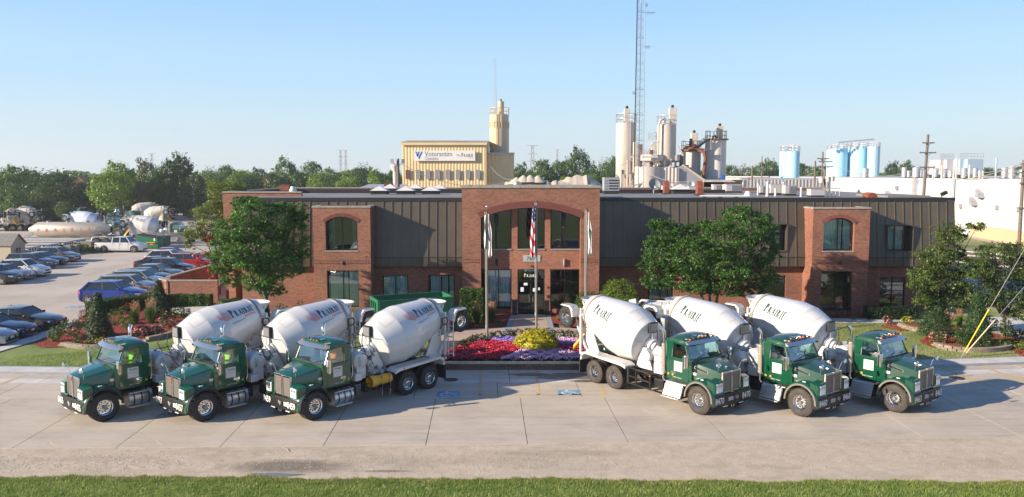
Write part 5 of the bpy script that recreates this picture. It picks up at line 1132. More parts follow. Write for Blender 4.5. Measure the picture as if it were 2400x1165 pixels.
near_tree(0, [(1750, 530, 72, 50, 0), (1690, 560, 70, 50, -.3), (1620, 600, 70, 52, -.5), (1545, 590, 48, 50, 0), (1560, 545, 38, 34, 0), (1790, 580, 40, 60, .4), (1700, 630, 75, 50, -.6), (1780, 645, 45, 40, 0), (1540, 645, 50, 38, 0), (1610, 660, 60, 32, -.3), (1735, 500, 40, 22, 0), (1540, 525, 24, 16, 0), (1760, 680, 34, 24, .2), (1695, 670, 60, 26, 0), (1605, 560, 42, 40, 0), (1640, 600, 60, 48, .3), (1645, 545, 36, 36, .2), (1650, 645, 60, 36, .2)],
          (1662, 770), 50.5, 98000, .062, LTREE, 'large spreading green tree in front of the right half of the office', 12, r0=.13, multi=3, fork=.45)
near_tree(0, [(520, 450, 42, 30, 0), (490, 500, 46, 32, 0), (540, 500, 30, 40, 1), (460, 540, 32, 24, -1), (500, 545, 40, 24, 0), (445, 572, 12, 28, -1), (560, 440, 22, 14, 1)],
          (515, 700), 63.5, 20000, .07, LTREE2, 'slender pale green tree with feathery leaves beside the left brick wing', 13, r0=.11, spread=.28, inner=.6)
near_tree(0, [(478, 607, 22, 24, 0), (500, 640, 18, 18, 0), (495, 560, 20, 16, 0)], (497, 690), 62.2, 1800, .08, LRED, 'small red leaved maple behind the large dark green maple', 14, r0=.05, spread=.3, inner=.5)
near_tree(0, [(2225, 545, 40, 30, 0), (2200, 600, 50, 34, 0), (2170, 650, 38, 42, -.4), (2215, 660, 50, 44, 0), (2235, 590, 26, 26, 0), (2290, 530, 26, 10, .6), (2165, 700, 26, 26, 0), (2240, 700, 40, 26, 0)],
          (2205, 790), 47.5, 30000, .062, LTREER, 'tinged green tree leaning over the right corner of the office', 15, r0=.1, spread=.26, inner=.6)
near_tree(0, [(2330, 590, 46, 24, 0), (2290, 630, 46, 36, -.3), (2350, 640, 56, 42, 0), (2390, 590, 40, 26, .3), (2300, 690, 50, 36, 0), (2370, 700, 50, 34, 0), (2430, 640, 60, 50, .5), (2440, 710, 50, 36, 0), (2390, 735, 40, 16, 0)],
          (2350, 800), 47.0, 40000, .062, LTREER, 'tinged green tree at the right edge behind the yellow guy wire', 16, r0=.12, spread=.26, inner=.6)
# ---- trees beyond: shared crowns in several shapes, each tree a thing
def far_lobes(r, kind):
    out = []
    n = 12 if kind < 3 else 9
    for k in range(n):
        a = r.random() * 6.28; z = r.random(); rr = (.34 * math.sin(math.pi * min(1, .25 + z * .75))) if kind != 2 else .22 * (1 - z * .6)
        out.append((math.cos(a) * rr, math.sin(a) * rr, .16 + .68 * z, .17 + .08 * r.random(), .17 + .08 * r.random(), .12 + .08 * r.random()))
    for k in range(14):
        b = out[k % n]; a = r.random() * 6.28; out.append((b[0] + math.cos(a) * b[3] * .9, b[1] + math.sin(a) * b[3] * .9, b[2] + r.uniform(-.6, .9) * b[5], b[3] * .45, b[3] * .45, b[5] * .5))
    return out + [(0, 0, .55, .26, .26, .30)]
FARM = []
for v in range(6):
    r = random.Random(40 + v); FARM.append(crown_mesh('crown', far_lobes(r, v % 4), 11000, .021, LF[0], 60 + v, clump=16, inner=.75, spread=.22))
q = G(); limbs(q, Vector((0, 0, -.5)), Vector((0, 0, .3)), .03, [(.2, 0, .55), (-.2, .1, .6), (0, -.2, .7)]); TRK = q.mesh('trunk', BARK)
FT = [(12, 378, 95, 1, 176), (70, 392, 85, 1, 182), (125, 384, 150, 0, 172), (95, 420, 60, 1, 160), (170, 430, 80, 0, 165), (214, 408, 66, 0, 178), (228, 425, 40, 1, 172), (264, 367, 92, 2, 164), (300, 395, 50, 1, 172), (345, 372, 66, 3, 176), (330, 420, 60, 3, 168), (385, 362, 70, 0, 172), (425, 358, 74, 0, 176), (455, 400, 60, 0, 170), (362, 395, 60, 1, 170),
      (490, 379, 66, 1, 215), (530, 376, 60, 1, 230), (556, 392, 60, 2, 200), (600, 385, 66, 1, 210), (640, 392, 60, 3, 190), (668, 366, 66, 1, 215), (700, 392, 50, 0, 200), (732, 366, 60, 1, 225), (745, 395, 60, 2, 185), (780, 385, 66, 1, 210), (815, 395, 56, 2, 190), (850, 371, 74, 0, 215), (882, 390, 50, 2, 190), (905, 395, 50, 1, 190), (930, 385, 50, 1, 215), (585, 410, 60, 0, 180), (660, 410, 70, 0, 180),
      (1214, 378, 44, 1, 205), (1240, 385, 50, 1, 215), (1272, 360, 70, 1, 200), (1306, 360, 60, 1, 205), (1330, 368, 50, 0, 215), (1362, 341, 66, 0, 200), (1392, 372, 50, 0, 190), (1418, 356, 56, 1, 195), (1440, 352, 50, 1, 205), (1390, 398, 40, 2, 180), (1320, 400, 40, 2, 182),
      (1545, 380, 60, 1, 230), (1600, 385, 60, 0, 230), (1660, 380, 60, 1, 230), (1712, 376, 50, 1, 240), (1745, 374, 60, 3, 250), (1782, 370, 56, 1, 245), (1812, 372, 50, 1, 250), (1850, 374, 40, 3, 250), (1880, 372, 60, 0, 245), (1915, 378, 50, 1, 240), (1950, 384, 50, 0, 250),
      (2092, 378, 46, 0, 300), (2122, 376, 44, 1, 290), (2155, 388, 40, 1, 300), (2316, 384, 40, 0, 300), (2345, 388, 40, 1, 300), (2395, 378, 44, 1, 300), (2040, 392, 50, 1, 320),
      (40, 445, 60, 1, 150), (20, 430, 60, 0, 160), (105, 462, 56, 0, 152), (150, 468, 50, 1, 150)]
kindw = {0: 'dark green', 1: 'mid green', 2: 'bright yellow-green', 3: 'olive brown'}
def where_is(x, dpt):
    if x < 240: return 'standing behind the yard of trailers'
    if x < 480: return 'standing beyond the white container'
    if x < 945: return 'rising left of the cream building'
    if x < 1450: return 'rising behind the gravel heaps'
    if x < 1700: return 'behind the concrete batching plant'
    if x < 2000: return 'between the rusty silo and the blue silos'
    return 'on the horizon above the white warehouse'
used_lab = {}
for i, (x, top, w, kd, Y) in enumerate(FT):
    X, ztop = at(x, top, Y); wm = w * Y / FPX; zb = .4; hh = ztop - zb
    t = empty('tree', (X, Y, 0)); c = put('crown', FARM[(i * 5 + kd) % 6], t, (0, 0, zb - hh * .07), (0, 0, i * 1.7), (wm / .86, wm / .86, hh * 1.05)); c.material_slots[0].link = 'OBJECT'; c.material_slots[0].material = LF[kd]
    put('trunk', TRK, t, (0, 0, hh * .3), (0, 0, i), (hh * .6, hh * .6, hh * .55))
    wl = where_is(x, Y); used_lab.setdefault((kd, wl), []).append((x, t)); t['category'] = 'tree'; t['group'] = f'{kindw[kd]} trees {wl}'
ORD = ['leftmost', 'second', 'third', 'fourth', 'fifth', 'sixth', 'seventh', 'eighth', 'ninth', 'tenth', 'eleventh', 'twelfth', 'thirteenth', 'fourteenth', 'rightmost']
def ordinal(i, n): return 'the only' if n == 1 else ('leftmost' if i == 0 else ('rightmost' if i == n - 1 else ORD[i] + ' from the left'))
for (kd, wl), ts in used_lab.items():
    ts.sort(key=lambda p: p[0])
    for i, (x, t) in enumerate(ts): t['label'] = f'{kindw[kd]} tree {wl}' + ('' if len(ts) == 1 else f', {ordinal(i, len(ts))}')
# ---- bushes and hedges
def bush(x, y, z, rx, ry, rz, m, n, size, label, cat='bush', seed=1, group=None, name='bush', bloom=None, nb=200, bs=.05, twigs=True):
    r = random.Random(seed); L = [(0, 0, rz * .55, rx * .8, ry * .8, rz * .5)] + [(math.cos(a) * rx * .5, math.sin(a) * ry * .5, rz * (.35 + .3 * r.random()), rx * .45, ry * .45, rz * .35) for a in [6.28 * k / 6 + r.random() for k in range(6)]]
    t = empty(name, (x, y, z), 0, label, cat, group); put('foliage', crown_mesh('foliage', L, n, size, m, seed, clump=10, inner=.8, spread=.12, droop=.1), t)
    if bloom: put('blossoms', crown_mesh('blossoms', [(a, b, c + .03, d * 1.05, e * 1.05, f * 1.08) for a, b, c, d, e, f in L], nb, bs, bloom, seed + 5, clump=6, inner=.98, spread=.06, asp=.9), t)
    q = G()
    for k in range(4): a = k * 1.6 + r.random(); q.tube((0, 0, 0), (math.cos(a) * rx * .4, math.sin(a) * ry * .4, rz * .6), .02, .008, 5)
    put('stem', q.mesh('stem', BARK), t); return t
def bpx(x, ybase, w, h, z=.12): # place by the photo: centre x, base y, width, height in px
    X, Y = g(x, ybase, z); k = Y / FPX; return X, Y, w * k / 2, h * k
def box_hedge(pts, w, h, m, label, n, size, z=.1, seed=1, roundf=.12):
    """clipped hedge along a line of points, leaves all over top and sides"""
    r = np.random.default_rng(seed); P = []; N = []
    seg = [(Vector((*a, 0)), Vector((*b, 0))) for a, b in zip(pts, pts[1:])]; tot = sum((b - a).length for a, b in seg)
    for a, b in seg:
        k = int(n * (b - a).length / tot); d = (b - a).normalized(); s = Vector((-d.y, d.x, 0)); t = r.random(k) * (b - a).length; side = r.random(k)
        for i in range(k):
            u = side[i]; e = r.normal() * .02; bump = .03 * math.sin(t[i] * 5) + .02 * math.sin(t[i] * 11)
            if u < .42: o = s * ((r.random() - .5) * w) + Vector((0, 0, h + e + bump)); nn = (0, 0, 1)
            else:
                sg = 1 if u < .7 else -1; zz = r.random() * h; o = s * (sg * (w / 2 + e + bump)) + Vector((0, 0, zz)); nn = tuple(s * sg)
            p = a + d * t[i] + o; P.append((p.x, p.y, p.z + z)); N.append(nn)
    for (c, dd) in ((seg[0][0], -1), (seg[-1][1], 1)):
        for i in range(n // 12):
            d = (seg[0][1] - seg[0][0]).normalized() if dd < 0 else (seg[-1][1] - seg[-1][0]).normalized(); s = Vector((-d.y, d.x, 0)); p = c + d * dd * .03 + s * ((r.random() - .5) * w) + Vector((0, 0, r.random() * h)); P.append((p.x, p.y, p.z + z)); N.append(tuple(d * dd))
    V, F = leaves(np.array(P), size, r, nrm=np.array(N, float)); base = pts[0]; t = empty('hedge', (*base, z), 0, label, 'hedge'); inv = Matrix.Translation((-base[0], -base[1], -z))
    c = put('foliage', np_mesh('foliage', V, F, m), t); c.matrix_parent_inverse = inv; q = G()
    for a, b in seg: q.beam(a + Vector((0, 0, z + h * .48)), b + Vector((0, 0, z + h * .48)), w * .86, h * .9)
    c = q.build('woody_core', LDARK, t); c.matrix_parent_inverse = inv; return t
A = g(240, 735, .1); B = g(300, 722, .1); C_ = g(410, 722, .1); D_ = g(497, 722, .1)
box_hedge([g(215, 740, .1), g(262, 729, .1), g(330, 722, .1), g(395, 720, .1), g(402, 717, .1)], .9, .85, LHEDGE, 'long clipped hedge curving behind the red mulch island', 9000, .05, seed=2)
box_hedge([g(412, 717, .1), g(495, 716, .1)], .9, .78, LHEDGE, 'short clipped hedge in front of the low brick wall', 4500, .05, seed=3)
box_hedge([g(518, 722, .1), g(556, 716, .1)], .8, .5, LHEDGE, 'low hedge at the brick corner beside the entrance path', 1800, .05, seed=4)
box_hedge([(-3.35, 52.6), (-1.9, 52.6)], 1.5, 1.95, LHEDGE, 'tall square hedge left of the entrance doors', 6500, .05, seed=5)
box_hedge([g(2030, 747, .1), g(2145, 748, .1)], .9, .75, LDARK, 'dark low hedge under the right hand ground floor window', 4500, .05, seed=6)
X, Y = g(1450, 752, .1); bush(X, 51.8, .1, 1.35, 1.2, 2.7, LBOX, 12000, .05, 'tall rounded bright green bush right of the entrance', seed=7)
bush(X_(1378, 700, 51.5), 51.5, .1, 1.0, .9, 1.95, LHEDGE, 6000, .05, 'rounded clipped green bush beside the right flagpole', seed=8)
bush(*g(1500, 760, .1), .1, .9, .7, 1.3, LHEDGE, 3000, .05, 'shrub between the tall rounded bush and the spreading tree', seed=9)
# conifers
def conifer(x, y, z, r_, h, label, seed, m=LSPR, n=15000):
    rr = np.random.default_rng(seed); t = empty('conifer', (x, y, z), 0, label, 'conifer'); nb = n // 22; u = rr.random(nb) ** 1.25; a = rr.random(nb) * 6.283; tier = np.sin(u * 34 + rr.random(nb)) * .06
    R_ = r_ * .92 * ((1 - u) ** 1.05 * .9 + .04) * (.68 + .38 * rr.random(nb)) * (1 + tier + .12 * np.sin(a * 3 + seed)); C = np.column_stack([np.cos(a) * R_, np.sin(a) * R_, .06 * h + u * h * .95 - R_ * .12])
    P = np.repeat(C, 22, 0) + rr.normal(size=(nb * 22, 3)) * np.array([.07, .07, .045]) * r_; N = np.repeat(np.column_stack([np.cos(a), np.sin(a), np.full(nb, .8)]), 22, 0)
    V, F = leaves(P, .055, rr, nrm=N, asp=.22, droop=.2); put('foliage', np_mesh('foliage', V, F, m), t); q = G(); q.tube((0, 0, -.05), (0, 0, h * .97), .07, .01, 6); put('trunk', q.mesh('trunk', BARK), t); return t
for x, yb, w, h, lab, sd_ in ((234, 790, 78, 104, 'dark pointed spruce in the red mulch island in front of the blue car', 21), (375, 742, 78, 84, 'dark pointed spruce at the hedge end by the low brick wall', 22),
                          (2192, 784, 90, 108, 'dense dark conifer left of the right hand mulch bed', 23), (2288, 808, 88, 125, 'pointed spruce in the lower right mulch bed', 24)):
    X, Y, rx, hh = bpx(x, yb, w, h); conifer(X, Y, .12, rx, hh, lab, sd_)
# flowering shrubs and perennials in the beds
SM = [(172, 790, 46, 44, LHEDGE, FPNK, 'pink rose bush at the left end of the mulch island'), (205, 762, 40, 40, LHEDGE, FPNK, 'pink flowering shrub behind the left spruce'), (268, 762, 40, 36, LBOX, None, 'bright green rounded shrub right of the left spruce'),
      (296, 752, 36, 38, LHEDGE, FRED, 'red flowering shrub under the long hedge'), (300, 772, 36, 30, LBOX, None, 'small light green shrub in the middle of the mulch island'), (395, 768, 44, 36, LHEDGE, FPNK, 'pink rose bush beside the right spruce of the island'),
      (425, 745, 44, 26, LHEDGE, None, 'low green shrub at the right tip of the island'), (335, 790, 44, 26, LDARK, FPNK, 'low pink flowering shrub above the first truck'), (365, 785, 40, 22, LHEDGE, FPUR, 'low lilac flowering shrub above the first truck'), (130, 800, 36, 34, LTREE2, None, 'feathery grey-green shrub at the left tip of the island'), (145, 785, 26, 30, LTREE2, None, 'feathery pale shrub beside the footpath'),
      (183, 806, 24, 15, LBOX, None, 'leftmost small clump of daylily leaves behind the stone edging'), (210, 808, 22, 13, LBOX, None, 'middle small clump of daylily leaves behind the stone edging'), (236, 808, 26, 15, LBOX, LYEL, 'small yellow flowering clump behind the stone edging'),
      (2200, 803, 50, 24, LHEDGE, FPNK, 'pale pink rose bush in the lower right mulch bed'), (2238, 790, 24, 20, LHEDGE, None, 'small round shrub between the two right mulch beds'), (2126, 757, 26, 16, LBOX, LYEL, 'yellow daylily clump on the upper stone edging'), (2080, 758, 24, 16, LDARK, FPNK, 'small dark rose bush left of the upper stone edging'), (2150, 760, 20, 12, LBOX, None, 'small green clump on the upper stone edging'),
      (2176, 768, 16, 14, LHEDGE, None, 'tiny green clump before the dense conifer'), (2235, 768, 26, 22, LBOX, None, 'small bright shrub between the plume grasses'), (2225, 752, 22, 18, LHEDGE, FPNK, 'pink flowering shrub behind the plume grasses'), (2320, 775, 36, 36, LHEDGE, None, 'dark green shrub right of the pointed spruce'), (2356, 790, 34, 42, LHEDGE, None, 'tall thin shrub beside the driveway'), (2388, 798, 36, 26, LHEDGE, FPNK, 'bright pink flowering shrub at the right edge'), (2355, 815, 36, 22, LHEDGE, None, 'low green shrub on the lower stone edging'), (2390, 820, 30, 24, LBOX, None, 'light green shrub at the right edge of the lower bed'), (2255, 812, 46, 40, LHEDGE, None, 'loose green shrub left of the pointed spruce'),
      (1102, 764, 22, 12, LHEDGE, None, 'low perennial left of the left plume grass'), (1135, 762, 24, 14, LBOX, None, 'low perennial between the two plume grasses'), (1170, 757, 16, 9, LBOX, None, 'low hosta beside the entrance walk'), (1316, 752, 22, 18, LBOX, None, 'low leafy clump right of the entrance walk'), (660, 738, 30, 26, LHEDGE, None, 'small shrub at the brick wall behind the left truck drums'), (703, 736, 26, 32, LHEDGE, None, 'small leafy sapling against the brick wall'), (2000, 748, 16, 8, LBOX, None, 'tiny hosta under the bench window')]
for i, (x, yb, w, h, m, bl, lab) in enumerate(SM):
    X, Y, rx, hh = bpx(x, yb, w, h); bush(X, Y, .12, rx, rx * .9, hh, m, 1400 if w > 30 else 700, .045, lab, 'shrub', seed=100 + i, name='shrub', bloom=bl, nb=260, bs=.045)
def plume_grass(x, yb, w, h, label, seed):
    X, Y, rx, hh = bpx(x, yb, w, h); r = np.random.default_rng(seed); t = empty('ornamental_grass', (X, Y, .12), 0, label, 'ornamental grass'); n = 420; a = r.random(n) * 6.28; d = r.random(n) ** .5
    B0 = np.column_stack([np.cos(a) * d * rx * .3, np.sin(a) * d * rx * .3, np.zeros(n)]); T = np.column_stack([np.cos(a) * d * rx, np.sin(a) * d * rx, hh * (.45 + .35 * r.random(n))]); wv = np.column_stack([-np.sin(a), np.cos(a), np.zeros(n)]) * .012
    V = np.stack([B0 - wv, B0 + wv, T], 1); put('blades', np_mesh('blades', V.reshape(-1, 3), np.arange(n * 3).reshape(n, 3), LHEDGE), t)
    m = 70; a = r.random(m) * 6.28; d = r.random(m) ** .5; zz = hh * (.72 + .26 * r.random(m)); P = np.repeat(np.column_stack([np.cos(a) * d * rx * .75, np.sin(a) * d * rx * .75, zz]), 9, 0) + r.normal(size=(m * 9, 3)) * np.array([.018, .018, .10]); V, F = leaves(P, .035, r, asp=.3); put('plumes', np_mesh('plumes', V, F, PLUME), t)
for i, (x, yb, w, h, lab) in enumerate([(1118, 759, 26, 50, 'left plume grass beside the left flagpole'), (1153, 756, 26, 48, 'right plume grass beside the left flagpole'), (318, 758, 30, 50, 'tall tan plume grass in the left island, nearer the long hedge'), (355, 758, 36, 58, 'tall tan plume grass beside the right island spruce'), (1326, 748, 22, 36, 'tan plume grass under the right entrance window'), (1372, 754, 20, 40, 'tan plume grass behind the right flagpole'), (2210, 766, 20, 46, 'tall plume grass right of the dense conifer'), (2248, 768, 22, 44, 'tan plume grass left of the pointed spruce')]): plume_grass(x, yb, w, h, lab, 300 + i)
# ---------------------------------------------------------------- the raised flower bed with flagpoles
FB = empty('flower_bed_wall', (0, 39.35, 0), 0, 'low tan block wall with pale cap stones round the flower bed', 'retaining wall'); iFB = Matrix.Translation((0, -39.35, 0))
WALLB = brick_mat('planter_block', (.16, .11, .085), (.12, .085, .065), (.05, .04, .035), w=.4, h=.15, ms=.012)
CAPT = mat('planter_cap', (.62, .48, .31), .85, rnd=.12)
q = G(); q.bx(-4.5, 4.5, 39.38, 39.66, -.02, .29); q.bx(-4.5, -4.25, 39.67, 44, 0, .28); q.bx(4.25, 4.5, 39.67, 44, 0, .28); o = q.build('block_wall', WALLB, FB, kind='stuff'); o.matrix_parent_inverse = iFB
q = G(); q.bx(-.095, .095, -.16, .16, 0, .07); cm = q.mesh('cap_stone', CAPT)
for k in range(46):
    o = put('cap_stone', cm, FB, (-4.42 + k * .196, .17, .292 + .003 * (k % 3)), (0, 0, .01 * math.sin(k * 3)))
q = G(); rr = []
for i in range(13):
    y = 39.67 + (45.4 - 39.67) * i / 12; rr.append([(x, y, .30 + .22 * math.sin(math.pi * min(1, i / 12)) * (1 - (x / 5.2) ** 2) - (0 if i < 11 else .25)) for x in np.linspace(-4.6, 4.6, 19)])
q.loft(rr, closed=False, caps=False); q.build('flower_bed_soil', SOIL, kind='structure', smooth=60)
def soilz(x, y): return .30 + .22 * math.sin(math.pi * min(1, max(0, (y - 39.67) / 5.73))) * (1 - (x / 5.2) ** 2)
def flowers(pp, m, n, name, zl=.18, seed=1, size=.042):
    P = px(pp, .48); r = np.random.default_rng(seed); a = []
    a = scatter_in(P, n); a = a[a[:, 1] > 39.80]; c = np.sin(a[:, 0] * 9 + 1) * np.sin(a[:, 1] * 8) * .05 + r.normal(size=len(a)) * .02
    z = np.array([soilz(x, y) for x, y in a]) + zl * (.65 + .35 * r.random(len(a))) + c; V, F = leaves(np.column_stack([a, z]), size, r, nrm=np.tile([-.2, -.5, .8], (len(a), 1)), asp=.95); o = put(name, np_mesh(name, V, F, m)); o['kind'] = 'stuff'
    b = scatter_in(P, n); b = b[b[:, 1] > 39.78]; z = np.array([soilz(x, y) for x, y in b]) + zl * .95 * r.random(len(b)); V, F = leaves(np.column_stack([b, z]), size * 1.1, r, nrm=np.tile([0, -.3, .8], (len(b), 1))); o = put('flower_foliage', np_mesh('flower_foliage', V, F, LDARK)); o['kind'] = 'stuff'
flowers([(1030, 848), (1035, 836), (1066, 818), (1100, 809), (1160, 806), (1210, 812), (1222, 822), (1196, 833), (1166, 840), (1156, 848)], FRED, 12000, 'red_flowers', seed=1)
flowers([(1158, 848), (1168, 840), (1198, 833), (1224, 823), (1300, 822), (1340, 826), (1378, 834), (1380, 848)], FPUR, 11000, 'lilac_flowers', seed=2)
flowers([(1148, 797), (1180, 793), (1220, 794), (1222, 812), (1160, 805)], FBLU, 4000, 'violet_flowers', seed=3)
flowers([(1296, 794), (1330, 792), (1362, 800), (1372, 811), (1310, 806)], FPUR, 4000, 'lilac_flowers', seed=4)
flowers([(1298, 806), (1312, 807), (1366, 811), (1362, 816), (1304, 814)], FBLU, 2500, 'violet_flowers', seed=5)
flowers([(1298, 814), (1366, 813), (1385, 811), (1385, 835), (1340, 825), (1304, 821)], FRED, 5000, 'red_flowers', seed=6)
X, Y = g(1258, 822, .5); t = empty('yellow_bush', (X, Y + .55, .45), 0, 'big yellow dome of golden leaves in the middle of the flower bed', 'bush')
put('foliage', crown_mesh('foliage', [(0, 0, .12, 1.16, .98, .92), (.3, -.1, .2, .8, .7, .75), (-.4, .1, .15, .75, .7, .7)], 13000, .04, LYEL, 5, clump=10, inner=.93, spread=.05, asp=.8), t); q = G(); q.ball((0, 0, .1), 1, 14, 8, sz=(1.0, .85, .78)); put('woody_core', q.mesh('woody_core', LYEL, smooth=60), t)
bx = [(1078, 828), (1090, 818), (1102, 811), (1116, 806), (1132, 803), (1148, 799), (1166, 795), (1190, 793), (1214, 792), (1238, 790), (1262, 789), (1288, 790), (1312, 793), (1336, 795), (1362, 798), (1390, 800)]
for i, (x, y) in enumerate(bx):
    X, Y = g(x, y, .5); Xe, Ye = X, Y + .45
    bush(Xe, Ye, .28, .42, .4, .62, LDARK if i != 14 else LHEDGE, 1500, .035, f'small dark boxwood ball in the row behind the flowers, {ordinal(i - (i == 15), 15)}' if i != 14 else 'brighter green boxwood ball at the right end of the flower bed row', 'boxwood', seed=400 + i, group='boxwood row behind the flowers' if i != 14 else None, name='boxwood')
# ---- flagpoles and flags
POLE = mat('weathered_flagpole', (.30, .27, .23), .45, metal=.5, col2=(.22, .2, .17), scale=3, stretch=(1, 1, .3))
FWH = mat('white_flag_cloth', (.72, .71, .69), .8); FNV = mat('navy_flag_cloth', (.03, .035, .12), .8); FRD = mat('red_flag_cloth', (.60, .03, .05), .8); FGR = mat('green_emblem_cloth', (.05, .16, .09), .8)
def pole(x, yb, ytop, zb, ball, label, r0=.07):
    X, Y = g(x, yb, zb); zt = Z_(x, ytop, Y); t = empty('flagpole', (X, Y, 0), 0, label, 'flagpole')
    q = G(); q.tube((0, 0, .1), (0, 0, zt), r0, r0 * .62, 12); q.build('pole', POLE, t, smooth=60); q = G(); q.tube((0, 0, .1), (0, 0, .36), .20, .16, 16); q.build('base', SIGNG, t)
    q = G(); q.tube((0, 0, zt - .05), (0, 0, zt + .1), .045, .05, 10); q.box((.03, -.05, zt), (.06, .12, .05)); q.build('pulley_cap', IRON, t)
    if ball: q = G(); q.tube((0, 0, zt + .1), (0, 0, zt + .2), .012); q.ball((0, 0, zt + .27), .075, 14, 8); q.build('ball_finial', ALU, t, smooth=60)
    q = G(); q.path([(-.1, -.02, zt), (-.085, -.05, zt * .5), (-.07, -.04, 1.3)], .008, 4); q.box((-.08, 0, 1.3), (.03, .04, .2)); q.build('halyard', FWH, t)
    return X, Y, zt
P1 = pole(1142, 800, 496, .5, True, 'left flagpole with white ball finial standing in the red flowers')
P2 = pole(1257, 783, 474, .1, False, 'tallest central flagpole behind the yellow bush')
P3 = pole(1373, 800, 492, .5, False, 'right flagpole beside the rounded clipped bush')
def flag(P, side, h, wtop, wbot, colour, label, ztop, folds=3, mats_=None, slant=.2):
    X, Y, zt = P; t = G(); nu, nv = 22, 60; vs = []
    for j in range(nv + 1):
        v = j / nv; w = wtop + (wbot - wtop) * math.sin(min(1, v * 1.15) * 1.6)
        for i in range(nu + 1):
            u = i / nu; bottom = h * (1 - .16 * (abs(u - .55) * 1.8) ** 2) ; x = side * (.05 + w * u) + .02 * math.sin(v * 9 + u * 4); y = -.06 + .085 * math.sin(u * folds * 6.28 + v * 1.5) * (.5 + .5 * v); z = ztop - v * bottom - .10 * u * (1 - v)
            vs.append((x, y, z))
    fs = []; mi = []
    for j in range(nv):
        for i in range(nu):
            fs.append((j * (nu + 1) + i, j * (nu + 1) + i + 1, (j + 1) * (nu + 1) + i + 1, (j + 1) * (nu + 1) + i)); mi.append(colour(i / nu, j / nv))
    for f, m in zip(fs, mi): pass
    t.v = vs; t.f = fs; t.m = mi; o = t.build('flag', mats_, smooth=60, loc=(X, Y, 0)); tag(o, label, 'flag'); return o
def usa(u, v):
    if v < .36 - .1 * u: return 2 if (int(u * 11) * 5 + int(v * 40) * 3) % 7 else 1
    return 0 if int((u * 1.5 + v * 7.0) * 1.15) % 2 == 0 else 1
flag(P2, -1, Z_(0, 488, P2[1]) - Z_(0, 611, P2[1]), .14, .34, usa, 'limp stars and stripes flag hanging on the central pole', P2[2] - .15, 2.2, [FRD, FWH, FNV])
flag(P1, 1, Z_(0, 498, P1[1]) - Z_(0, 603, P1[1]), .08, .22, lambda u, v: 1 if (.28 < v < .62 and .12 < u < .5 and u * 1.2 < v) else (2 if .2 < v < .3 and .1 < u < .4 else 0), 'limp white flag with dark mark on the left pole', P1[2] - .1, 1.6, [FWH, FNV, FRD])
flag((P1[0], P1[1] + .02, P1[2]), -1, 1.9, .05, .10, lambda u, v: 0, 'narrow white fold of flag on the left side of the left pole', P1[2] - .1, 1.2, [FWH, FNV, FRD])
flag(P3, 1, Z_(0, 497, P3[1]) - Z_(0, 600, P3[1]), .07, .21, lambda u, v: 1 if .03 < ((u - .6) * .8) ** 2 + ((v - .5) * 2.2) ** 2 < .09 else 0, 'limp white flag with green round emblem on the right pole', P3[2] - .1, 1.6, [FWH, FGR, FNV])
# ---- stone edging of the island beds, block by block
def edging(pts, courses, label, bl=.40, bh=.13, z0=.1, mt=None):
    o = empty('retaining_wall', (*pts[0], z0), 0, label, 'retaining wall'); q = G(); q.bx(-bl / 2 + .006, bl / 2 - .006, -.14, .14, 0, bh - .008); me = q.mesh('stone', mt or BLK)
    P = [Vector((*p, 0)) for p in pts]; seg = []; 
    for c in range(courses):
        d0 = (c % 2) * bl / 2; dist = d0; acc = 0
        for a, b in zip(P, P[1:]):
            L_ = (b - a).length; an = math.atan2((b - a).y, (b - a).x)
            while dist < acc + L_:
                p = a + (b - a) * ((dist - acc) / L_); put('stone', me, o, (p.x - pts[0][0], p.y - pts[0][1], c * bh), (0, 0, an + .02 * math.sin(dist * 7))); dist += bl
            acc += L_
    return o
BLK = mat('tumbled_stone', (.30, .25, .19), .9, col2=(.22, .18, .14), scale=5, rnd=.18, bump=.5, bscale=20)
def arc_px(pts, n=5):
    P = [g(a, b, .1) for a, b in pts]; out = []
    for i in range(len(P) - 1):
        p0, p1, p2, p3 = P[max(0, i - 1)], P[i], P[i + 1], P[min(len(P) - 1, i + 2)]
        for k in range(n):
            t = k / n; out.append(tuple(.5 * (2 * p1[j] + (p2[j] - p0[j]) * t + (2 * p0[j] - 5 * p1[j] + 4 * p2[j] - p3[j]) * t * t + (3 * p1[j] - p0[j] - 3 * p2[j] + p3[j]) * t ** 3) for j in (0, 1)))
    return out + [P[-1]]
edging(arc_px([(146, 811), (170, 814), (205, 817), (255, 816), (300, 810)]), 2, 'low curved stone edging at the front of the left mulch island', .34, .11)
edging(arc_px([(345, 800), (400, 787), (440, 766), (450, 747)]), 2, 'low dark stone edging at the right tip of the left island')
edging(arc_px([(2110, 765), (2125, 772), (2160, 778), (2200, 782), (2240, 787)]), 2, 'stone edging of the upper right mulch bed')
edging(arc_px([(2192, 812), (2215, 819), (2250, 824), (2300, 826), (2345, 823), (2372, 816)]), 2, 'curved stone edging of the lower right mulch bed')
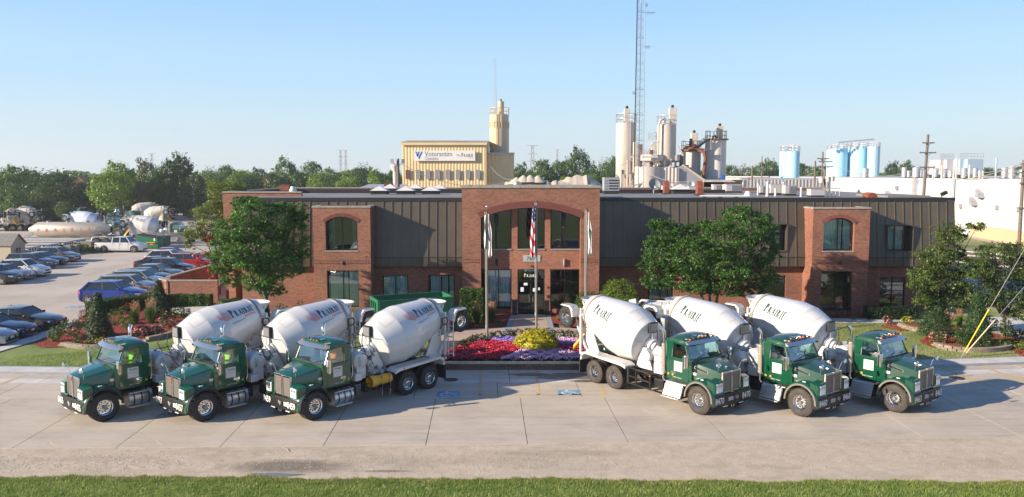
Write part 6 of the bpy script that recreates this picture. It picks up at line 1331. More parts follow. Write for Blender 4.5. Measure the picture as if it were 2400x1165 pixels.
# ---------------------------------------------------------------- parked cars; x forward, origin on the ground under the middle
def car_wheel(Rt=.34):
    q = G(); q.lathe([(.0, Rt * .66), (0, Rt * .9), (.03, Rt), (.20, Rt), (.22, Rt * .9), (.22, Rt * .5)], (0, 0, 0), (0, -1, 0), n=22); tm = q.mesh('tyre', RUB, smooth=40)
    q = G(); q.lathe([(.0, Rt * .67), (.02, Rt * .62), (.08, Rt * .6)], (0, -.002, 0), (0, -1, 0), n=20)
    for k in range(5): a = 2 * math.pi * k / 5; q.beam((0, -.02, 0), (math.cos(a) * Rt * .62, -.015, math.sin(a) * Rt * .62), .05, .07)
    q.tube((0, .0, 0), (0, -.05, 0), .06, n=10); rm = q.mesh('rim', ALU, smooth=40)
    q = G(); q.lathe([(.085, Rt * .6), (.086, .01)], (0, 0, 0), (0, -1, 0), n=16); return tm, rm, q.mesh('brake_shadow', BLK2)  # flat black disc behind the spokes, the wheel's inner shade put into colour
CWH = car_wheel(); PWH = car_wheel(.40)
def car_proto(kind):
    # per kind: length, width, hood z, belt z, roof z, windscreen base/top x, rear glass top/base x, deck z
    L_, W_, hz, bz, rz, wb, wt, rt, rb, dz = {'sedan': (4.8, 1.82, .92, .97, 1.45, .95, .20, -1.10, -1.85, 1.05), 'suv': (4.65, 1.88, 1.04, 1.10, 1.66, 1.05, .38, -1.45, -2.10, 1.10), 'wagon': (4.75, 1.82, 1.0, 1.06, 1.60, 1.05, .38, -1.80, -2.25, 1.06), 'pickup': (5.85, 2.0, 1.20, 1.25, 1.92, 1.50, .98, -.62, -.74, 1.22)}[kind]
    h = L_ / 2; w = W_ / 2; t = empty('car', (0, 0, 0)); col = CARW; st = []
    def ring(x, ww, zs, zb): return [(x, -ww * .90, .24), (x, -ww * .99, .40), (x, -ww, .66), (x, -ww * .97, zb - .10), (x, -ww * .88, zs - .01), (x, -ww * .45, zs + .035), (x, 0, zs + .045), (x, ww * .45, zs + .035), (x, ww * .88, zs - .01), (x, ww * .97, zb - .10), (x, ww, .66), (x, ww * .99, .40), (x, ww * .90, .24)]
    q = G(); rr = [ring(-h, w * .80, dz - .18, dz - .16), ring(-h + .10, w * .93, dz - .03, dz - .02), ring(-h + .45, w, dz, dz), ring(rb, w, bz if kind != 'pickup' else dz, bz), ring(wb, w, bz, bz), ring(wb + .25, w, hz + .02, hz + .04), ring(h - .75, w * .98, hz - .06, hz - .04), ring(h - .25, w * .90, hz - .17, hz - .15), ring(h - .05, w * .76, hz - .30, hz - .28), ring(h, w * .70, hz - .42, hz - .40)]
    q.loft(rr, closed=True); b = q.build('body', col, t, smooth=32)
    # cabin: glass volume, then roof and pillars over it
    tw = w * .76
    def gr_(x, f): return [(x[0], -w * .90, bz - .02), (x[1], -tw, rz - .05), (x[1], tw, rz - .05), (x[0], w * .90, bz - .02)]
    q = G(); q.loft([[(rb, -w * .86, bz - .03), (rb, w * .86, bz - .03), (rt, tw, rz - .05), (rt, -tw, rz - .05)], [(rb + .25, -w * .9, bz - .03), (rb + .25, w * .9, bz - .03), (rt + .1, tw + .01, rz - .045), (rt + .1, -tw - .01, rz - .045)], [(wb - .3, -w * .9, bz - .03), (wb - .3, w * .9, bz - .03), (wt - .1, tw + .01, rz - .045), (wt - .1, -tw - .01, rz - .045)], [(wb, -w * .84, bz - .03), (wb, w * .84, bz - .03), (wt, tw * .97, rz - .05), (wt, -tw * .97, rz - .05)]]); q.build('windows', CARG, t)
    q = G(); q.loft([[(x, -tw * f, z - .05), (x, -tw * f, z), (x, -tw * .5, z + .035), (x, 0, z + .045), (x, tw * .5, z + .035), (x, tw * f, z), (x, tw * f, z - .05)] for x, f, z in ((rt - .08, .96, rz - .07), (rt + .1, 1.03, rz - .035), ((rt + wt) / 2, 1.04, rz - .01), (wt - .1, 1.02, rz - .035), (wt + .03, .96, rz - .06))]); q.build('roof', col, t, smooth=40)
    for s in (-1, 1):
        q = G(); q.beam((wb - .04, s * w * .87, bz - .02), (wt, s * tw * 1.0, rz - .05), .055, .07); q.build('front_pillar', col, t); xm = (wt + rt) / 2 + .1
        q = G(); q.beam((xm - .03, s * w * .905, bz - .02), (xm - .03, s * tw * 1.015, rz - .04), .09, .03); q.build('door_pillar', col if kind == 'pickup' else TRIM, t)
        q = G(); q.beam((rb + (.10 if kind != 'pickup' else .05), s * w * .87, bz - .02), (rt + .02, s * tw, rz - .05), .22 if kind == 'suv' else .10, .14 if kind != 'sedan' else .09); q.build('rear_pillar', col, t)
        for k, xx in enumerate((xm - .03, wb - .22)): q = G(); q.bx(xx - .006, xx + .006, s * w * .965, s * (w * 1.003), .42, bz - .12); q.build('door_gap', BLK2, t)
        for xx in (xm + .12, xm - .85): q = G(); q.box((xx, s * w * .985, bz - .19), (.2, .04, .035)); q.build('door_handle', col if kind != 'pickup' else BLACK, t)
        q = G(); q.box((wb - .22, s * (w + .09), bz + .03), (.14, .2, .14)); q.build('mirror', col if kind != 'pickup' else BLACK, t, bevel=.03)
        q = G(); q.add([(h - .06, s * w * .74, hz - .26), (h - .015, s * w * .40, hz - .36), (h - .015, s * w * .40, hz - .44), (h - .08, s * w * .78, hz - .42), (h - .38, s * w * .955, hz - .22), (h - .36, s * w * .965, hz - .32)], [(0, 1, 2, 3), (0, 3, 5, 4)]); q.build('headlight', LENS, t)
        q = G(); q.add([(-h - .01, s * w * .55, dz - .20), (-h - .01, s * w * .82, dz - .20), (-h + .26, s * w * 1.003, dz - .14), (-h + .24, s * w * 1.003, dz - .34), (-h - .01, s * w * .82, dz - .38), (-h - .01, s * w * .55, dz - .36)], [(0, 1, 4, 5), (1, 2, 3, 4)]); q.build('tail_light', REDL, t)
        if kind in ('suv', 'wagon'): q = G(); q.path([(rt + .3, s * tw * .92, rz), (rt + .4, s * tw * .92, rz + .06), (wt - .4, s * tw * .92, rz + .06), (wt - .3, s * tw * .92, rz)], .018, 5); q.build('roof_rail', BLK2, t)
        wr = .40 if kind == 'pickup' else .34; ax = (h - .95, -h + (1.25 if kind == 'pickup' else .84))
        for x in ax:
            q = G(); q.lathe([(0, wr * 1.22), (.02, wr * 1.22), (.02, .02)], (x, s * (w - .012), wr + .02), (0, s, 0), n=22); q.build('wheel_arch', BLK2, t)
            k = put('wheel', (PWH if kind == 'pickup' else CWH)[0], t, (x, s * (w + .03), wr), (0, 0, 0 if s > 0 else math.pi)); put('rim', (PWH if kind == 'pickup' else CWH)[1], k); put('brake_shade', CWH[2], k)
    q = G(); q.bx(h - .06, h + .005, -w * .42, w * .42, hz - .50, hz - .36); q.build('grille', BLK2 if kind != 'pickup' else CHROME, t, bevel=.01)
    q = G(); q.bx(h - .10, h + .012, -w * .66, w * .66, .30, .44); q.build('lower_grille', BLK2, t); q = G(); q.bx(h + .006, h + .02, -.16, .16, .45, .56); q.build('licence_plate', WPAINT, t)
    q = G(); q.bx(-h - .015, -h + .02, -.16, .16, .62, .74); q.build('licence_plate', WPAINT, t); q = G(); q.bx(-h + .2, h - .2, -w * .86, w * .86, .16, .26); q.build('underbody', BLK2, t)
    if kind == 'pickup': q = G(); q.bx(-h + .15, rb - .1, -w * .80, w * .80, dz + .012, dz + .045); q.build('bed_cover', BLK2, t)
    return t
CARW = mat('car_paint_white', (.62, .63, .64), .3, coat=1); CARG = mat('car_window', (.012, .016, .018), .04, spec=.8)
PAINTS = {'white': CARW, 'silver': mat('car_paint_silver', (.36, .38, .40), .3, metal=.5, coat=1), 'grey': mat('car_paint_grey', (.16, .17, .18), .3, metal=.4, coat=1), 'bluegrey': mat('car_paint_bluegrey', (.11, .15, .20), .3, metal=.4, coat=1),
          'blue': mat('car_paint_blue', (.008, .035, .26), .3, metal=.3, coat=1), 'navy': mat('car_paint_navy', (.008, .015, .05), .3, coat=1), 'black': mat('car_paint_black', (.008, .008, .01), .3, coat=1), 'red': mat('car_paint_red', (.32, .01, .02), .3, coat=1), 'brown': mat('car_paint_dark_brown', (.028, .024, .024), .3, metal=.3, coat=1), 'champ': mat('car_paint_champagne', (.30, .28, .27), .3, metal=.4, coat=1)}
PROTO = {k: car_proto(k) for k in ('sedan', 'suv', 'wagon', 'pickup')}; used = set(); HALF = {'sedan': 2.4, 'suv': 2.325, 'wagon': 2.375, 'pickup': 2.925}
CARS = [('suv', 'grey', 173, 616, 'pale grey crossover farthest back in the left hand row'), ('sedan', 'navy', 145, 624, 'dark navy sedan between the grey crossover and the navy wagon'), ('wagon', 'navy', 119, 632, 'dark navy wagon parked beside the small shed'), ('suv', 'white', 99, 651, 'white SUV in front of the small shed'), ('sedan', 'silver', 61, 659, 'pale silver sedan between the white SUV and the black SUV'), ('suv', 'black', 30, 668, 'black SUV nearest in the left hand row'),
        ('suv', 'blue', 328, 713, 'bright blue SUV parked behind the clipped hedge'), ('wagon', 'champ', 361, 694, 'champagne wagon with roof rails right behind the blue SUV'), ('wagon', 'silver', 384, 681, 'silver estate car between the champagne wagon and the brick wall'), ('sedan', 'navy', 400, 669, 'dark blue sedan mostly hidden behind the low brick wall'), ('sedan', 'grey', 421, 658, 'grey sedan with only its roof showing above the brick wall'), ('suv', 'black', 447, 647, 'black SUV with roof rails beside the long brick wall'), ('sedan', 'black', 425, 637, 'black sedan seen in full profile in the middle row'), ('suv', 'white', 440, 624, 'white SUV behind the black profile sedan'), ('sedan', 'red', 446, 612, 'dark red sedan peeking over the white SUV'), ('wagon', 'red', 500, 632, 'red wagon with roof rails beside the leafy tree'),
        ('pickup', 'white', 333, 592, 'white crew cab pickup truck beside the green dumpsters'), ('sedan', 'brown', 126, 779, 'dark brown sedan parked at the footpath, second from the camera'), ('sedan', 'navy', 56, 799, 'navy sedan parked nearest the lawn, front half in view'), ('sedan', 'silver', 6, 818, 'silver car at the left edge with just its bumper in view'),
        ('suv', 'black', 287, 510, 'black SUV far off beside the tan box trailer'), ('suv', 'silver', 372, 511, 'pale SUV far off behind the dumpsters'), ('pickup', 'red', 406, 515, 'small red pickup far off beside the man in a yellow vest')]
for kd, col, fx, yb, lab in CARS:
    T = PROTO[kd] if kd not in used else copy_tree(PROTO[kd]); used.add(kd)
    for o in T.children_recursive:
        if o.type == 'MESH' and o.data.materials and o.data.materials[0] == CARW:
            o.material_slots[0].link = 'OBJECT'; o.material_slots[0].material = PAINTS[col]
    X, Y = g(fx, yb); sc = .82 if (kd, col) == ('pickup', 'red') else 1; T.location = (X - HALF[kd] * sc, Y + .92, .0); T.scale = (sc,) * 3
    tag(T, lab, 'pickup truck' if kd == 'pickup' else 'car', 'cars in the car park'); T.name = 'parked_pickup' if kd == 'pickup' else 'parked_car'
# ---------------------------------------------------------------- the truck yard on the left
def yard_mixer(px_, yb, head, drumcol, lab, text=True):
    T = copy_tree(RM); X, Y = g(px_, yb); T.location = (X, Y, 0); T.rotation_euler = (0, 0, head); tag(T, lab, 'truck', 'cement mixers standing in the yard')
    for o in T.children_recursive:
        if o.name.startswith(('lettering', 'phone', 'fleet', 'logo', 'hatch', 'tread', 'shield', 'flag_decal')) and not (text and o.parent.name.startswith('drum')): bpy.data.objects.remove(o); continue
        if o.type == 'MESH' and o.data.materials and o.data.materials[0] == DRUMW: o.material_slots[0].link = 'OBJECT'; o.material_slots[0].material = drumcol
    return T
yard_mixer(96, 528, R(100), DUSTW, 'dusty mixer seen end on left of the small beige drum mixer', False)
yard_mixer(262, 521, R(200), DUSTW, 'dusty mixer far back beside the black SUV', False)
BLUW = mat('bluish_drum', (.42, .50, .66), .5, col2=(.52, .57, .66), scale=.8)
yard_mixer(440, 570, R(2), DRUMW, 'white mixer behind the chain link fence with its cab hidden by leaves')
yard_mixer(286, 554, R(-4), BLUW, 'mixer with pale blue drum and green cab behind the white pickup', False)
yard_mixer(205, 519, R(-8), DUSTW, 'dusty beige mixer at the back of the yard against the dark trees', False)
yard_mixer(-22, 540, R(175), DUSTW, 'mixer at the left edge with its folded wheels sticking up', False)
yard_mixer(34, 536, R(120), DUSTW, 'dusty mixer with upright chute left of the tank trailer', False)
yard_mixer(300, 532, R(170), DUSTW, 'dusty mixer backed up in the middle of the yard', False)
TANKM = mat('tank_trailer_metal', (.50, .45, .38), .4, metal=.35, col2=(.44, .39, .32), scale=1.2, stretch=(.3, 1, 1))
def tank_trailer():
    X0, Y0 = g(28, 577); X1, _ = g(232, 577); L_ = 12.2; t = empty('tank_trailer', (X0 + 1.5, Y0 + 1.3, 0), 0, 'silver bulk tank trailer with three hoppers and red PRAIRIE lettering', 'trailer')
    B = lambda q, n, m, **k: q.build(n, m, t, **k)
    q = G(); q.lathe([(0, .3), (1.3, 1.03), (9.6, 1.03), (11.0, .4)], (.2, 0, 2.12), (1, 0, 0), n=28); tk = B(q, 'tank', TANKM, smooth=30)
    for k in range(3):
        c = 2.6 + k * 2.6; q = G(); q.loft([[(c - 1.3, -.99, 1.9), (c + 1.3, -.99, 1.9), (c + 1.3, .99, 1.9), (c - 1.3, .99, 1.9)], [(c - .25, -.25, .75), (c + .25, -.25, .75), (c + .25, .25, .75), (c - .25, .25, .75)]]); B(q, 'hopper', TANKM, smooth=20)
    for k in range(3): q = G(); q.tube((2.8 + k * 2.6, 0, 3.1), (2.8 + k * 2.6, 0, 3.3), .26, n=12); B(q, 'hatch', STEEL)
    q = G()
    for i, ch in enumerate('PRAIRIE'): put_text(q, ch, .78, (1.95 + i * 1.12, -1.03, 1.88), (1, 0, 0), (0, .0, 1), lift=.02, sx=.95)
    B(q, 'lettering', REDT)
    for s in (-1, 1):
        q = G(); q.beam((-.4, s * .5, 1.0), (11.8, s * .5, .95), .12, .2); B(q, 'frame_rail', STEEL); q = G(); q.beam((-.6, s * .5, .95), (.9, s * .6, 1.8), .1); B(q, 'brace', STEEL); q = G(); q.beam((11.3, s * .9, .95), (9.2, s * .9, 2.4), .1); B(q, 'brace', STEEL)
        for x in (9.6, 10.9): add_wheel(t, WH['r'], x, s * 1.25, .52, s)
        q = G(); q.path([(8.95, s * 1.0, .7), (9.1, s * 1.0, 1.1), (9.6, s * 1.0, 1.22), (10.9, s * 1.0, 1.22), (11.4, s * 1.0, 1.1), (11.55, s * 1.0, .7)], .10, 6); B(q, 'mudguard', GALV)
    for x in (8.9, 9.35): q = G(); q.tube((x, -1.3, .6), (x, -1.3, 3.2), .03, n=5); B(q, 'ladder_rail', ALU)
    for k in range(7): q = G(); q.tube((8.9, -1.3, .9 + k * .35), (9.35, -1.3, .9 + k * .35), .025, n=5); B(q, 'rung', ALU)
    q = G(); q.tube((-.4, -.6, 0), (-.4, -.6, 1.0), .06); q.tube((-.9, 0, .2), (.5, 0, .9), .07); B(q, 'landing_leg', STEEL)
tank_trailer()
DECKM = mat('trailer_deck', (.50, .47, .43), .8, col2=(.38, .35, .32), scale=2, stretch=(.2, 2, 1))
for i, (xe, yb, L_) in enumerate([(178, 588, 14), (150, 594, 14), (112, 601, 13), (66, 609, 12)]):
    X, Y = g(xe, yb); t = empty('flatbed_trailer', (X, Y, 0), 0, ['flatbed trailer deck farthest back beside the tank trailer', 'second flatbed trailer deck from the tank trailer', 'third flatbed trailer deck, just behind the nearest one', 'nearest flatbed trailer deck, right behind the small shed'][i], 'trailer', 'flatbed trailers side by side')
    q = G(); q.bx(-L_, 0, 0, 2.4, 1.25, 1.36); q.build('deck', DECKM, t)
    for s in (.0, 2.36): q = G(); q.bx(-L_, 0, s, s + .04, 1.08, 1.38); q.build('side_rail', WHITE, t)
    q = G()
    for k in range(int(L_ / .5)): q.bx(-L_ + k * .5, -L_ + k * .5 + .22, -.012, .0, 1.12, 1.34)
    o = q.build('stake_pockets', BLK2, t); o['kind'] = 'stuff'; q = G(); q.bx(0, .05, .05, 2.35, .95, 1.30); e = q.build('end_board', WHITE, t)
    for k in range(4): q = G(); q.bx(.055, .07, .2 + .55 * k, .45 + .55 * k, 1.0, 1.25); q.build('dark_panel', BLK2, e)
    q = G(); q.bx(.06, .09, 1.9, 2.2, 1.0, 1.2); q.build('tail_light', ORG, t)
    for s in (.25, 2.15):
        for x in (-1.6, -2.9): add_wheel(t, WH['r'], x, s, .52, -1 if s < 1 else 1)
    q = G(); q.bx(-L_, -.3, .7, .85, .85, 1.24); q.bx(-L_, -.3, 1.55, 1.7, .85, 1.24); q.build('frame_rails', BLK2, t, kind='stuff')
CBLK = mat('old_concrete_block', (.27, .25, .21), .9, col2=(.19, .175, .15), scale=2)
for (x, yb, w, h, lab) in [(158, 597, 17, 22, 'square concrete block left of the weeds'), (174, 596, 15, 22, 'square concrete block touching the first one'), (198, 592, 34, 25, 'large weathered concrete block under the tank trailer fenders')]:
    X, Y = g(x, yb); k = Y / FPX; q = G(); q.box((0, .5, h * k / 2), (w * k, 1.1, h * k)); o = q.build('concrete_block', CBLK, bevel=.03, loc=(X, Y, 0)); tag(o, lab, 'concrete block')
bush(*g(188, 594, 0), 0, 1.4, .6, 1.2, LTREE2, 1600, .10, 'tall weeds growing before the concrete blocks', 'weeds', seed=77, name='weed_clump'); bush(*g(222, 592, 0), 0, 1.0, .7, .8, LBOX, 900, .10, 'weeds between the concrete block and the white pickup', 'weeds', seed=78, name='weed_clump')
SHED = mat('shed_siding', (.42, .36, .27), .8); SHR = mat('shingle_roof', (.16, .15, .14), .9, col2=(.22, .21, .19), scale=5)
X, Y = g(-8, 618); t = empty('garden_shed', (X, Y, 0), 0, 'small tan shed with grey gable roof and a little window', 'shed')
q = G(); q.prism([(0, 0), (0, 2.0), (1.3, 3.0), (2.6, 2.0), (2.6, 0)], 'x', -.6, 1.6); q.M = Matrix.Identity(4); q2 = G(); q2.v = [(a[0], a[1], a[2]) for a in q.v]; q2.f = q.f; q2.m = q.m; q2.build('wall', SHED, t)
for s in (0, 1): q = G(); q.add([(-.8, -.15 if s == 0 else 2.75, 1.9), (1.8, -.15 if s == 0 else 2.75, 1.9), (1.8, 1.3, 3.08), (-.8, 1.3, 3.08), (-.8, -.15 if s == 0 else 2.75, 1.98), (1.8, -.15 if s == 0 else 2.75, 1.98), (1.8, 1.3, 3.16), (-.8, 1.3, 3.16)], [(0, 1, 2, 3), (4, 5, 6, 7), (0, 1, 5, 4), (1, 2, 6, 5), (3, 0, 4, 7)]); q.build('roof_panel', SHR, t)
q = G(); q.bx(1.6, 1.64, .9, 1.7, .9, 1.6); w_ = q.build('window', TRIM, t); q = G(); q.bx(1.642, 1.66, 1.28, 1.32, .9, 1.6); q.bx(1.642, 1.66, .9, 1.7, 1.23, 1.27); q.build('muntins', WHITE, w_, kind='stuff')
# dumpsters
def dumpster(x0, x1, yb, h0, h1, lab, lid):
    X0, Y = g(x0, yb); X1, _ = g(x1, yb); k = Y / FPX; w = X1 - X0; t = empty('dumpster', (X0, Y, 0), 0, lab, 'dumpster'); q = G(); q.prism([(0, .1), (0, h0 * k), (w, h1 * k), (w, .1)], 'y', 0, 1.8); q.build('bin', DUMPG, t, bevel=.02)
    q = G(); q.prism([(-.03, h0 * k + .005), (-.03, h0 * k + .07), (w + .03, h1 * k + .07), (w + .03, h1 * k + .005)], 'y', -.05, 1.85); q.build('lid', BLK2, t)
    q = G(); q.bx(w * .45, w * .9, -.14, -.005, .75, .85); q.build('fork_pocket', YELL, t); q = G(); q.bx(w * .62, w * .78, -.012, -.004, .5, .72); q.build('notice', YELL, t); q = G(); q.bx(w - .5, w - .3, -.012, -.004, 1.0, 1.35); q.build('notice', PAPER, t)
dumpster(322, 370, 583, 33, 24, 'large sloping green dumpster beside the white pickup', 1); dumpster(371, 387, 579, 24, 24, 'smaller green dumpster behind the sloping one', 0)
# chain link fence
MESHM = bpy.data.materials.new('chain_link'); MESHM.use_nodes = True; nt = MESHM.node_tree; nt.nodes.clear(); o_ = _n(nt, 'ShaderNodeOutputMaterial'); tr = _n(nt, 'ShaderNodeBsdfTransparent'); df = _n(nt, 'ShaderNodeBsdfPrincipled'); df.inputs['Base Color'].default_value = (.25, .25, .25, 1); df.inputs['Metallic'].default_value = .5
ge = _n(nt, 'ShaderNodeNewGeometry'); w1 = _n(nt, 'ShaderNodeTexWave', wave_type='BANDS', bands_direction='DIAGONAL'); w1.inputs['Scale'].default_value = 5; mp = _n(nt, 'ShaderNodeMapping'); mp.inputs['Scale'].default_value = (1, 1, -1); w2 = _n(nt, 'ShaderNodeTexWave', wave_type='BANDS', bands_direction='DIAGONAL'); w2.inputs['Scale'].default_value = 5
mxm = _n(nt, 'ShaderNodeMath', operation='MAXIMUM'); gt = _n(nt, 'ShaderNodeMath', operation='GREATER_THAN'); gt.inputs[1].default_value = .86; mx = _n(nt, 'ShaderNodeMixShader')
nt.links.new(ge.outputs['Position'], w1.inputs[0]); nt.links.new(ge.outputs['Position'], mp.inputs[0]); nt.links.new(mp.outputs[0], w2.inputs[0]); nt.links.new(w1.outputs[1], mxm.inputs[0]); nt.links.new(w2.outputs[1], mxm.inputs[1]); nt.links.new(mxm.outputs[0], gt.inputs[0]); nt.links.new(gt.outputs[0], mx.inputs[0]); nt.links.new(tr.outputs[0], mx.inputs[1]); nt.links.new(df.outputs[0], mx.inputs[2]); nt.links.new(mx.outputs[0], o_.inputs[0])
X0, Y0 = g(318, 577); X1, _ = g(490, 577); t = empty('chain_link_fence', (X0, Y0, 0), 0, 'grey chain link fence in front of the white drum mixer', 'fence'); n = 5; w = (X1 - X0) / n
for k in range(n + 1): q = G(); q.tube((k * w, 0, 0), (k * w, 0, 1.85), .035, n=6); q.build('post', STEEL, t)
q = G(); q.tube((0, 0, 1.82), (n * w, 0, 1.82), .025, n=6); q.build('top_rail', STEEL, t); q = G(); q.bx(0, n * w, -.006, .006, .05, 1.8); q.build('wire_mesh', MESHM, t)
# containers and box trailer far back
TANB = mat('box_trailer_tan', (.55, .38, .24), .6); ORB = mat('orange_trailer_end', (.75, .36, .05), .6)
def boxth(name, x0, x1, yt, yb, depth, m, lab, cat, ribs=0, wheels=False, z0=0, endm=None, rz=0):
    X0, Y = g(x0, yb); X1, _ = g(x1, yb); k = Y / FPX; w = X1 - X0; h = (yb - yt) * k; t = empty(name, (X0, Y, 0), rz, lab, cat); q = G(); q.bx(0, w, 0, depth, z0, h); q.build('body', m, t, bevel=.03)
    for i in range(ribs): q = G(); q.bx(w * (i + .5) / ribs - .04, w * (i + .5) / ribs + .04, -.03, .0, z0 + .15, h - .15); q.build('rib', m, t)
    q = G(); q.bx(-.02, w + .02, -.02, depth + .02, h - .001, h + .06); q.build('roof_edge', endm or m, t)
    if endm: q = G(); q.bx(-.03, -.001, .05, depth - .05, z0 + .1, h - .05); q.build('end_door', endm, t)
    if wheels:
        for x in (w - 1.2, w - 2.4): add_wheel(t, WH['r'], x, .1, .52, -1)
    return t
boxth('box_trailer', 307, 342, 478, 506, 2.5, TANB, 'tan box trailer with orange end beside the white container', 'trailer', 0, True, .9, ORB); boxth('shipping_container', 337, 393, 467, 491, 2.6, WHITE, 'long white shipping container in front of the dark trees', 'container', 10); boxth('shipping_container', 316, 336, 466, 484, 2.6, PAINTS['blue'], 'blue container end beside the white container', 'container', 4)
boxth('far_building', 466, 500, 455, 482, 8, GREYM, 'pale grey building glimpsed behind the slender pale tree', 'building', 6); boxth('long_shed', -70, 60, 490, 507, 10, GALV, 'long low grey building behind the left mixers', 'building', 12)
X0, Y = g(170, 500); X1, _ = g(292, 500); t = empty('yard_wall', (X0, Y, 0), 0, 'weathered concrete panel wall at the back of the yard', 'wall')
n = 12; w = (X1 - X0) / n
for k in range(n): q = G(); q.bx(k * w + .03, (k + 1) * w - .03, 0, .25, 0, 2.6 + (.8 if k < 4 else .0)); q.build('wall_panel', CBLK, t)
# people: a standing man in a vest, drivers in the cabs
def person_mesh(pose, vest, cloth, skin=SKIN):
    J = {'seat': [((0, 0, .0), .16, -1), ((0, 0, .25), .15, 0), ((.03, 0, .47), .17, 1), ((.04, 0, .58), .065, 2), ((.06, 0, .70), .095, 3), ((.07, 0, .79), .085, 4), ((.02, .20, .48), .06, 2), ((.16, .27, .26), .05, 6), ((.38, .20, .30), .04, 7), ((.44, .19, .31), .045, 8), ((.02, -.20, .48), .06, 2), ((.14, -.28, .26), .05, 10), ((.36, -.22, .26), .04, 11), ((.42, -.20, .27), .045, 12), ((.22, .11, .02), .09, 0), ((.45, .12, .02), .075, 14), ((.5, .12, -.38), .05, 15), ((.22, -.11, .02), .09, 0), ((.45, -.12, .02), .075, 17), ((.5, -.12, -.38), .05, 18)],
         'stand': [((0, 0, .95), .15, -1), ((0, 0, 1.15), .14, 0), ((0, 0, 1.40), .17, 1), ((0, 0, 1.52), .06, 2), ((.02, 0, 1.64), .09, 3), ((.02, 0, 1.73), .08, 4), ((0, .21, 1.40), .06, 2), ((0, .27, 1.12), .05, 6), ((.08, .27, .88), .04, 7), ((.1, .27, .80), .045, 8), ((0, -.21, 1.40), .06, 2), ((0, -.27, 1.12), .05, 10), ((.08, -.27, .88), .04, 11), ((.1, -.27, .80), .045, 12), ((0, .1, .88), .09, 0), ((.02, .11, .48), .07, 14), ((0, .12, .08), .05, 15), ((0, -.1, .88), .09, 0), ((-.04, -.11, .48), .07, 17), ((-.1, -.12, .08), .05, 18)]}[pose]
    me = bpy.data.meshes.new('person'); me.from_pydata([j[0] for j in J], [(j[2], i) for i, j in enumerate(J) if j[2] >= 0], []); o = bpy.data.objects.new('tmp', me); COL.objects.link(o); sk = o.modifiers.new('s', 'SKIN'); sk.use_smooth_shade = True
    for i, j in enumerate(J): me.skin_vertices[0].data[i].radius = (j[1], j[1])
    me.skin_vertices[0].data[0].use_root = True; o.modifiers.new('b', 'SUBSURF').levels = 2; o.modifiers['b'].render_levels = 2
    dg = bpy.context.evaluated_depsgraph_get(); m2 = bpy.data.meshes.new_from_object(o.evaluated_get(dg)); bpy.data.objects.remove(o); m2.name = 'person'; m2.materials.clear()
    for m in (skin, cloth, vest): m2.materials.append(m)
    zt = J[2][0][2]; z0 = J[0][0][2]
    for p in m2.polygons:
        c = p.center; p.material_index = 0 if c.z > zt + .1 or (abs(c.y) > .15 and c.x > (.36 if pose == 'seat' else .05) and c.z > .1 and c.z < zt - .45 + (.4 if pose == 'seat' else 0)) else (2 if c.z > z0 + .05 and abs(c.y) < .21 else 1); p.use_smooth = True
    return m2
PS = person_mesh('seat', HIVIS, NAVY); PO = person_mesh('seat', HIVO, NAVY); PT = person_mesh('stand', HIVIS, NAVY)
def head_bits(t, c):
    q = G(); q.ball((c[0] - .015, c[1], c[2] + .05), .098, 12, 8, sz=(1, .95, .9)); q.build('hair', HAIR, t, smooth=60); q = G(); q.box((c[0] + .10, c[1], c[2] - .02), (.03, .025, .04)); q.build('nose', SKIN, t, bevel=.008)
    for s in (-1, 1): q = G(); q.ball((c[0] + .088, c[1] + s * .035, c[2] + .0), .012, 8, 5); q.build('eye', BLK2, t); q = G(); q.ball((c[0], c[1] + s * .098, c[2] - .01), .022, 8, 5, sz=(.7, .4, 1)); q.build('ear', SKIN, t)
    q = G(); q.box((c[0] + .09, c[1], c[2] - .06), (.012, .04, .008)); q.build('mouth', REDL, t)
for (T, nm, p, lab, s, hd, dusty) in trucks:
    f = Vector((math.cos(hd), math.sin(hd), 0)); l = Vector((-f.y, f.x, 0)); w = T.location + f * -1.50 + l * .5 + Vector((0, 0, 1.86)); pm = PO if nm == '8459' else PS
    o = put('person', pm, None, w, (0, 0, hd)); tag(o, {'8459': 'driver in an orange safety vest in the mixer with the yellow chutes', '8457': 'driver in a yellow vest in the middle mixer of the left row', '8455': 'driver in a yellow vest behind the glare in the far left mixer', '8470': 'driver in a yellow vest in the mixer with the open black chute rack', '8460': 'driver in a yellow vest in the middle mixer of the right row', '8463': 'driver in a yellow vest in the far right mixer beside the lawn'}[nm], 'person', 'drivers sitting in the mixer cabs'); head_bits(o, (.06, 0, .70))
X, Y = g(376, 512); o = put('person', PT, None, (X, Y, 0), (0, 0, -1.2)); tag(o, 'man in a bright yellow vest walking far off beside the red pickup', 'person'); head_bits(o, (.02, 0, 1.64))
# bench, bins, hanging baskets
X, Y = g(1960, 742, .12); t = empty('bench', (X, Y, .12), 0, 'black metal bench with lattice back under the right tower window', 'bench')
q = G(); q.bx(-1.0, 1.0, -.25, .25, .43, .46); q.build('seat', BLACK, t); bk = G(); bk.bx(-.65, .65, .24, .27, .90, .93); bk.bx(-.65, .65, .24, .27, .50, .53); b = bk.build('backrest', BLACK, t, kind='stuff')
for k in range(14):
    for d in (-1, 1): q = G(); q.beam((-.6 + k * .09, .255, .52), (-.6 + k * .09 + d * .25, .255, .91), .012); q.build('lattice_bar', BLACK, b)
for sx_ in (-.85, .85):
    for sy_ in (-.22, .22): q = G(); q.bx(sx_ - .02, sx_ + .02, sy_ - .02, sy_ + .02, 0, .43); q.build('leg', BLACK, t)
    q = G(); q.bx(sx_ - .02, sx_ + .02, -.24, .24, .62, .65); q.build('armrest', BLACK, t)
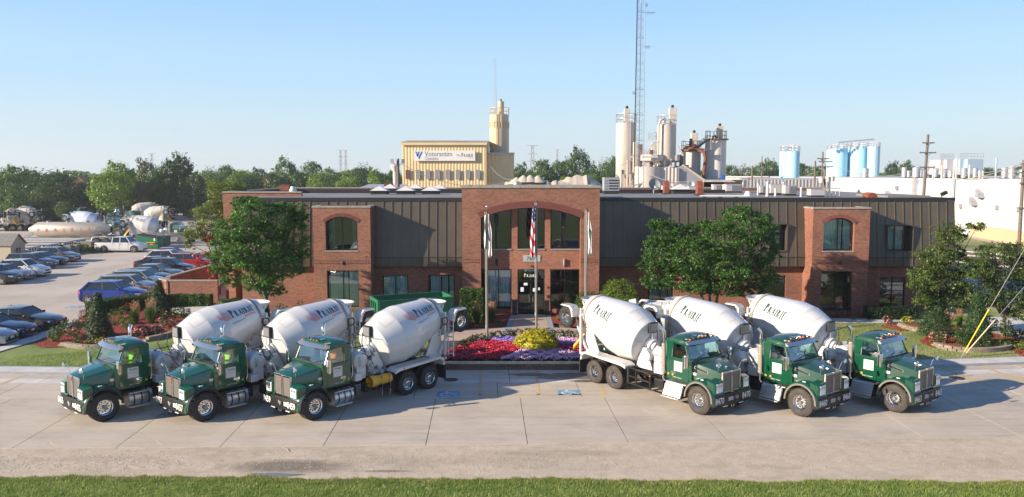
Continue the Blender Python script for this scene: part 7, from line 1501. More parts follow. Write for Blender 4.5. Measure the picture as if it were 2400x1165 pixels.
for x, lab, h in ((1206, 'dark waste bin standing left of the entrance doors', .95), (1281, 'dark narrow bin standing right of the entrance doors', .9)): X = X_(x, 720, 54.3); q = G(); q.box((X, 54.35, .12 + h / 2), (.36, .4, h)); o = q.build('waste_bin', TRIM if x < 1250 else BLACK, bevel=.03); tag(o, lab, 'bin'); q = G(); q.box((X, 54.35, .12 + h + .03), (.4, .44, .06)); q.build('lid', BLACK, o)
for i, (x, y) in enumerate([(403, 650), (436, 641), (464, 632)]):
    Yb = [62.6, 65.2, 67.8][i]; X, Z = at(x, y, Yb); t = empty('hanging_basket', (X, Yb, Z), 0, ['nearest', 'middle', 'farthest'][i] + ' red flower basket hanging on the long brick wall', 'hanging basket'); L = [(0, 0, 0, .3, .3, .22)]; put('blossoms', crown_mesh('blossoms', L, 500, .05, FRED, i, clump=6), t); put('foliage', crown_mesh('foliage', [(0, 0, -.06, .28, .28, .24)], 500, .05, LDARK, i + 9, clump=6), t)
# guy wires with guards by the right kerb, leading up to a pole out of frame
WIREM = mat('steel_wire', (.35, .34, .32), .5, metal=.6); GUARD = mat('yellow_guy_guard', (.80, .62, .03), .5); GUARDP = mat('faded_guy_guard', (.62, .52, .36), .6)
Xa, Ya = g(2253, 838, .1); 
for i, (p1, p2, m, lab, mat_) in enumerate([((2318, 725), (2400, 585), .30, 'bright yellow guy wire guard at the right kerb', GUARD), ((2332, 750), (2420, 650), .30, 'faded tan guy wire guard beside the yellow one', GUARDP)]):
    b = Vector((*[at(*p1, Ya + .1)[0]], Ya + .1, at(*p1, Ya + .1)[1])); c = Vector((at(*p2, Ya + .3)[0], Ya + .3, at(*p2, Ya + .3)[1])); a = Vector((Xa + .05 * i, Ya, .1)); far = c + (c - b) * 2.2; t = empty('guy_wire', a, 0, lab, 'guy wire'); iv = Matrix.Translation(-a)
    q = G(); q.tube(a, far, .016, n=5); o = q.build('wire', WIREM, t); o.matrix_parent_inverse = iv; q = G(); q.tube(a + (b - a) * .12, b, .03, n=8); o = q.build('guard', mat_, t); o.matrix_parent_inverse = iv
    if i == 0: q = G(); q.tube((a.x + 5.6, Ya + .9, 0), (a.x + 5.6, Ya + .9, 15), .17, .12, 12); o = q.build('utility_pole', WOODP); tag(o, 'wooden pole just off the right edge that the guy wires hold', 'utility pole')
# ---------------------------------------------------------------- plant, silos, warehouse and poles beyond the office
def site(name, label, cat, x, Y, group=None):
    X = X_(x, 405, Y); t = empty(name, (X, Y, 0), 0, label, cat, group); iv = Matrix.Translation((-X, -Y, 0))
    def P(q, n, m, par=None, **k):
        o = q.build(n, m, par or t, **k)
        if par is None: o.matrix_parent_inverse = iv
        return o
    return t, P, lambda x: X_(x, 405, Y), lambda y: Z_(1200, y, Y), Y / FPX
def railing(q, cx, Y, z, r, h=1.1, n=14, a0=0, a1=360, th=.04):
    pts = [(cx + r * math.cos(R(a0 + (a1 - a0) * k / n)), Y + r * math.sin(R(a0 + (a1 - a0) * k / n))) for k in range(n + 1)]
    for (a, b) in zip(pts, pts[1:]):
        for zz in (h, h * .5): q.beam((*a, z + zz), (*b, z + zz), th)
    for a in pts: q.beam((*a, z), (*a, z + h), th)
def corrugated(P, name, x0, x1, Y, z0, z1, m, pitch, d=.10, face='y'):
    """ribbed cladding as one real sheet"""
    n = max(2, int(abs(x1 - x0) / pitch)); rings = []
    for k in range(n * 4 + 1):
        x = x0 + (x1 - x0) * k / (n * 4); o = -d if k % 4 in (1, 2) else 0; p = (x, Y + o) if face == 'y' else (Y + o, x); rings.append([(*p, z0), (*p, z1)])
    q = G(); q.loft(rings, closed=False, caps=False); return P(q, name, m)
# ---- cream plant building with sign
t, P, X, Z, k = site('plant_building', 'cream ribbed metal building with a long white sign and a row of shuttered windows', 'building', 1040, 112); Y = 112
x0, x1, xm = X(943), X(1140), X(1205); zt = Z(334)
corrugated(P, 'front_cladding', x0, x1, Y, 0, zt, CREAM, .42, .03); corrugated(P, 'side_cladding', Y + 1.6, Y + 17, x1 - .02, 0, zt, CREAM, .42, .03, 'x')
corrugated(P, 'annex_cladding', x1 + .02, xm, Y + 1.5, 0, Z(360), CREAM, .50, .06); q = G(); q.bx(xm - .02, xm, Y + 1.5, Y + 14, 0, Z(362)); P(q, 'annex_side', CREAM)
q = G(); q.add([(x0 - .3, Y - .3, zt), (x1 + .3, Y - .3, zt), (x1 + .3, Y + 8, zt + .55), (x0 - .3, Y + 8, zt + .55), (x0 - .3, Y + 16, zt), (x1 + .3, Y + 16, zt)], [(0, 1, 2, 3), (3, 2, 5, 4)]); P(q, 'roof', GALV)
q = G()
for i in range(28): x = x0 + (x1 - x0) * i / 27; q.beam((x, Y - .3, zt + .04), (x, Y + 8, zt + .59), .08)
P(q, 'roof_ribs', CREAM, kind='stuff'); q = G(); q.bx(x0 - .2, x1 + .1, Y - .32, Y - .2, zt - .35, zt - .02); P(q, 'eaves_trim', CREAM); q = G(); q.bx(x1, xm + .1, Y + 1.2, Y + 1.4, Z(360), Z(357)); q.bx(x1 + .1, xm, Y + 1.4, Y + 14, Z(360), Z(360) + .05); P(q, 'annex_roof', GALV)
for i in range(8):
    xc = X(956.5 + i * 23.4); q = G(); q.bx(xc - .32, xc + .32, Y - .20, Y - .165, Z(420), Z(398)); w_ = P(q, 'window', STEEL); q = G()
    for j in range(4): q.bx(xc - .3 + .16 * j, xc - .22 + .16 * j, Y - .225, Y - .205, Z(419.6), Z(398.4))
    o = q.build('shutter_strips', RUST if i == 0 else TAUPE, w_); o['kind'] = 'stuff'; o.matrix_parent_inverse = Matrix.Identity(4)
q = G(); q.bx(X(970.5), X(1114), Y - .36, Y - .24, Z(377), Z(353)); sg = P(q, 'sign', WPAINT); ys = Y - .365
def sgp(q, n, m): return q.build(n, m, sg)
LB = mat('sign_blue', (.02, .10, .38), .5)
q = G(); put_text(q, 'Votorantim', .98, (X(996.5), ys, Z(366.5)), (1, 0, 0), (0, 0, 1), center=False, sx=1.0 * (X(1060) - X(996.5)) / text_geo('Votorantim', .98)[2]); sgp(q, 'lettering', mat('sign_grey_text', (.09, .10, .13), .6))
q = G(); put_text(q, 'Cimentos', .74, (X(996.5), ys, Z(375.5)), (1, 0, 0), (0, 0, 1), center=False, sx=(X(1028) - X(996.5)) / text_geo('Cimentos', .74)[2]); sgp(q, 'lettering', GREYT)
q = G(); U = lambda a, b: (X(974 + a), ys - .004, Z(355.5 + b))
for pl in ([(0, 0), (4.2, 0), (5.4, 3), (1.5, 3)], [(1.6, 4), (5.2, 4), (7.6, 9.5), (5.2, 13)], [(7.5, 0), (11.4, 0), (6.8, 12.5), (5.0, 8)], [(14.4, 0), (18.2, 0), (9.6, 18.6), (7.4, 14.2)]): q.add([U(*p) for p in pl], [(0, 1, 2, 3)])
sgp(q, 'logo', LB)
Q, w = serif_word('PRAIRIE'); s = (X(1110) - X(1082)) / w; q = G(); map_quads(q, Q, lambda x, y: (X(1082) + x * s, ys, Z(367.5) + y * s * 1.15)); sgp(q, 'lettering', mat('sign_dark_text', (.08, .07, .07), .6)); q = G(); put_text(q, 'MATERIAL', .16, (X(1104), ys, Z(371)), (1, 0, 0), (0, 0, 1)); sgp(q, 'lettering', REDT)
q = G()
for j in range(6): q.add([U(96.5 + j * 1.6, 6 + j * .35), U(97.4 + j * 1.6, 6 + j * .35), U(98.4 + j * 1.6, 10.5), U(97.6 + j * 1.6, 10)], [(0, 1, 2, 3)])
sgp(q, 'logo', REDT)
# ---- tall cream silo
t, P, X, Z, k = site('silo', 'tall cream steel silo rising behind the cream plant building', 'silo', 1171, 118); Y = 118; cx = X(1170.5); r = 22.5 * k
q = G(); q.lathe([(0, r), (Z(300), r), (Z(300), r * .965), (Z(271), r * .965), (Z(269), r * .9), (Z(268), .1)], (cx, Y, 0), n=36); P(q, 'shell', CREAMS, smooth=30)
q = G(); q.lathe([(0, 7.5 * k), (Z(239) - Z(300), 7 * k), (Z(238) - Z(300), .1)], (cx + 4 * k, Y - r * .55, Z(300)), n=18); q.lathe([(0, 8.5 * k), (Z(268) - Z(300), 8.5 * k)], (cx + 4 * k, Y - r * .6, Z(300)), n=18); P(q, 'dust_filter', CREAMS, smooth=30); q = G(); q.tube((cx + 4 * k, Y - r * .55, Z(239)), (cx + 4 * k, Y - r * .55, Z(233)), .12); P(q, 'vent_cap', RUST)
q = G(); railing(q, cx, Y, Z(270), r, 1.0, 16, th=.05); P(q, 'railing', CREAMS, kind='stuff'); q = G(); railing(q, cx, Y, Z(300), r * 1.02, .8, 12, 180, 360, th=.045); P(q, 'lower_railing', CREAMS, kind='stuff')
for s in (-1, 1): q = G(); q.tube((cx - 9 * k + s * .2, Y - r - .1, 0), (cx - 9 * k + s * .2, Y - r - .1, Z(258)), .04, n=5); P(q, 'ladder_rail', CREAMS)
q = G()
for j in range(30): q.tube((cx - 9 * k - .2, Y - r - .1, Z(300) + j * .33), (cx - 9 * k + .2, Y - r - .1, Z(300) + j * .33), .03, n=4)
P(q, 'rungs', CREAMS, kind='stuff'); q = G(); q.tube((cx - 7 * k, Y, Z(270)), (cx - 7 * k, Y, Z(206)), .05, .02, 5); P(q, 'aerial', GALV)
# ---- low cream building and lamp pole to its left
t, P, X, Z, k = site('low_building', 'low cream building with ribbed roof left of the plant', 'building', 890, 100); q = G(); q.bx(X(840), X(945), 100, 108, 0, Z(440)); P(q, 'wall', CREAM); q = G(); q.add([(X(838), 99.6, Z(441)), (X(948), 99.6, Z(441)), (X(948), 104, Z(433)), (X(850), 104, Z(433))], [(0, 1, 2, 3)]); P(q, 'roof', GALV)
t, P, X, Z, k = site('floodlight_pole', 'wooden pole with two floodlights at the left corner of the cream plant', 'lamp', 933, 96); q = G(); q.tube((X(933), 96, 0), (X(933), 96, Z(372)), .22, .16, 8); P(q, 'pole', WOODP)
for s in (-1, 1): q = G(); q.tube((X(933), 95.9, Z(386)), (X(933) + s * .55, 95.8, Z(384)), .04, n=5); q.box((X(933) + s * .65, 95.7, Z(378)), (.35, .3, .5)); P(q, 'floodlight', STEEL if s > 0 else GALV)
t, P, X, Z, k = site('vent_stack', 'slim white chimney stack with wide cap before the far trees', 'chimney', 926, 104); q = G(); q.tube((X(926), 104, 0), (X(926), 104, Z(402)), .28, n=10); q.lathe([(0, .3), (.7, .62), (.8, .62), (.8, .02)], (X(926), 104, Z(402)), n=12); P(q, 'stack', SILOW)
# ---- aggregate heaps
def heap(label, pts, Y, dy, seed, m=SAND, top=.35):
    """a poured heap: ridge heights measured along x"""
    r = random.Random(seed); xs_ = [X_(a, 405, Y) for a, b in pts]; zs_ = [Z_(0, b, Y) for a, b in pts]; n = 40; rings = []
    for i in range(n + 1):
        x = xs_[0] + (xs_[-1] - xs_[0]) * i / n; z = float(np.interp(x, xs_, zs_)); row = []
        for j in range(11): v = (j - 5) / 5; row.append((x + r.uniform(-.15, .15), Y + v * dy, max(0, z * (1 - abs(v) ** 1.1)) * (1 + r.uniform(-.02, .02)) + .0))
        rings.append(row)
    q = G(); q.loft(rings, closed=False, caps=False); o = q.build('gravel_heap', m, smooth=60); tag(o, label, 'gravel heap', 'gravel heaps behind the office')
heap('large pale gravel heap with a steep grey right flank behind the entrance block', [(1255, 436), (1290, 432), (1315, 422), (1330, 415), (1350, 412), (1375, 413), (1395, 420), (1412, 434), (1425, 446), (1450, 470), (1470, 520)], 104, 12, 1)
heap('long low pale gravel bank behind the roof vent', [(1180, 432), (1200, 423), (1215, 421), (1260, 421), (1275, 424), (1320, 426), (1340, 432), (1360, 450)], 99, 10, 2)
for i, (x, tp) in enumerate([(1211, 415), (1227, 410.5), (1243, 410), (1261, 411)]):
    X, zt = at(x, tp, 99); q = G(); q.lathe([(0, 1.15), (.35, .72), (.65, .36), (.80, .16), (.86, .02)], (0, 0, 0), n=18); o = q.build('gravel_heap', SAND, smooth=60, loc=(X, 99, zt - .86)); tag(o, ['leftmost', 'second', 'third', 'rightmost'][i] + ' of four small cone heaps of gravel beside the cream building', 'gravel heap', 'gravel heaps behind the office')
# ---- batching plant silos
def silo(cx_, w, ytop, Y, m, label, cone=None, base=0, tower=None, rail=True, railm=GALV, seam=True, n=30, tm=None):
    t, P, X, Z, k = site('silo', label, 'silo', cx_, Y); cx = X(cx_); r = w / 2 * k; q = G(); zb = Z(base) if base else 0
    prof = [(zb, r), (Z(ytop), r), (Z(ytop) + .1, r * .9), (Z(ytop) + .35, .1)]
    if cone: prof = [(Z(cone), .35)] + prof
    q.lathe(prof, (cx, Y, 0), n=n); sh = P(q, 'shell', m, smooth=30)
    if seam:
        q = G()
        for j in range(1, 6): z = zb + (Z(ytop) - zb) * j / 6; q.lathe([(0, r + .015), (.06, r + .015)], (cx, Y, z), n=n)
        P(q, 'weld_bands', m, kind='stuff')
    if cone:
        for a in (200, 250, 290, 340): q = G(); x, y = cx + r * math.cos(R(a)), Y + r * math.sin(R(a)); q.beam((x, y, 0), (x, y, zb), .3); P(q, 'leg', m)
    if rail: q = G(); railing(q, cx, Y, Z(ytop), r * 1.02, 1.5, 16, th=.07); P(q, 'railing', railm, kind='stuff')
    if tower:
        tx, tw, tt = tower; q = G(); q.bx(X(tx - tw / 2), X(tx + tw / 2), Y - tw / 2 * k, Y + tw / 2 * k, Z(ytop), Z(tt)); P(q, 'dust_filter', tm or m, bevel=.05); q = G(); q.tube((X(tx), Y, Z(tt)), (X(tx), Y, Z(tt - 3)), .16, n=8); q.ball((X(tx), Y, Z(tt - 3.5)), .26); P(q, 'fan', BLK2)
    return t, P, X, Z, k, cx, r
Y = 134
t, P, X, Z, k, cx, r = silo(1466, 46, 289, Y, SILOW, 'tallest off-white silo at the left of the batching plant with a pointed cone', cone=440, base=408, tower=(1467.5, 13, 255))
q = G(); q.bx(X(1472), X(1474), Y - r - .05, Y - r + .1, Z(405), Z(289)); P(q, 'seam_strip', TAUPE); q = G(); q.tube((X(1452), Y - r, 0), (X(1453), Y - r, Z(397)), .14); q.tube((X(1466), Y - r - .5, 0), (X(1466), Y - r - .5, Z(376)), .12); P(q, 'pipe_post', SILOW, kind='stuff')
for a, b in (((1450, 445), (1490, 418)), ((1450, 420), (1490, 445)), ((1462, 440), (1510, 424))): q = G(); q.beam((X(a[0]), Y - r, Z(a[1])), (X(b[0]), Y - r, Z(b[1])), .14); P(q, 'brace', SILOW)
t, P, X, Z, k, cx, r = silo(1560.5, 44, 293, Y - 2, SILOW, 'round off-white silo with a bent filling pipe in the middle of the batching plant', cone=391, base=373, tower=(1573.5, 16, 253))
q = G(); q.path([(X(1538), Y - 2 - r, 0), (X(1538), Y - 2 - r, Z(296)), (X(1541), Y - 2 - r, Z(284)), (X(1548), Y - 2 - r * .9, Z(281)), (X(1556), Y - 2 - r * .5, Z(282))], .16, 8); P(q, 'filling_pipe', SILOW, smooth=60); q = G(); q.tube((X(1555), Y - 2, Z(293)), (X(1555), Y - 2, Z(276)), .28, n=10); P(q, 'vent_pipe', SILOW)
t, P, X, Z, k, cx, r = silo(1619, 44, 352, Y + 3, SILOR, 'squat rust streaked silo between the pipe silo and the stair', tower=(1625, 15, 312), railm=STEEL)
q = G(); q.lathe([(0, r + .4), (.3, r + .4), (.3, r * .9), (1.2, r * .5)], (cx, Y + 3, Z(352) - .2), n=24); P(q, 'roof_cone', RUST); q = G(); q.tube((X(1611), Y + 1, Z(345)), (X(1612), Y + 1, Z(326)), .25, n=8); P(q, 'vent_pipe', RUST)
q = G(); q.path([(X(1632), Y - r - .5, Z(420)), (X(1636), Y - r - .5, Z(372)), (X(1632), Y - r - .5, Z(358)), (X(1620), Y - r, Z(354))], .3, 8); P(q, 'rusty_pipe', RUST, smooth=60); q = G(); q.bx(X(1610), X(1640), Y - r - .3, Y - r, Z(353), Z(350)); P(q, 'gantry', RUST)
t, P, X, Z, k, cx, r = silo(1676, 48, 329, Y + 1, SILOR, 'rust streaked silo at the right of the batching plant with a stair up to it', tower=(1684.5, 13, 296), railm=STEEL, tm=CREAMS)
q = G(); q.lathe([(0, r + .35), (.2, r + .35), (.2, r * .5)], (cx, Y + 1, Z(328.5)), n=24); P(q, 'platform', RUST); q = G(); q.bx(X(1680), X(1688), Y - r - .5, Y - r + .5, Z(420), Z(411)); P(q, 'control_box', LB)
q = G()
for j in range(9): q.bx(X(1654.5), X(1658.5), Y - r - .2, Y - r + .3, Z(352 - j * 2.6), Z(351.4 - j * 2.6))
P(q, 'ladder_rungs', SILOW, kind='stuff'); q = G(); q.path([(X(1664), Y - .5, Z(329)), (X(1664), Y - .5, Z(319)), (X(1668), Y - .5, Z(318)), (X(1673), Y - .5, Z(326))], .15, 6); P(q, 'elbow_pipe', BLK2)
t, P, X, Z, k = site('catwalk', 'dark sloping stair between the two rusty silos', 'catwalk', 1640, Y - 1); q = G(); q.beam((X(1633), Y - 1, Z(345)), (X(1655), Y - 1, Z(328)), 1.0, .35); P(q, 'stair', BLK2)
q = G()
for o_ in (0, 4, 8): q.beam((X(1633), Y - 1.5, Z(342 - o_)), (X(1655), Y - 1.5, Z(325 - o_)), .07)
for j in range(6): q.beam((X(1633 + j * 4.4), Y - 1.5, Z(344 - j * 3.4)), (X(1633 + j * 4.4), Y - 1.5, Z(333 - j * 3.4)), .07)
P(q, 'handrail', STEEL, kind='stuff')
# batching house
t, P, X, Z, k = site('batching_house', 'pale ribbed metal batching house with round bins on top', 'building', 1560, Y - 5); Yb = Y - 5; x0, x1 = X(1505), X(1591)
corrugated(P, 'front_cladding', X(1532), x1, Yb, 0, Z(393), SILOW, .5, .07); q = G(); q.lathe([(0, 2.3), (Z(391), 2.3), (Z(391), .1)], (X(1523), Yb + 1.5, 0), n=16); P(q, 'round_bay', SILOW, smooth=40); q = G(); q.bx(X(1531), x1, Yb + .2, Yb + 7, 0, Z(393)); P(q, 'house_body', SILOW)
for cx_, w in ((1535, 66), (1588, 36)): q = G(); r = w / 2 * k; q.lathe([(Z(380), r * .55), (Z(376), r * .95), (Z(376), r), (Z(362), r), (Z(362), .1)], (X(cx_), Yb + 3, 0), n=14); P(q, 'aggregate_bin', SILOW, smooth=20)
q = G(); q.prism([(x1, 0), (x1, Z(392)), (X(1602), Z(388)), (X(1652), Z(424)), (X(1700), Z(424)), (X(1700), 0)], 'y', Yb + .5, Yb + 6); P(q, 'side_building', GREYM); q = G(); q.beam((X(1600), Yb + .3, Z(387)), (X(1653), Yb + .3, Z(423)), .3); q.beam((X(1650), Yb + .3, Z(424)), (X(1742), Yb + .3, Z(424)), .35); P(q, 'eaves', SILOW, kind='stuff'); q = G(); q.bx(X(1652), X(1742), Yb + .5, Yb + 6, 0, Z(425)); P(q, 'low_wing', GREYM)
for cx_, tp, w, m in ((1494, 332, 11, SILOW), (1505, 337, 10, RUST), (1532, 350, 8, RUST), (1536, 332, 10, SILOW), (1512, 366, 14, SILOW), (1603, 362, 8, BLK2), (1614, 386, 14, STEEL), (1622, 392, 10, RUST)):
    q = G(); q.bx(X(cx_ - w / 2), X(cx_ + w / 2), Yb + 2, Yb + 2 + w * k, Z(405), Z(tp)); P(q, 'machinery_tower', m, bevel=.06)
for a, b in (((1513, 362), (1527, 338)), ((1586, 340), (1599, 365)), ((1503, 368), (1540, 368)), ((1527, 334), (1545, 334)), ((1474, 372), (1492, 358)), ((1452, 445), (1508, 428))): q = G(); q.beam((X(a[0]), Yb - .3, Z(a[1])), (X(b[0]), Yb - .3, Z(b[1])), .25); P(q, 'conveyor_leg', SILOW)
q = G()
for j in range(16): q.beam((X(1495 + j * 2.6), Yb, Z(362)), (X(1495 + j * 2.6), Yb, Z(353)), .05)
for o_ in (353, 357.5): q.beam((X(1495), Yb, Z(o_)), (X(1536), Yb, Z(o_)), .05)
railing(q, X(1536), Yb + 3, Z(327), .7, 1.2, 8, th=.05); P(q, 'railing', GALV, kind='stuff')
# ---- lattice radio mast
t, P, X, Z, k = site('radio_mast', 'very tall slender lattice radio mast rising out of the top of the view', 'mast', 1497, 116); Ym_ = 116; MS = mat('mast_steel', (.20, .27, .33), .5, metal=.4); zt = 38.0; cx = X(1497); legs = []
def leg(i, z): f = 1 - z / zt * .28; w = .72 * f; return Vector((cx + (-w, w, .12)[i], Ym_ + (0, 0, .95 * f)[i], z))
for i in range(3): q = G(); q.tube(leg(i, 0), leg(i, zt), .075 if i == 0 else .06, n=6); P(q, 'leg', MS if i else BLK2)
q = G(); n = 64
for j in range(n):
    z0, z1 = zt * j / n, zt * (j + 1) / n
    for a, b in ((0, 1), (1, 2), (2, 0)):
        q.beam(leg(a, z0), leg(b, z1), .022)
        if j % 2 == 0: q.beam(leg(b, z0), leg(a, z1), .022)
    if j % 6 == 0: q.beam(leg(0, z0), leg(1, z0), .06)
P(q, 'lattice', MS, kind='stuff')
for (a, b, y) in ((1504, 1530, 30), (1504, 1520, 110), (1478, 1489, 218), (1504, 1513, 12)):
    q = G(); z = Z(y); q.beam((X(a), Ym_, z), (X(b), Ym_, z), .07)
    for j in range(5): q.beam((X(a + (b - a) * (j + 2) / 7), Ym_, z - .25), (X(a + (b - a) * (j + 2) / 7), Ym_, z + .25), .03)
    P(q, 'antenna', STEEL)
q = G(); q.tube((cx, Ym_, Z(8)), (cx, Ym_, Z(8) + 5), .05, n=5); P(q, 'whip_antenna', GALV)
# ---- sky-blue silos
def blue(cx_, w, yt, yb, Y, lab, ladder=False):
    t, P, X, Z, k = site('blue_silo', lab, 'silo', cx_, Y, 'sky blue silos'); cx = X(cx_); r = w / 2 * k; q = G(); q.lathe([(0, r), (Z(yt), r), (Z(yt) + .25, r * .8), (Z(yt) + .3, .1)], (cx, Y, 0), n=28); P(q, 'shell', BLUES, smooth=30); q = G(); railing(q, cx, Y, Z(yt), r, 1.1, 12, th=.07); P(q, 'railing', GALV, kind='stuff')
    if ladder:
        q = G()
        for s in (-1, 1): q.beam((cx + s * .25, Y - r - .25, 0), (cx + s * .25, Y - r - .25, Z(yt - 8)), .09)
        for j in range(34): q.beam((cx - .25, Y - r - .25, .5 + j * .5), (cx + .25, Y - r - .25, .5 + j * .5), .06)
        P(q, 'caged_ladder', GALV, kind='stuff')
    return t, P, X, Z, k, cx, r
t, P, X, Z, k, cx, r = blue(1840, 26, 357, 0, 152, 'left one of the near pair of sky blue silos'); q = G(); q.tube((cx + .3, 152, Z(357)), (cx + .3, 152, Z(341)), .16); P(q, 'vent_pipe', WHITE)
t, P, X, Z, k, cx, r = blue(1857.5, 30, 357, 0, 150, 'right one of the near pair of sky blue silos, in front'); q = G(); q.tube((cx, 150, Z(357)), (cx, 150, Z(340)), .18); P(q, 'vent_pipe', WHITE)
for i, (x, w, yt, Yd, lad) in enumerate([(1948, 23, 352, 214, True), (1963, 42, 350, 210, False), (1996, 28, 348, 213, True), (2011, 42, 346, 209, False), (2046, 27, 345, 205, True)]):
    t, P, X, Z, k, cx, r = blue(x, w, yt, 0, Yd, ['leftmost slim', 'second and wide', 'middle narrow', 'fourth and widest', 'rightmost shaded'][i] + ' sky blue silo of the far group of five', lad)
t, P, X, Z, k = site('conveyor_bridge', 'thin sloping filling conveyor above the far blue silos', 'conveyor', 2000, 208); q = G(); q.beam((X(1962), 208, Z(334)), (X(2046), 208, Z(326)), .5, .35); P(q, 'conveyor', GALV)
for j in range(9): q = G(); x = 1965 + j * 9.5; q.beam((X(x), 208, Z(334 - j * .9)), (X(x), 208, Z(347)), .07); P(q, 'support', GALV)
q = G()
for j in range(8): x = 1940 + j * 15; q.tube((X(x), 207, Z(349)), (X(x), 207, Z(343)), .35, n=8)
P(q, 'hatches', GALV, kind='stuff')
# ---- grey corrugated shed row and white warehouse
t, P, X, Z, k = site('grey_shed', 'long grey corrugated shed behind the blue silo pair', 'building', 1840, 122); corrugated(P, 'wall', X(1742), X(1945), 122, 0, Z(421), GREYM, .5, .06); q = G(); q.bx(X(1740), X(1950), 122.2, 140, Z(421), Z(418)); P(q, 'roof', WHW)
t, P, X, Z, k = site('red_container', 'low orange-red container roof beyond the grey shed', 'container', 1785, 150); q = G(); q.bx(X(1765), X(1781), 150, 154, 0, Z(415.5)); q.bx(X(1784), X(1802), 150, 154, 0, Z(415.5)); P(q, 'body', mat('faded_red_container', (.42, .10, .06), .7), kind='stuff')
PB = mat('pale_blue_unit', (.30, .40, .48), .5)
t, P, X, Z, k = site('warehouse', 'huge white windowless warehouse behind the right end of the office', 'building', 2100, 112); Yw = 112; z1 = 8.83; wa, wb_ = (59.2, 152.0), (89.8, 75.0); wall_at = lambda px_: 301.0 / (1 + 2.517 * (px_ - 1200) / 1900)
q = G()
for j in range(12):
    a = (wa[0] + (wb_[0] - wa[0]) * j / 12, wa[1] + (wb_[1] - wa[1]) * j / 12); b = (wa[0] + (wb_[0] - wa[0]) * (j + 1) / 12, wa[1] + (wb_[1] - wa[1]) * (j + 1) / 12); q = G(); g_ = .02
    dx, dy = (b[0] - a[0]) * .002, (b[1] - a[1]) * .002; q.add([(a[0] + dx, a[1] + dy, 0), (b[0] - dx, b[1] - dy, 0), (b[0] - dx, b[1] - dy, z1), (a[0] + dx, a[1] + dy, z1), (a[0] + dx, a[1] + .4, 0), (b[0] - dx, b[1] + .4, 0), (b[0] - dx, b[1] + .4, z1), (a[0] + dx, a[1] + .4, z1)], [(0, 1, 2, 3), (4, 7, 6, 5), (0, 4, 5, 1), (1, 5, 6, 2), (2, 6, 7, 3), (3, 7, 4, 0)]); P(q, 'wall_panel', WHW)
q = G(); q.add([(wa[0], wa[1] + .4, z1 - .1), (wb_[0], wb_[1] + .4, z1 - .1), (wb_[0] + 90, 260, z1 - .1), (wa[0], 260, z1 - .1)], [(0, 1, 2, 3)]); P(q, 'roof', WHW); q = G(); q.bx(wa[0] - .1, wa[0] + .3, 152.4, 260, 0, z1); P(q, 'side_wall', WHW)
wy = lambda x: wa[1] + (wb_[1] - wa[1]) * (x - wa[0]) / (wb_[0] - wa[0])
for (x, y, w) in ((2080, 463, 9), (2292, 462, 12), (2277, 480, 12)):
    yy = wall_at(x) - .1; Xh, Zh = at(x, y, yy); w *= 1.3; q = G(); q.loft([[(Xh - .5, yy - .05, Zh), (Xh + .5, yy - .05, Zh), (Xh + .5, yy - .05, Zh + 1.2), (Xh - .5, yy - .05, Zh + 1.2)], [(Xh - .5, yy - .9, Zh - .1), (Xh + .5, yy - .9, Zh - .1), (Xh + .5, yy - .7, Zh + .6), (Xh - .5, yy - .7, Zh + .6)]]); P(q, 'wall_vent', GALV)
q = G(); yy = wall_at(2233) - .3; Xh = X_(2233, 450, yy); q.tube((Xh, yy, 0), (Xh, yy, z1), .10, n=6); P(q, 'downpipe', PB)
for x, y in ((2250, 483), (2335, 486), (2385, 490), (2100, 440)): yy = wall_at(x) - .2; Xh, Zh = at(x, y, yy); q = G(); q.box((Xh, yy, Zh), (.45, .3, .6)); P(q, 'wall_box', TAUPE)
t, P, X, Z, k = site('tan_boundary_wall', 'long tan concrete wall at the foot of the white warehouse', 'wall', 2300, 100); wp = [g(2205, 541, 0), g(2400, 576, 0), g(2620, 640, 0)]
for a, b in zip(wp, wp[1:]): q = G(); q.beam(Vector((*a, .9)), Vector((*b, .9)), .3, 1.8); P(q, 'wall', TANW)
wr = [(2028, 394, 16), (2120, 392, 12), (2130, 400, 8), (2148, 392, 18), (2159, 397, 8), (2168, 400, 9), (2193, 394, 13), (2215, 396, 10), (2228, 399, 12), (2260, 394, 13), (2286, 394, 11), (2298, 400, 8), (2355, 392, 14), (2372, 390, 16), (2396, 396, 12)]
for i, (x, yt, w) in enumerate(wr):
    Yv = wall_at(x) + 4 + (i * 7) % 15; Xv, zt = at(x, yt, Yv); r = w / 2 * Yv / FPX; z0 = z1 - .1; q = G(); q.lathe([(0, r * .8), (.15, r * .8), (.2, r), (zt - z0 - .1, r), (zt - z0, r * .8), (zt - z0, .02)], (0, 0, 0), n=16); o = q.build('roof_fan', GALV, smooth=30, loc=(Xv, Yv, z0)); tag(o, f'round {"wide" if w > 13 else ("small" if w < 10 else "middling")} galvanised fan on the warehouse roof, {ordinal(i, len(wr))}', 'roof fan', 'exhaust fans on the warehouse roof')
    q = G(); q.box((0, 0, .06), (r * 2.4, r * 2.4, .12)); q.build('curb', BLK2, o)
for i, (x, yt, h) in enumerate([(2188, 385, 1), (2208, 388, 1), (2236, 391, 1), (2243, 370, 1), (2273, 386, 1), (2296, 400, 1), (2304, 400, 1), (2336, 369, 1), (2372, 389, 1)]):
    Yv = wall_at(x) + 3; Xv, zt = at(x, yt, Yv); q = G(); q.tube((0, 0, 0), (0, 0, zt - z1 + .1), .16, n=6); o = q.build('vent_post', PB if x == 2336 else SILOW, loc=(Xv, Yv, z1 - .1)); tag(o, f'slim upright vent pipe on the warehouse roof, {ordinal(i, 9)}' if x != 2336 else 'tall blue-grey flue on the white warehouse roof', 'vent pipe', 'vent pipes on the warehouse roof' if x != 2336 else 'blue flue')
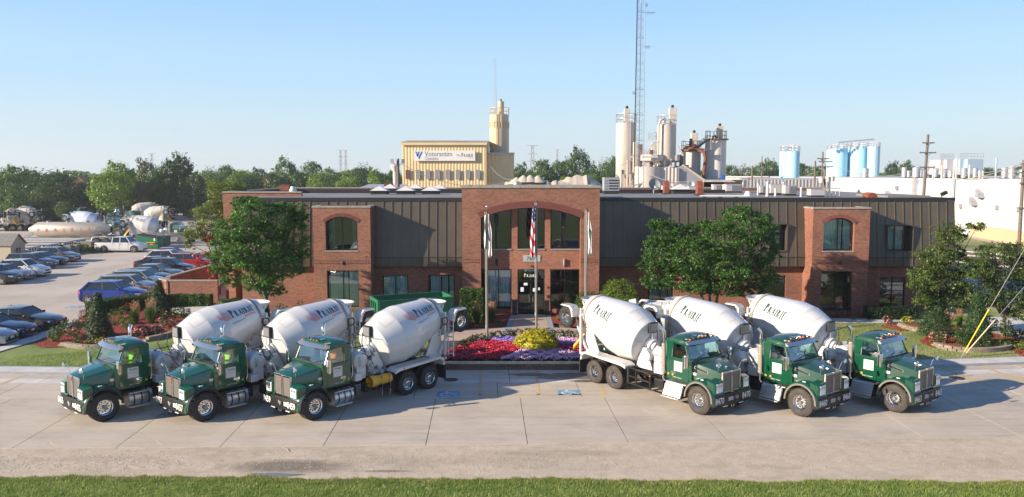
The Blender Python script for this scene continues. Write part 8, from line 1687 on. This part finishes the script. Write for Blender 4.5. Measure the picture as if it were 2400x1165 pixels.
def rooftank(x0, x1, yt, m, lab, Yv=0):
    Yv = wall_at(x0) + 22
    X0, zt = at(x0, yt, Yv); X1 = X_(x1, yt, Yv); t = empty('rooftop_cooler', (X0, Yv, z1 - .1), 0, lab, 'cooling unit'); h = zt - z1 + .1; q = G(); q.bx(0, X1 - X0, 0, 4, .6, h); q.build('casing', m, t, bevel=.1); q = G(); q.bx(.1, X1 - X0 - .1, .1, 3.9, 0, .58); q.build('stand', BLK2, t); q = G(); w = X1 - X0; q.beam((0, 0, h + 1), (w, 0, h + 1), .06); q.beam((0, 0, h + .5), (w, 0, h + .5), .06)
    for j in range(6): q.beam((w * j / 5, 0, h), (w * j / 5, 0, h + 1), .06)
    q.build('railing', GALV, t, kind='stuff')
rooftank(2204, 2217, 374, TAUPE, 'left grey cooling unit on the warehouse roof'); rooftank(2219, 2235, 374, TAUPE, 'middle grey cooling unit on the warehouse roof'); rooftank(2250, 2268, 373, PB, 'pale blue cooling unit on the warehouse roof'); rooftank(2268, 2305, 373, PB, 'widest pale blue cooling unit at the right of the roof row')
# ---- ground beyond: embankment, railway
q = G(); q.sheet([g(2150, 640, 0), g(2600, 660, 0), g(2600, 600, 0), g(2150, 560, 0)], .03); q.build('railway_ballast', mat('brown_ballast', (.16, .10, .07), .95, col2=(.24, .17, .12), scale=2, world=True), kind='structure')
for o_ in (0, 9, 26, 35): q = G(); a = g(2180, 583 + o_, 0); b = g(2560, 618 + o_ * 1.1, 0); q.beam((*a, .09), (*b, .09), .10, .12); q.build('rail', GALV, kind='structure')
q = G(); q.sheet([g(2150, 575, 0), g(2600, 640, 0), g(2600, 625, 0), g(2150, 534, 0)], .034); q.build('dry_verge', DRYG, kind='structure')
# ---- utility poles and overhead wires
def upole(x, yt, Y, arms, lab, r=.16, xb=None, can=()):
    t, P, X, Z, k = site('utility_pole', lab, 'utility pole', x, Y); q = G(); q.tube((X(xb or x), Y, 0), (X(x), Y, Z(yt)), r, r * .7, 10); P(q, 'pole', WOODP, smooth=60)
    for ya, w in arms:
        q = G(); q.beam((X(x - w), Y - .15, Z(ya)), (X(x + w), Y - .15, Z(ya)), .12, .14); a = P(q, 'crossarm', WOODP); q = G()
        for s in (-1, 1): q.beam((X(x), Y - .16, Z(ya + 7)), (X(x + s * w * .5), Y - .16, Z(ya)), .05); q.tube((X(x + s * w * .95), Y - .15, Z(ya)), (X(x + s * w * .95), Y - .15, Z(ya - 3)), .05, n=6)
        o = q.build('brace_and_insulators', STEEL, a); o['kind'] = 'stuff'
    for cx_, cy_ in can: q = G(); q.tube((X(cx_), Y - .6, Z(cy_ + 12)), (X(cx_), Y - .6, Z(cy_)), .30, n=12); q.tube((X(cx_), Y - .6, Z(cy_)), (X(cx_), Y - .6, Z(cy_ - 2)), .1, n=6); P(q, 'transformer', SILOW, smooth=40)
    return X, Z
upole(2171, 315, 92, [(335, 14), (358, 19), (392, 18)], 'tall wooden utility pole with three crossarms over the office roof', .2, xb=2163)
upole(1927, 356, 100, [(372, 14)], 'tall dark utility pole of the cluster left of the warehouse', .13); upole(1933, 388, 98, [(379, 16), (391, 17)], 'stout utility pole carrying three white transformers', .2, can=[(1921, 416), (1936, 414), (1946, 413)]); upole(1910, 377, 99, [], 'plain leaning wooden pole left of the transformers', .15)
upole(2398, 375, 84, [(384, 10), (405, 12), (430, 9), (488, 8)], 'equipment pole at the right edge with many brackets', .2); upole(1763, 388, 104, [], 'rusty brown steel post behind the roof units', .14); upole(1785, 366, 150, [(395, 10)], 'thin far utility pole over the grey shed', .12); upole(1803, 405, 140, [(409, 3)], 'short far wooden pole with insulators', .12)
WM = mat('overhead_wire', (.30, .29, .28), .7)
def wire(a, b, sag, Ya, Yb, lab, r=.02):
    A = Vector((X_(a[0], a[1], Ya), Ya, Z_(a[0], a[1], Ya))); B = Vector((X_(b[0], b[1], Yb), Yb, Z_(b[0], b[1], Yb))); pts = []
    for k in range(17): u = k / 16; p = A.lerp(B, u); p.z -= sag * 4 * u * (1 - u); pts.append(p)
    q = G(); q.path(pts, r, 4); o = q.build('overhead_wire', WM); tag(o, lab, 'wire')
for i, w_ in enumerate([((1150, 390), (1205, 420), .6, 108, 100, 'dark wire crossing the cream plant front'), ((940, 383), (1205, 422), 1.6, 100, 100, 'dark sagging wire along the cream plant windows', .035), ((1205, 422), (1480, 378), 1.0, 100, 120, 'wire above the gravel heaps'), ((1478, 374), (1625, 424), 1.2, 118, 100, 'wire drooping in front of the batching house', .035), ((1700, 408), (1920, 402), 1.2, 120, 100, 'double wire over the grey shed'), ((1945, 384), (2163, 393), 1.2, 98, 92, 'wire above the warehouse roof edge', .03), ((2186, 392), (2440, 372), 1.0, 92, 80, 'upper wire right of the tall utility pole', .03), ((2186, 394), (2440, 400), .8, 92, 80, 'middle wire right of the tall utility pole', .03), ((2240, 420), (2440, 360), .6, 92, 80, 'rising pale cable over the roof fans', .04), ((2260, 420), (2440, 376), .6, 92, 80, 'second rising pale cable over the roof fans', .04), ((2240, 494), (2440, 474), .3, 90, 80, 'lower wire crossing the white warehouse wall'), ((2240, 512), (2440, 502), .3, 90, 80, 'lowest wire crossing the white warehouse wall')]): wire(*w_)
# ---- far things on the horizon
def pylon(x, yt, Y, w, lab):
    t, P, X, Z, k = site('pylon', lab, 'pylon', x, Y); zt = Z(yt); cx = X(x); q = G(); r = w * k
    for s in (-1, 1):
        q.beam((cx + s * r * .9, Y, 0), (cx + s * r * .28, Y, zt), .35)
        for j in range(9): z0 = zt * j / 9; z1_ = zt * (j + 1) / 9; f = lambda z: r * (.9 - .62 * z / zt); q.beam((cx + s * f(z0), Y, z0), (cx - s * f(z1_), Y, z1_), .2)
    P(q, 'tower', GALV, kind='stuff'); q = G()
    for f in (1.0, .82, .66): q.beam((cx - r * 1.6 * (1 if f == 1 else .9), Y, zt * f), (cx + r * 1.6 * (1 if f == 1 else .9), Y, zt * f), .3)
    P(q, 'crossarms', GALV, kind='stuff')
pylon(1248, 341, 420, 8, 'large lattice pylon above the trees right of the cream silo'); pylon(799, 352, 520, 4, 'left one of two thin far pylons'); pylon(811, 352, 520, 4, 'right one of two thin far pylons'); pylon(357, 360, 480, 5, 'far pylon behind the olive brown tree'); pylon(1306, 350, 600, 3, 'tiny far pylon between the crowns')
t, P, X, Z, k = site('rail_bridge', 'distant road viaduct on the horizon at far left', 'bridge', 190, 420); q = G(); q.bx(X(165), X(216), 420, 424, Z(412), Z(409.5)); P(q, 'deck', CAPST)
for j in range(6): q = G(); q.bx(X(168 + j * 8.5), X(169.5 + j * 8.5), 420.5, 423, 0, Z(412)); P(q, 'pier', CAPST)
t, P, X, Z, k = site('brick_house', 'distant house roof glimpsed between the dark trees', 'house', 190, 260); q = G(); q.bx(X(176), X(206), 260, 268, 0, Z(428)); P(q, 'wall', BRICK); q = G(); q.prism([(X(172), Z(428)), (X(188), Z(415)), (X(208), Z(428))], 'y', 259, 269); P(q, 'roof', RUST)
# far wood that reads as one mass
r_ = np.random.default_rng(9)
for (xa, xb, yt, Yd, n_) in ((-100, 960, 398, 300, 26000), (1200, 1460, 396, 300, 9000), (1520, 2500, 398, 420, 26000), (-60, 480, 440, 200, 16000)):
    Xa, Xb = X_(xa, 405, Yd), X_(xb, 405, Yd); zt = Z_(0, yt, Yd); xx = r_.uniform(Xa, Xb, n_); prof = zt * (.82 + .18 * np.sin(xx * .21 + 1) * np.sin(xx * .083)); P_ = np.column_stack([xx, Yd + r_.uniform(-6, 6, n_), prof * r_.random(n_) ** .6]); V, F = leaves(P_, .75 if Yd > 250 else .5, r_, nrm=np.tile([-.3, -.6, .6], (n_, 1))); o = put('far_woodland', np_mesh('far_woodland', V, F, LF[0] if Yd < 250 else LF[1])); o['kind'] = 'stuff'
# ---------------------------------------------------------------- things standing on the office roof
RZ = ZT
def roofY(y, z=RZ): return g(1200, y, z)[1]
def on_roof(x, yb): Yr = roofY(yb); return X_(x, yb, Yr), Yr, Yr / FPX
for i, (x, yb, w, h) in enumerate([(887, 454, 44, 16), (912, 450, 38, 15), (949, 454, 46, 16), (972, 450, 38, 15), (1008, 454, 46, 16), (1028, 450, 38, 14), (1598, 452, 44, 18)]):
    X, Yr, k = on_roof(x, yb + (2 if i % 2 == 0 else 0)); hw = w / 2 * k; hd = hw * .9; hh = h * 1.25 * k; t = empty('skylight', (X, Yr + hd, RZ), 0, ['front left pyramid skylight', 'rear left pyramid skylight', 'front middle pyramid skylight', 'rear middle pyramid skylight', 'front right pyramid skylight of the row', 'rear right pyramid skylight beside the entrance block', 'lone pyramid skylight between the two rusty duct hoods'][i], 'skylight', 'pyramid skylights on the office roof')
    q = G(); q.bx(-hw * .86, hw * .86, -hd * .86, hd * .86, 0, hh * .36); q.build('curb', BLK2, t); q = G(); q.bx(-hw, hw, -hd, hd, hh * .36, hh * .44); q.build('rim', FASC, t)
    for a in range(4): q = G(); c, s = math.cos(a * math.pi / 2), math.sin(a * math.pi / 2); f = lambda x, y, z: (x * c - y * s, x * s + y * c, z); hx_, hy_ = (hw, hd) if a % 2 == 0 else (hd, hw); q.add([f(-hx_ * .95, -hy_ * .95, hh * .445), f(hx_ * .95, -hy_ * .95, hh * .445), f(0, 0, hh)], [(0, 1, 2)]); q.build('glazing', PLAST, t)
def rbox(x0, x1, yt, yb, m, lab, cat='roof unit', name='rooftop_unit', louv=False, dark=False, curb=True, d=None):
    X0, Yr, k = on_roof(x0, yb); X1 = X_(x1, yb, Yr); w = X1 - X0; h = (yb - yt) * k; t = empty(name, (X0, Yr, RZ), 0, lab, cat); c = h * .2 if curb else 0; dd = d or max(.8, w * .8)
    if curb: q = G(); q.bx(.03, w - .03, .03, dd, 0, c); q.build('curb', BLK2, t)
    q = G(); q.bx(0, w, 0, dd, c, h); q.build('casing', m, t, bevel=.02); q = G(); q.bx(-.02, w + .02, -.02, dd + .02, h - .001, h + .03); q.build('lid', m, t)
    if louv:
        for j in range(4): q = G(); q.bx(w * .32, w * .92, -.03, -.002, c + (h - c) * (.12 + .21 * j), c + (h - c) * (.22 + .21 * j)); q.build('louvre', BLK2, t)
        for j in range(4):
            for i2 in range(2): q = G(); q.bx(w * (.06 + .12 * i2), w * (.13 + .12 * i2), -.02, -.002, c + (h - c) * (.1 + .21 * j), c + (h - c) * (.2 + .21 * j)); q.build('small_louvre', STEEL, t)
    if dark: q = G(); q.bx(w * .35, w * .95, -.02, -.002, c + (h - c) * .1, c + (h - c) * .9); q.build('coil_panel', STEEL, t)
    return t
t = rbox(1415, 1452, 417, 455, GALV, 'louvred grey exhaust box at the right shoulder of the entrance block', louv=True, d=1.2)
rbox(1553, 1575, 436, 452, TAUPE, 'low taupe unit behind the left rusty duct', dark=False); rbox(1577, 1612, 431, 446, TAUPE, 'long flat taupe unit behind the lone skylight'); rbox(1614, 1640, 437, 452, TAUPE, 'small taupe unit between skylight and right rusty duct')
rbox(1672, 1692, 433, 451, TAUPE, 'taupe air conditioner left of the pair', dark=True); rbox(1702, 1740, 433, 452, TAUPE, 'wide taupe air conditioner with dark intake', dark=True); rbox(1781, 1800, 436, 456, TAUPE, 'narrow taupe unit beside the flared white vent', dark=True); rbox(1806, 1833, 433, 458, TAUPE, 'taupe unit behind the white vent pipes'); rbox(1840, 1867, 435, 459, TAUPE, 'square condenser with dark coil in front of the blue silo', dark=True); rbox(1900, 1934, 444, 462, TAUPE, 'plain taupe unit at the foot of the transformer pole', dark=False)
RUSTB = mat('rusty_red_duct', (.26, .07, .035), .75, col2=(.16, .045, .025), scale=4)
def hood(x, yb, w, h, lab, face='x'):
    X, Yr, k = on_roof(x, yb); R_ = h * k; t = empty('duct_hood', (X, Yr, RZ), 0, lab, 'duct'); q = G(); n = 10; ww = w * k / 2; rings = []
    for j in range(n + 1): a = math.pi * .95 * j / n; rings.append([((-math.cos(a) * R_ * .5 if face == 'x' else 0) + 0, s * ww + 0, R_ * .5 + math.sin(a) * R_ * .5) for s in (-1, 1)])
    if face == 'x': q.prism([(-R_ * .35, 0), (-R_ * .35, R_ * .55), (-R_ * .22, R_ * .85), (0, R_), (R_ * .22, R_ * .85), (R_ * .35, R_ * .55), (R_ * .35, 0)], 'x', -ww, ww)
    else: q.prism([(-R_ * .9, 0), (-R_ * .8, R_ * .55), (-R_ * .4, R_ * .9), (0, R_), (R_ * .4, R_ * .9), (R_ * .8, R_ * .55), (R_ * .9, 0)], 'y', -.5, .5)
    q.build('duct', RUSTB, t); q = G(); q.bx(-ww - .1, ww + .1, -R_ * .4, R_ * .4, 0, .1); q.build('curb', BLK2, t)
hood(1561, 455, 11, 32, 'left rusty red duct hood on the office roof'); hood(1639, 458, 13, 34, 'right rusty red duct hood on the office roof'); hood(2038, 464, 22, 13, 'round topped rusty red hood near the right roof edge', 'y'); hood(1290, 441, 16, 9, 'small rusty arch hood behind the entrance coping', 'y'); rbox(656, 679, 434, 451, RUSTB, 'dark red box vent on the left roof', 'roof vent'); rbox(900, 920, 431, 445, RUSTB, 'small dark red box behind the left skylights', 'roof vent')
def rlathe(x, yb, prof, m, lab, cat='roof vent', name='roof_vent', z=RZ, Yo=None):
    X, Yr, k = on_roof(x, yb); q = G(); q.lathe([(a * k, b * k) for a, b in prof], (0, 0, 0), n=18); o = q.build(name, m, smooth=40, loc=(X, Yr, z)); tag(o, lab, cat); return o
rlathe(687, 453, [(0, 7), (3, 7), (3, 9.5), (6, 9), (14, 5.5), (16, 5.5), (16, .1)], WHITE, 'white flared cap vent beside the dark red box'); rlathe(1753, 460, [(0, 10), (2, 10), (10, 6), (12, 5.5), (12, .1)], WHITE, 'white flared cap vent at the roof edge above the spreading tree')
for i, (x, yb, yt, r) in enumerate([(1669, 450, 433, 2), (1695, 451, 433, 2), (1776, 458, 430, 1.8), (1798, 460, 426, 3.2), (1817, 460, 442, 2.6), (1836, 458, 426, 2.6), (1877, 461, 439, 2.2)]):
    o = rlathe(x, yb, [(0, r * 1.3), (2, r * 1.3), (2, r), (yb - yt - 4, r), (yb - yt - 4, r * 1.25), (yb - yt, r * 1.25), (yb - yt, .1)], WHITE if i != 5 else PB, ['thin white vent pipe left of the taupe air conditioner', 'thin white vent pipe between the two taupe air conditioners', 'thin white vent pipe right of the flared vent', 'thick white vent pipe with cap, tallest on the roof', 'short stubby white vent pipe', 'pale blue tinted vent pipe before the blue silo', 'white vent pipe right of the square condenser'][i], 'vent pipe', 'vent_pipe')
o = rlathe(1211, 441, [(0, 5), (5, 5), (5, 8), (14, 8), (16, 6), (16, .1)], GALV, 'galvanised mushroom vent on the entrance block')
X, Yr, k = on_roof(1532, 453); t = empty('satellite_dish', (X, Yr, RZ), 0, 'grey round satellite dish on a mast on the office roof', 'satellite dish'); q = G(); q.tube((0, 0, 0), (0, .05, 20 * k), .05); q.tube((0, -.2, 18 * k), (0, -.75, 14 * k), .03); q.ball((0, -.78, 14 * k), .09); q.build('mast', GALV, t); DISH = mat('dish_grey', (.22, .25, .25), .5)
q = G(); r = 14 * k; q.lathe([(0, .02), (.02, r * .4), (.10, r * .8), (.18, r), (.20, r)], (0, -.02, 19 * k), (.15, -.9, .35), n=24); q.build('dish', DISH, t, smooth=50)
X, Yr, k = on_roof(1620, 450); t = empty('antenna_mast', (X, Yr, RZ), 0, 'small white dish and thin aerial behind the lone skylight', 'antenna'); q = G(); q.tube((0, 0, 0), (0, 0, 18 * k), .03); q.tube((.3, 0, 0), (.3, 0, 30 * k), .015, n=5); q.build('mast', GALV, t); q = G(); q.lathe([(0, .02), (.05, .18), (.1, .26)], (0, -.05, 18 * k), (.1, -1, .3), n=16); q.build('dish', WHITE, t, smooth=50)
X, Yr, k = on_roof(2217, 464); t = empty('floodlight', (X - .3, Yr, RZ), 0, 'small black floodlight on the right roof corner', 'floodlight'); q = G(); q.tube((0, 0, 0), (0, 0, .25), .03); q.build('bracket', BLK2, t); q = G(); q.box((.1, -.1, .32), (.4, .25, .22), rot=Matrix.Rotation(R(-25), 4, 'Y')); q.build('lamp', BLK2, t)
t = empty('pipe_run', (X_(1640, 458, 57.5), 57.5, RZ), 0, 'long low white pipe lying on the right roof', 'pipe'); q = G(); q.tube((0, 0, .12), (3.2, -.5, .12), .06, n=8); q.build('pipe', WHITE, t); q = G(); [q.bx(a - .06, a + .06, -.5, .1, 0, .06) for a in (.3, 1.4, 2.5)]; q.build('sleepers', BLK2, t, kind='stuff')
X, Yr, k = on_roof(1975, 463); t = empty('roof_ladder_rail', (X, Yr + 2, RZ), 0, 'pale grey roof access railing in front of the white warehouse', 'railing')
for j in range(5): q = G(); q.tube((-.55 + .28 * j, 0, 0), (-.55 + .28 * j, 0, .62), .025, n=5); q.build('bar', GALV, t)
q = G(); q.tube((-.55, 0, .62), (.57, 0, .62), .03, n=5); q.build('top_bar', GALV, t)
# ---- green open-top truck body and white tanker standing in front of the entrance side
X0, Y0 = 0, 0
t = empty('dump_truck', (-6.1, 48.9, -.15), R(202), 'green open top dump body seen behind the left mixer drums', 'truck'); q = G(); L_, W_ = 4.6, 2.2
for (a, b) in (((-L_ / 2, -W_ / 2), (L_ / 2, -W_ / 2)), ((L_ / 2, -W_ / 2), (L_ / 2, W_ / 2)), ((L_ / 2, W_ / 2), (-L_ / 2, W_ / 2)), ((-L_ / 2, W_ / 2), (-L_ / 2, -W_ / 2))):
    q = G(); d = (Vector((*b, 0)) - Vector((*a, 0))).normalized() * .04; q.beam(Vector((*a, 1.75)) + d, Vector((*b, 1.75)) - d, .07, 1.1); sd_ = q.build('side_panel', DUMPG, t); q = G(); q.beam(Vector((*a, 2.33)), Vector((*b, 2.33)), .13, .09); q.build('top_rail', DUMPG, sd_)
    for j in range(3): p = Vector((*a, 1.7)).lerp(Vector((*b, 1.7)), (j + 1) / 4); n_ = Vector((d.y, -d.x, 0)).normalized() * .07; q = G(); q.box(p + n_, (.1, .1, 1.0)); q.build('rib', DUMPG, sd_)
q = G(); q.bx(-L_ / 2 + .05, L_ / 2 - .05, -W_ / 2 + .05, W_ / 2 - .05, 1.15, 1.2); q.build('floor_plate', BLK2, t); q = G(); q.bx(-L_ / 2, L_ / 2 + 1.7, -.45, .45, .75, 1.1); q.build('frame', BLACK, t)
for x in (-.3, .9, 3.4):
    for s in (-1, 1): add_wheel(t, WH['r'] if x < 3 else WH['f'], x, s * 1.1, .53, s)
q = G(); q.bx(L_ / 2 + .15, L_ / 2 + 1.2, -1.0, 1.0, .9, 1.55); q.build('cab', GREEN, t, bevel=.08)
t = empty('tank_truck', (9.5, 46.9, -1.05), R(-16), 'white service truck with a round tank half hidden between mixers 8470 and 8460', 'truck')
q = G(); q.lathe([(0, .05), (.05, .6), (.2, .85), (2.2, .85), (2.35, .6), (2.4, .05)], (-1.9, 0, 2.35), (1, 0, 0), n=24); q.build('tank', DRUMW, t, smooth=30)
for x in (-1.4, -.8, -.2): q = G(); q.lathe([(0, .87), (.08, .87)], (x, 0, 2.35), (1, 0, 0), n=24); q.build('tank_band', WHITE, t)
q = G(); q.bx(.7, 2.4, -1.0, 1.0, 1.5, 2.75); q.build('equipment_box', WHITE, t, bevel=.12); q = G(); q.bx(.6, 2.5, -1.05, 1.05, 1.25, 1.45); q.build('green_skirt', DUMPG, t); q = G(); q.path([(-2.3, 0, 2.9), (-1.9, 0, 3.25), (0, .1, 3.2), (2.2, .2, 2.95)], .07, 6); q.tube((-2.6, 0, 3.0), (-2.2, 0, 3.1), .25, n=12); q.build('hose_and_pipe', WHITE, t, kind='stuff'); q = G(); q.bx(-2.4, 3.4, -.45, .45, .8, 1.2); q.build('frame', BLACK, t)
for x in (-1.6, -.4, 3.0):
    for s in (-1, 1): add_wheel(t, WH['r'], x, s * 1.1, .52, s)
# ---------------------------------------------------------------- thin morning haze
hz = bpy.data.materials.new('haze'); hz.use_nodes = True; nt = hz.node_tree; nt.nodes.clear(); o_ = _n(nt, 'ShaderNodeOutputMaterial'); pv = _n(nt, 'ShaderNodeVolumePrincipled'); pv.inputs['Color'].default_value = (.90, .94, 1, 1); pv.inputs['Density'].default_value = .00028; pv.inputs['Anisotropy'].default_value = .2
nt.links.new(pv.outputs[0], o_.inputs['Volume']); q = G(); q.bx(-910, 910, -310, 1510, -1.1, 46); q.build('haze', hz, kind='stuff')
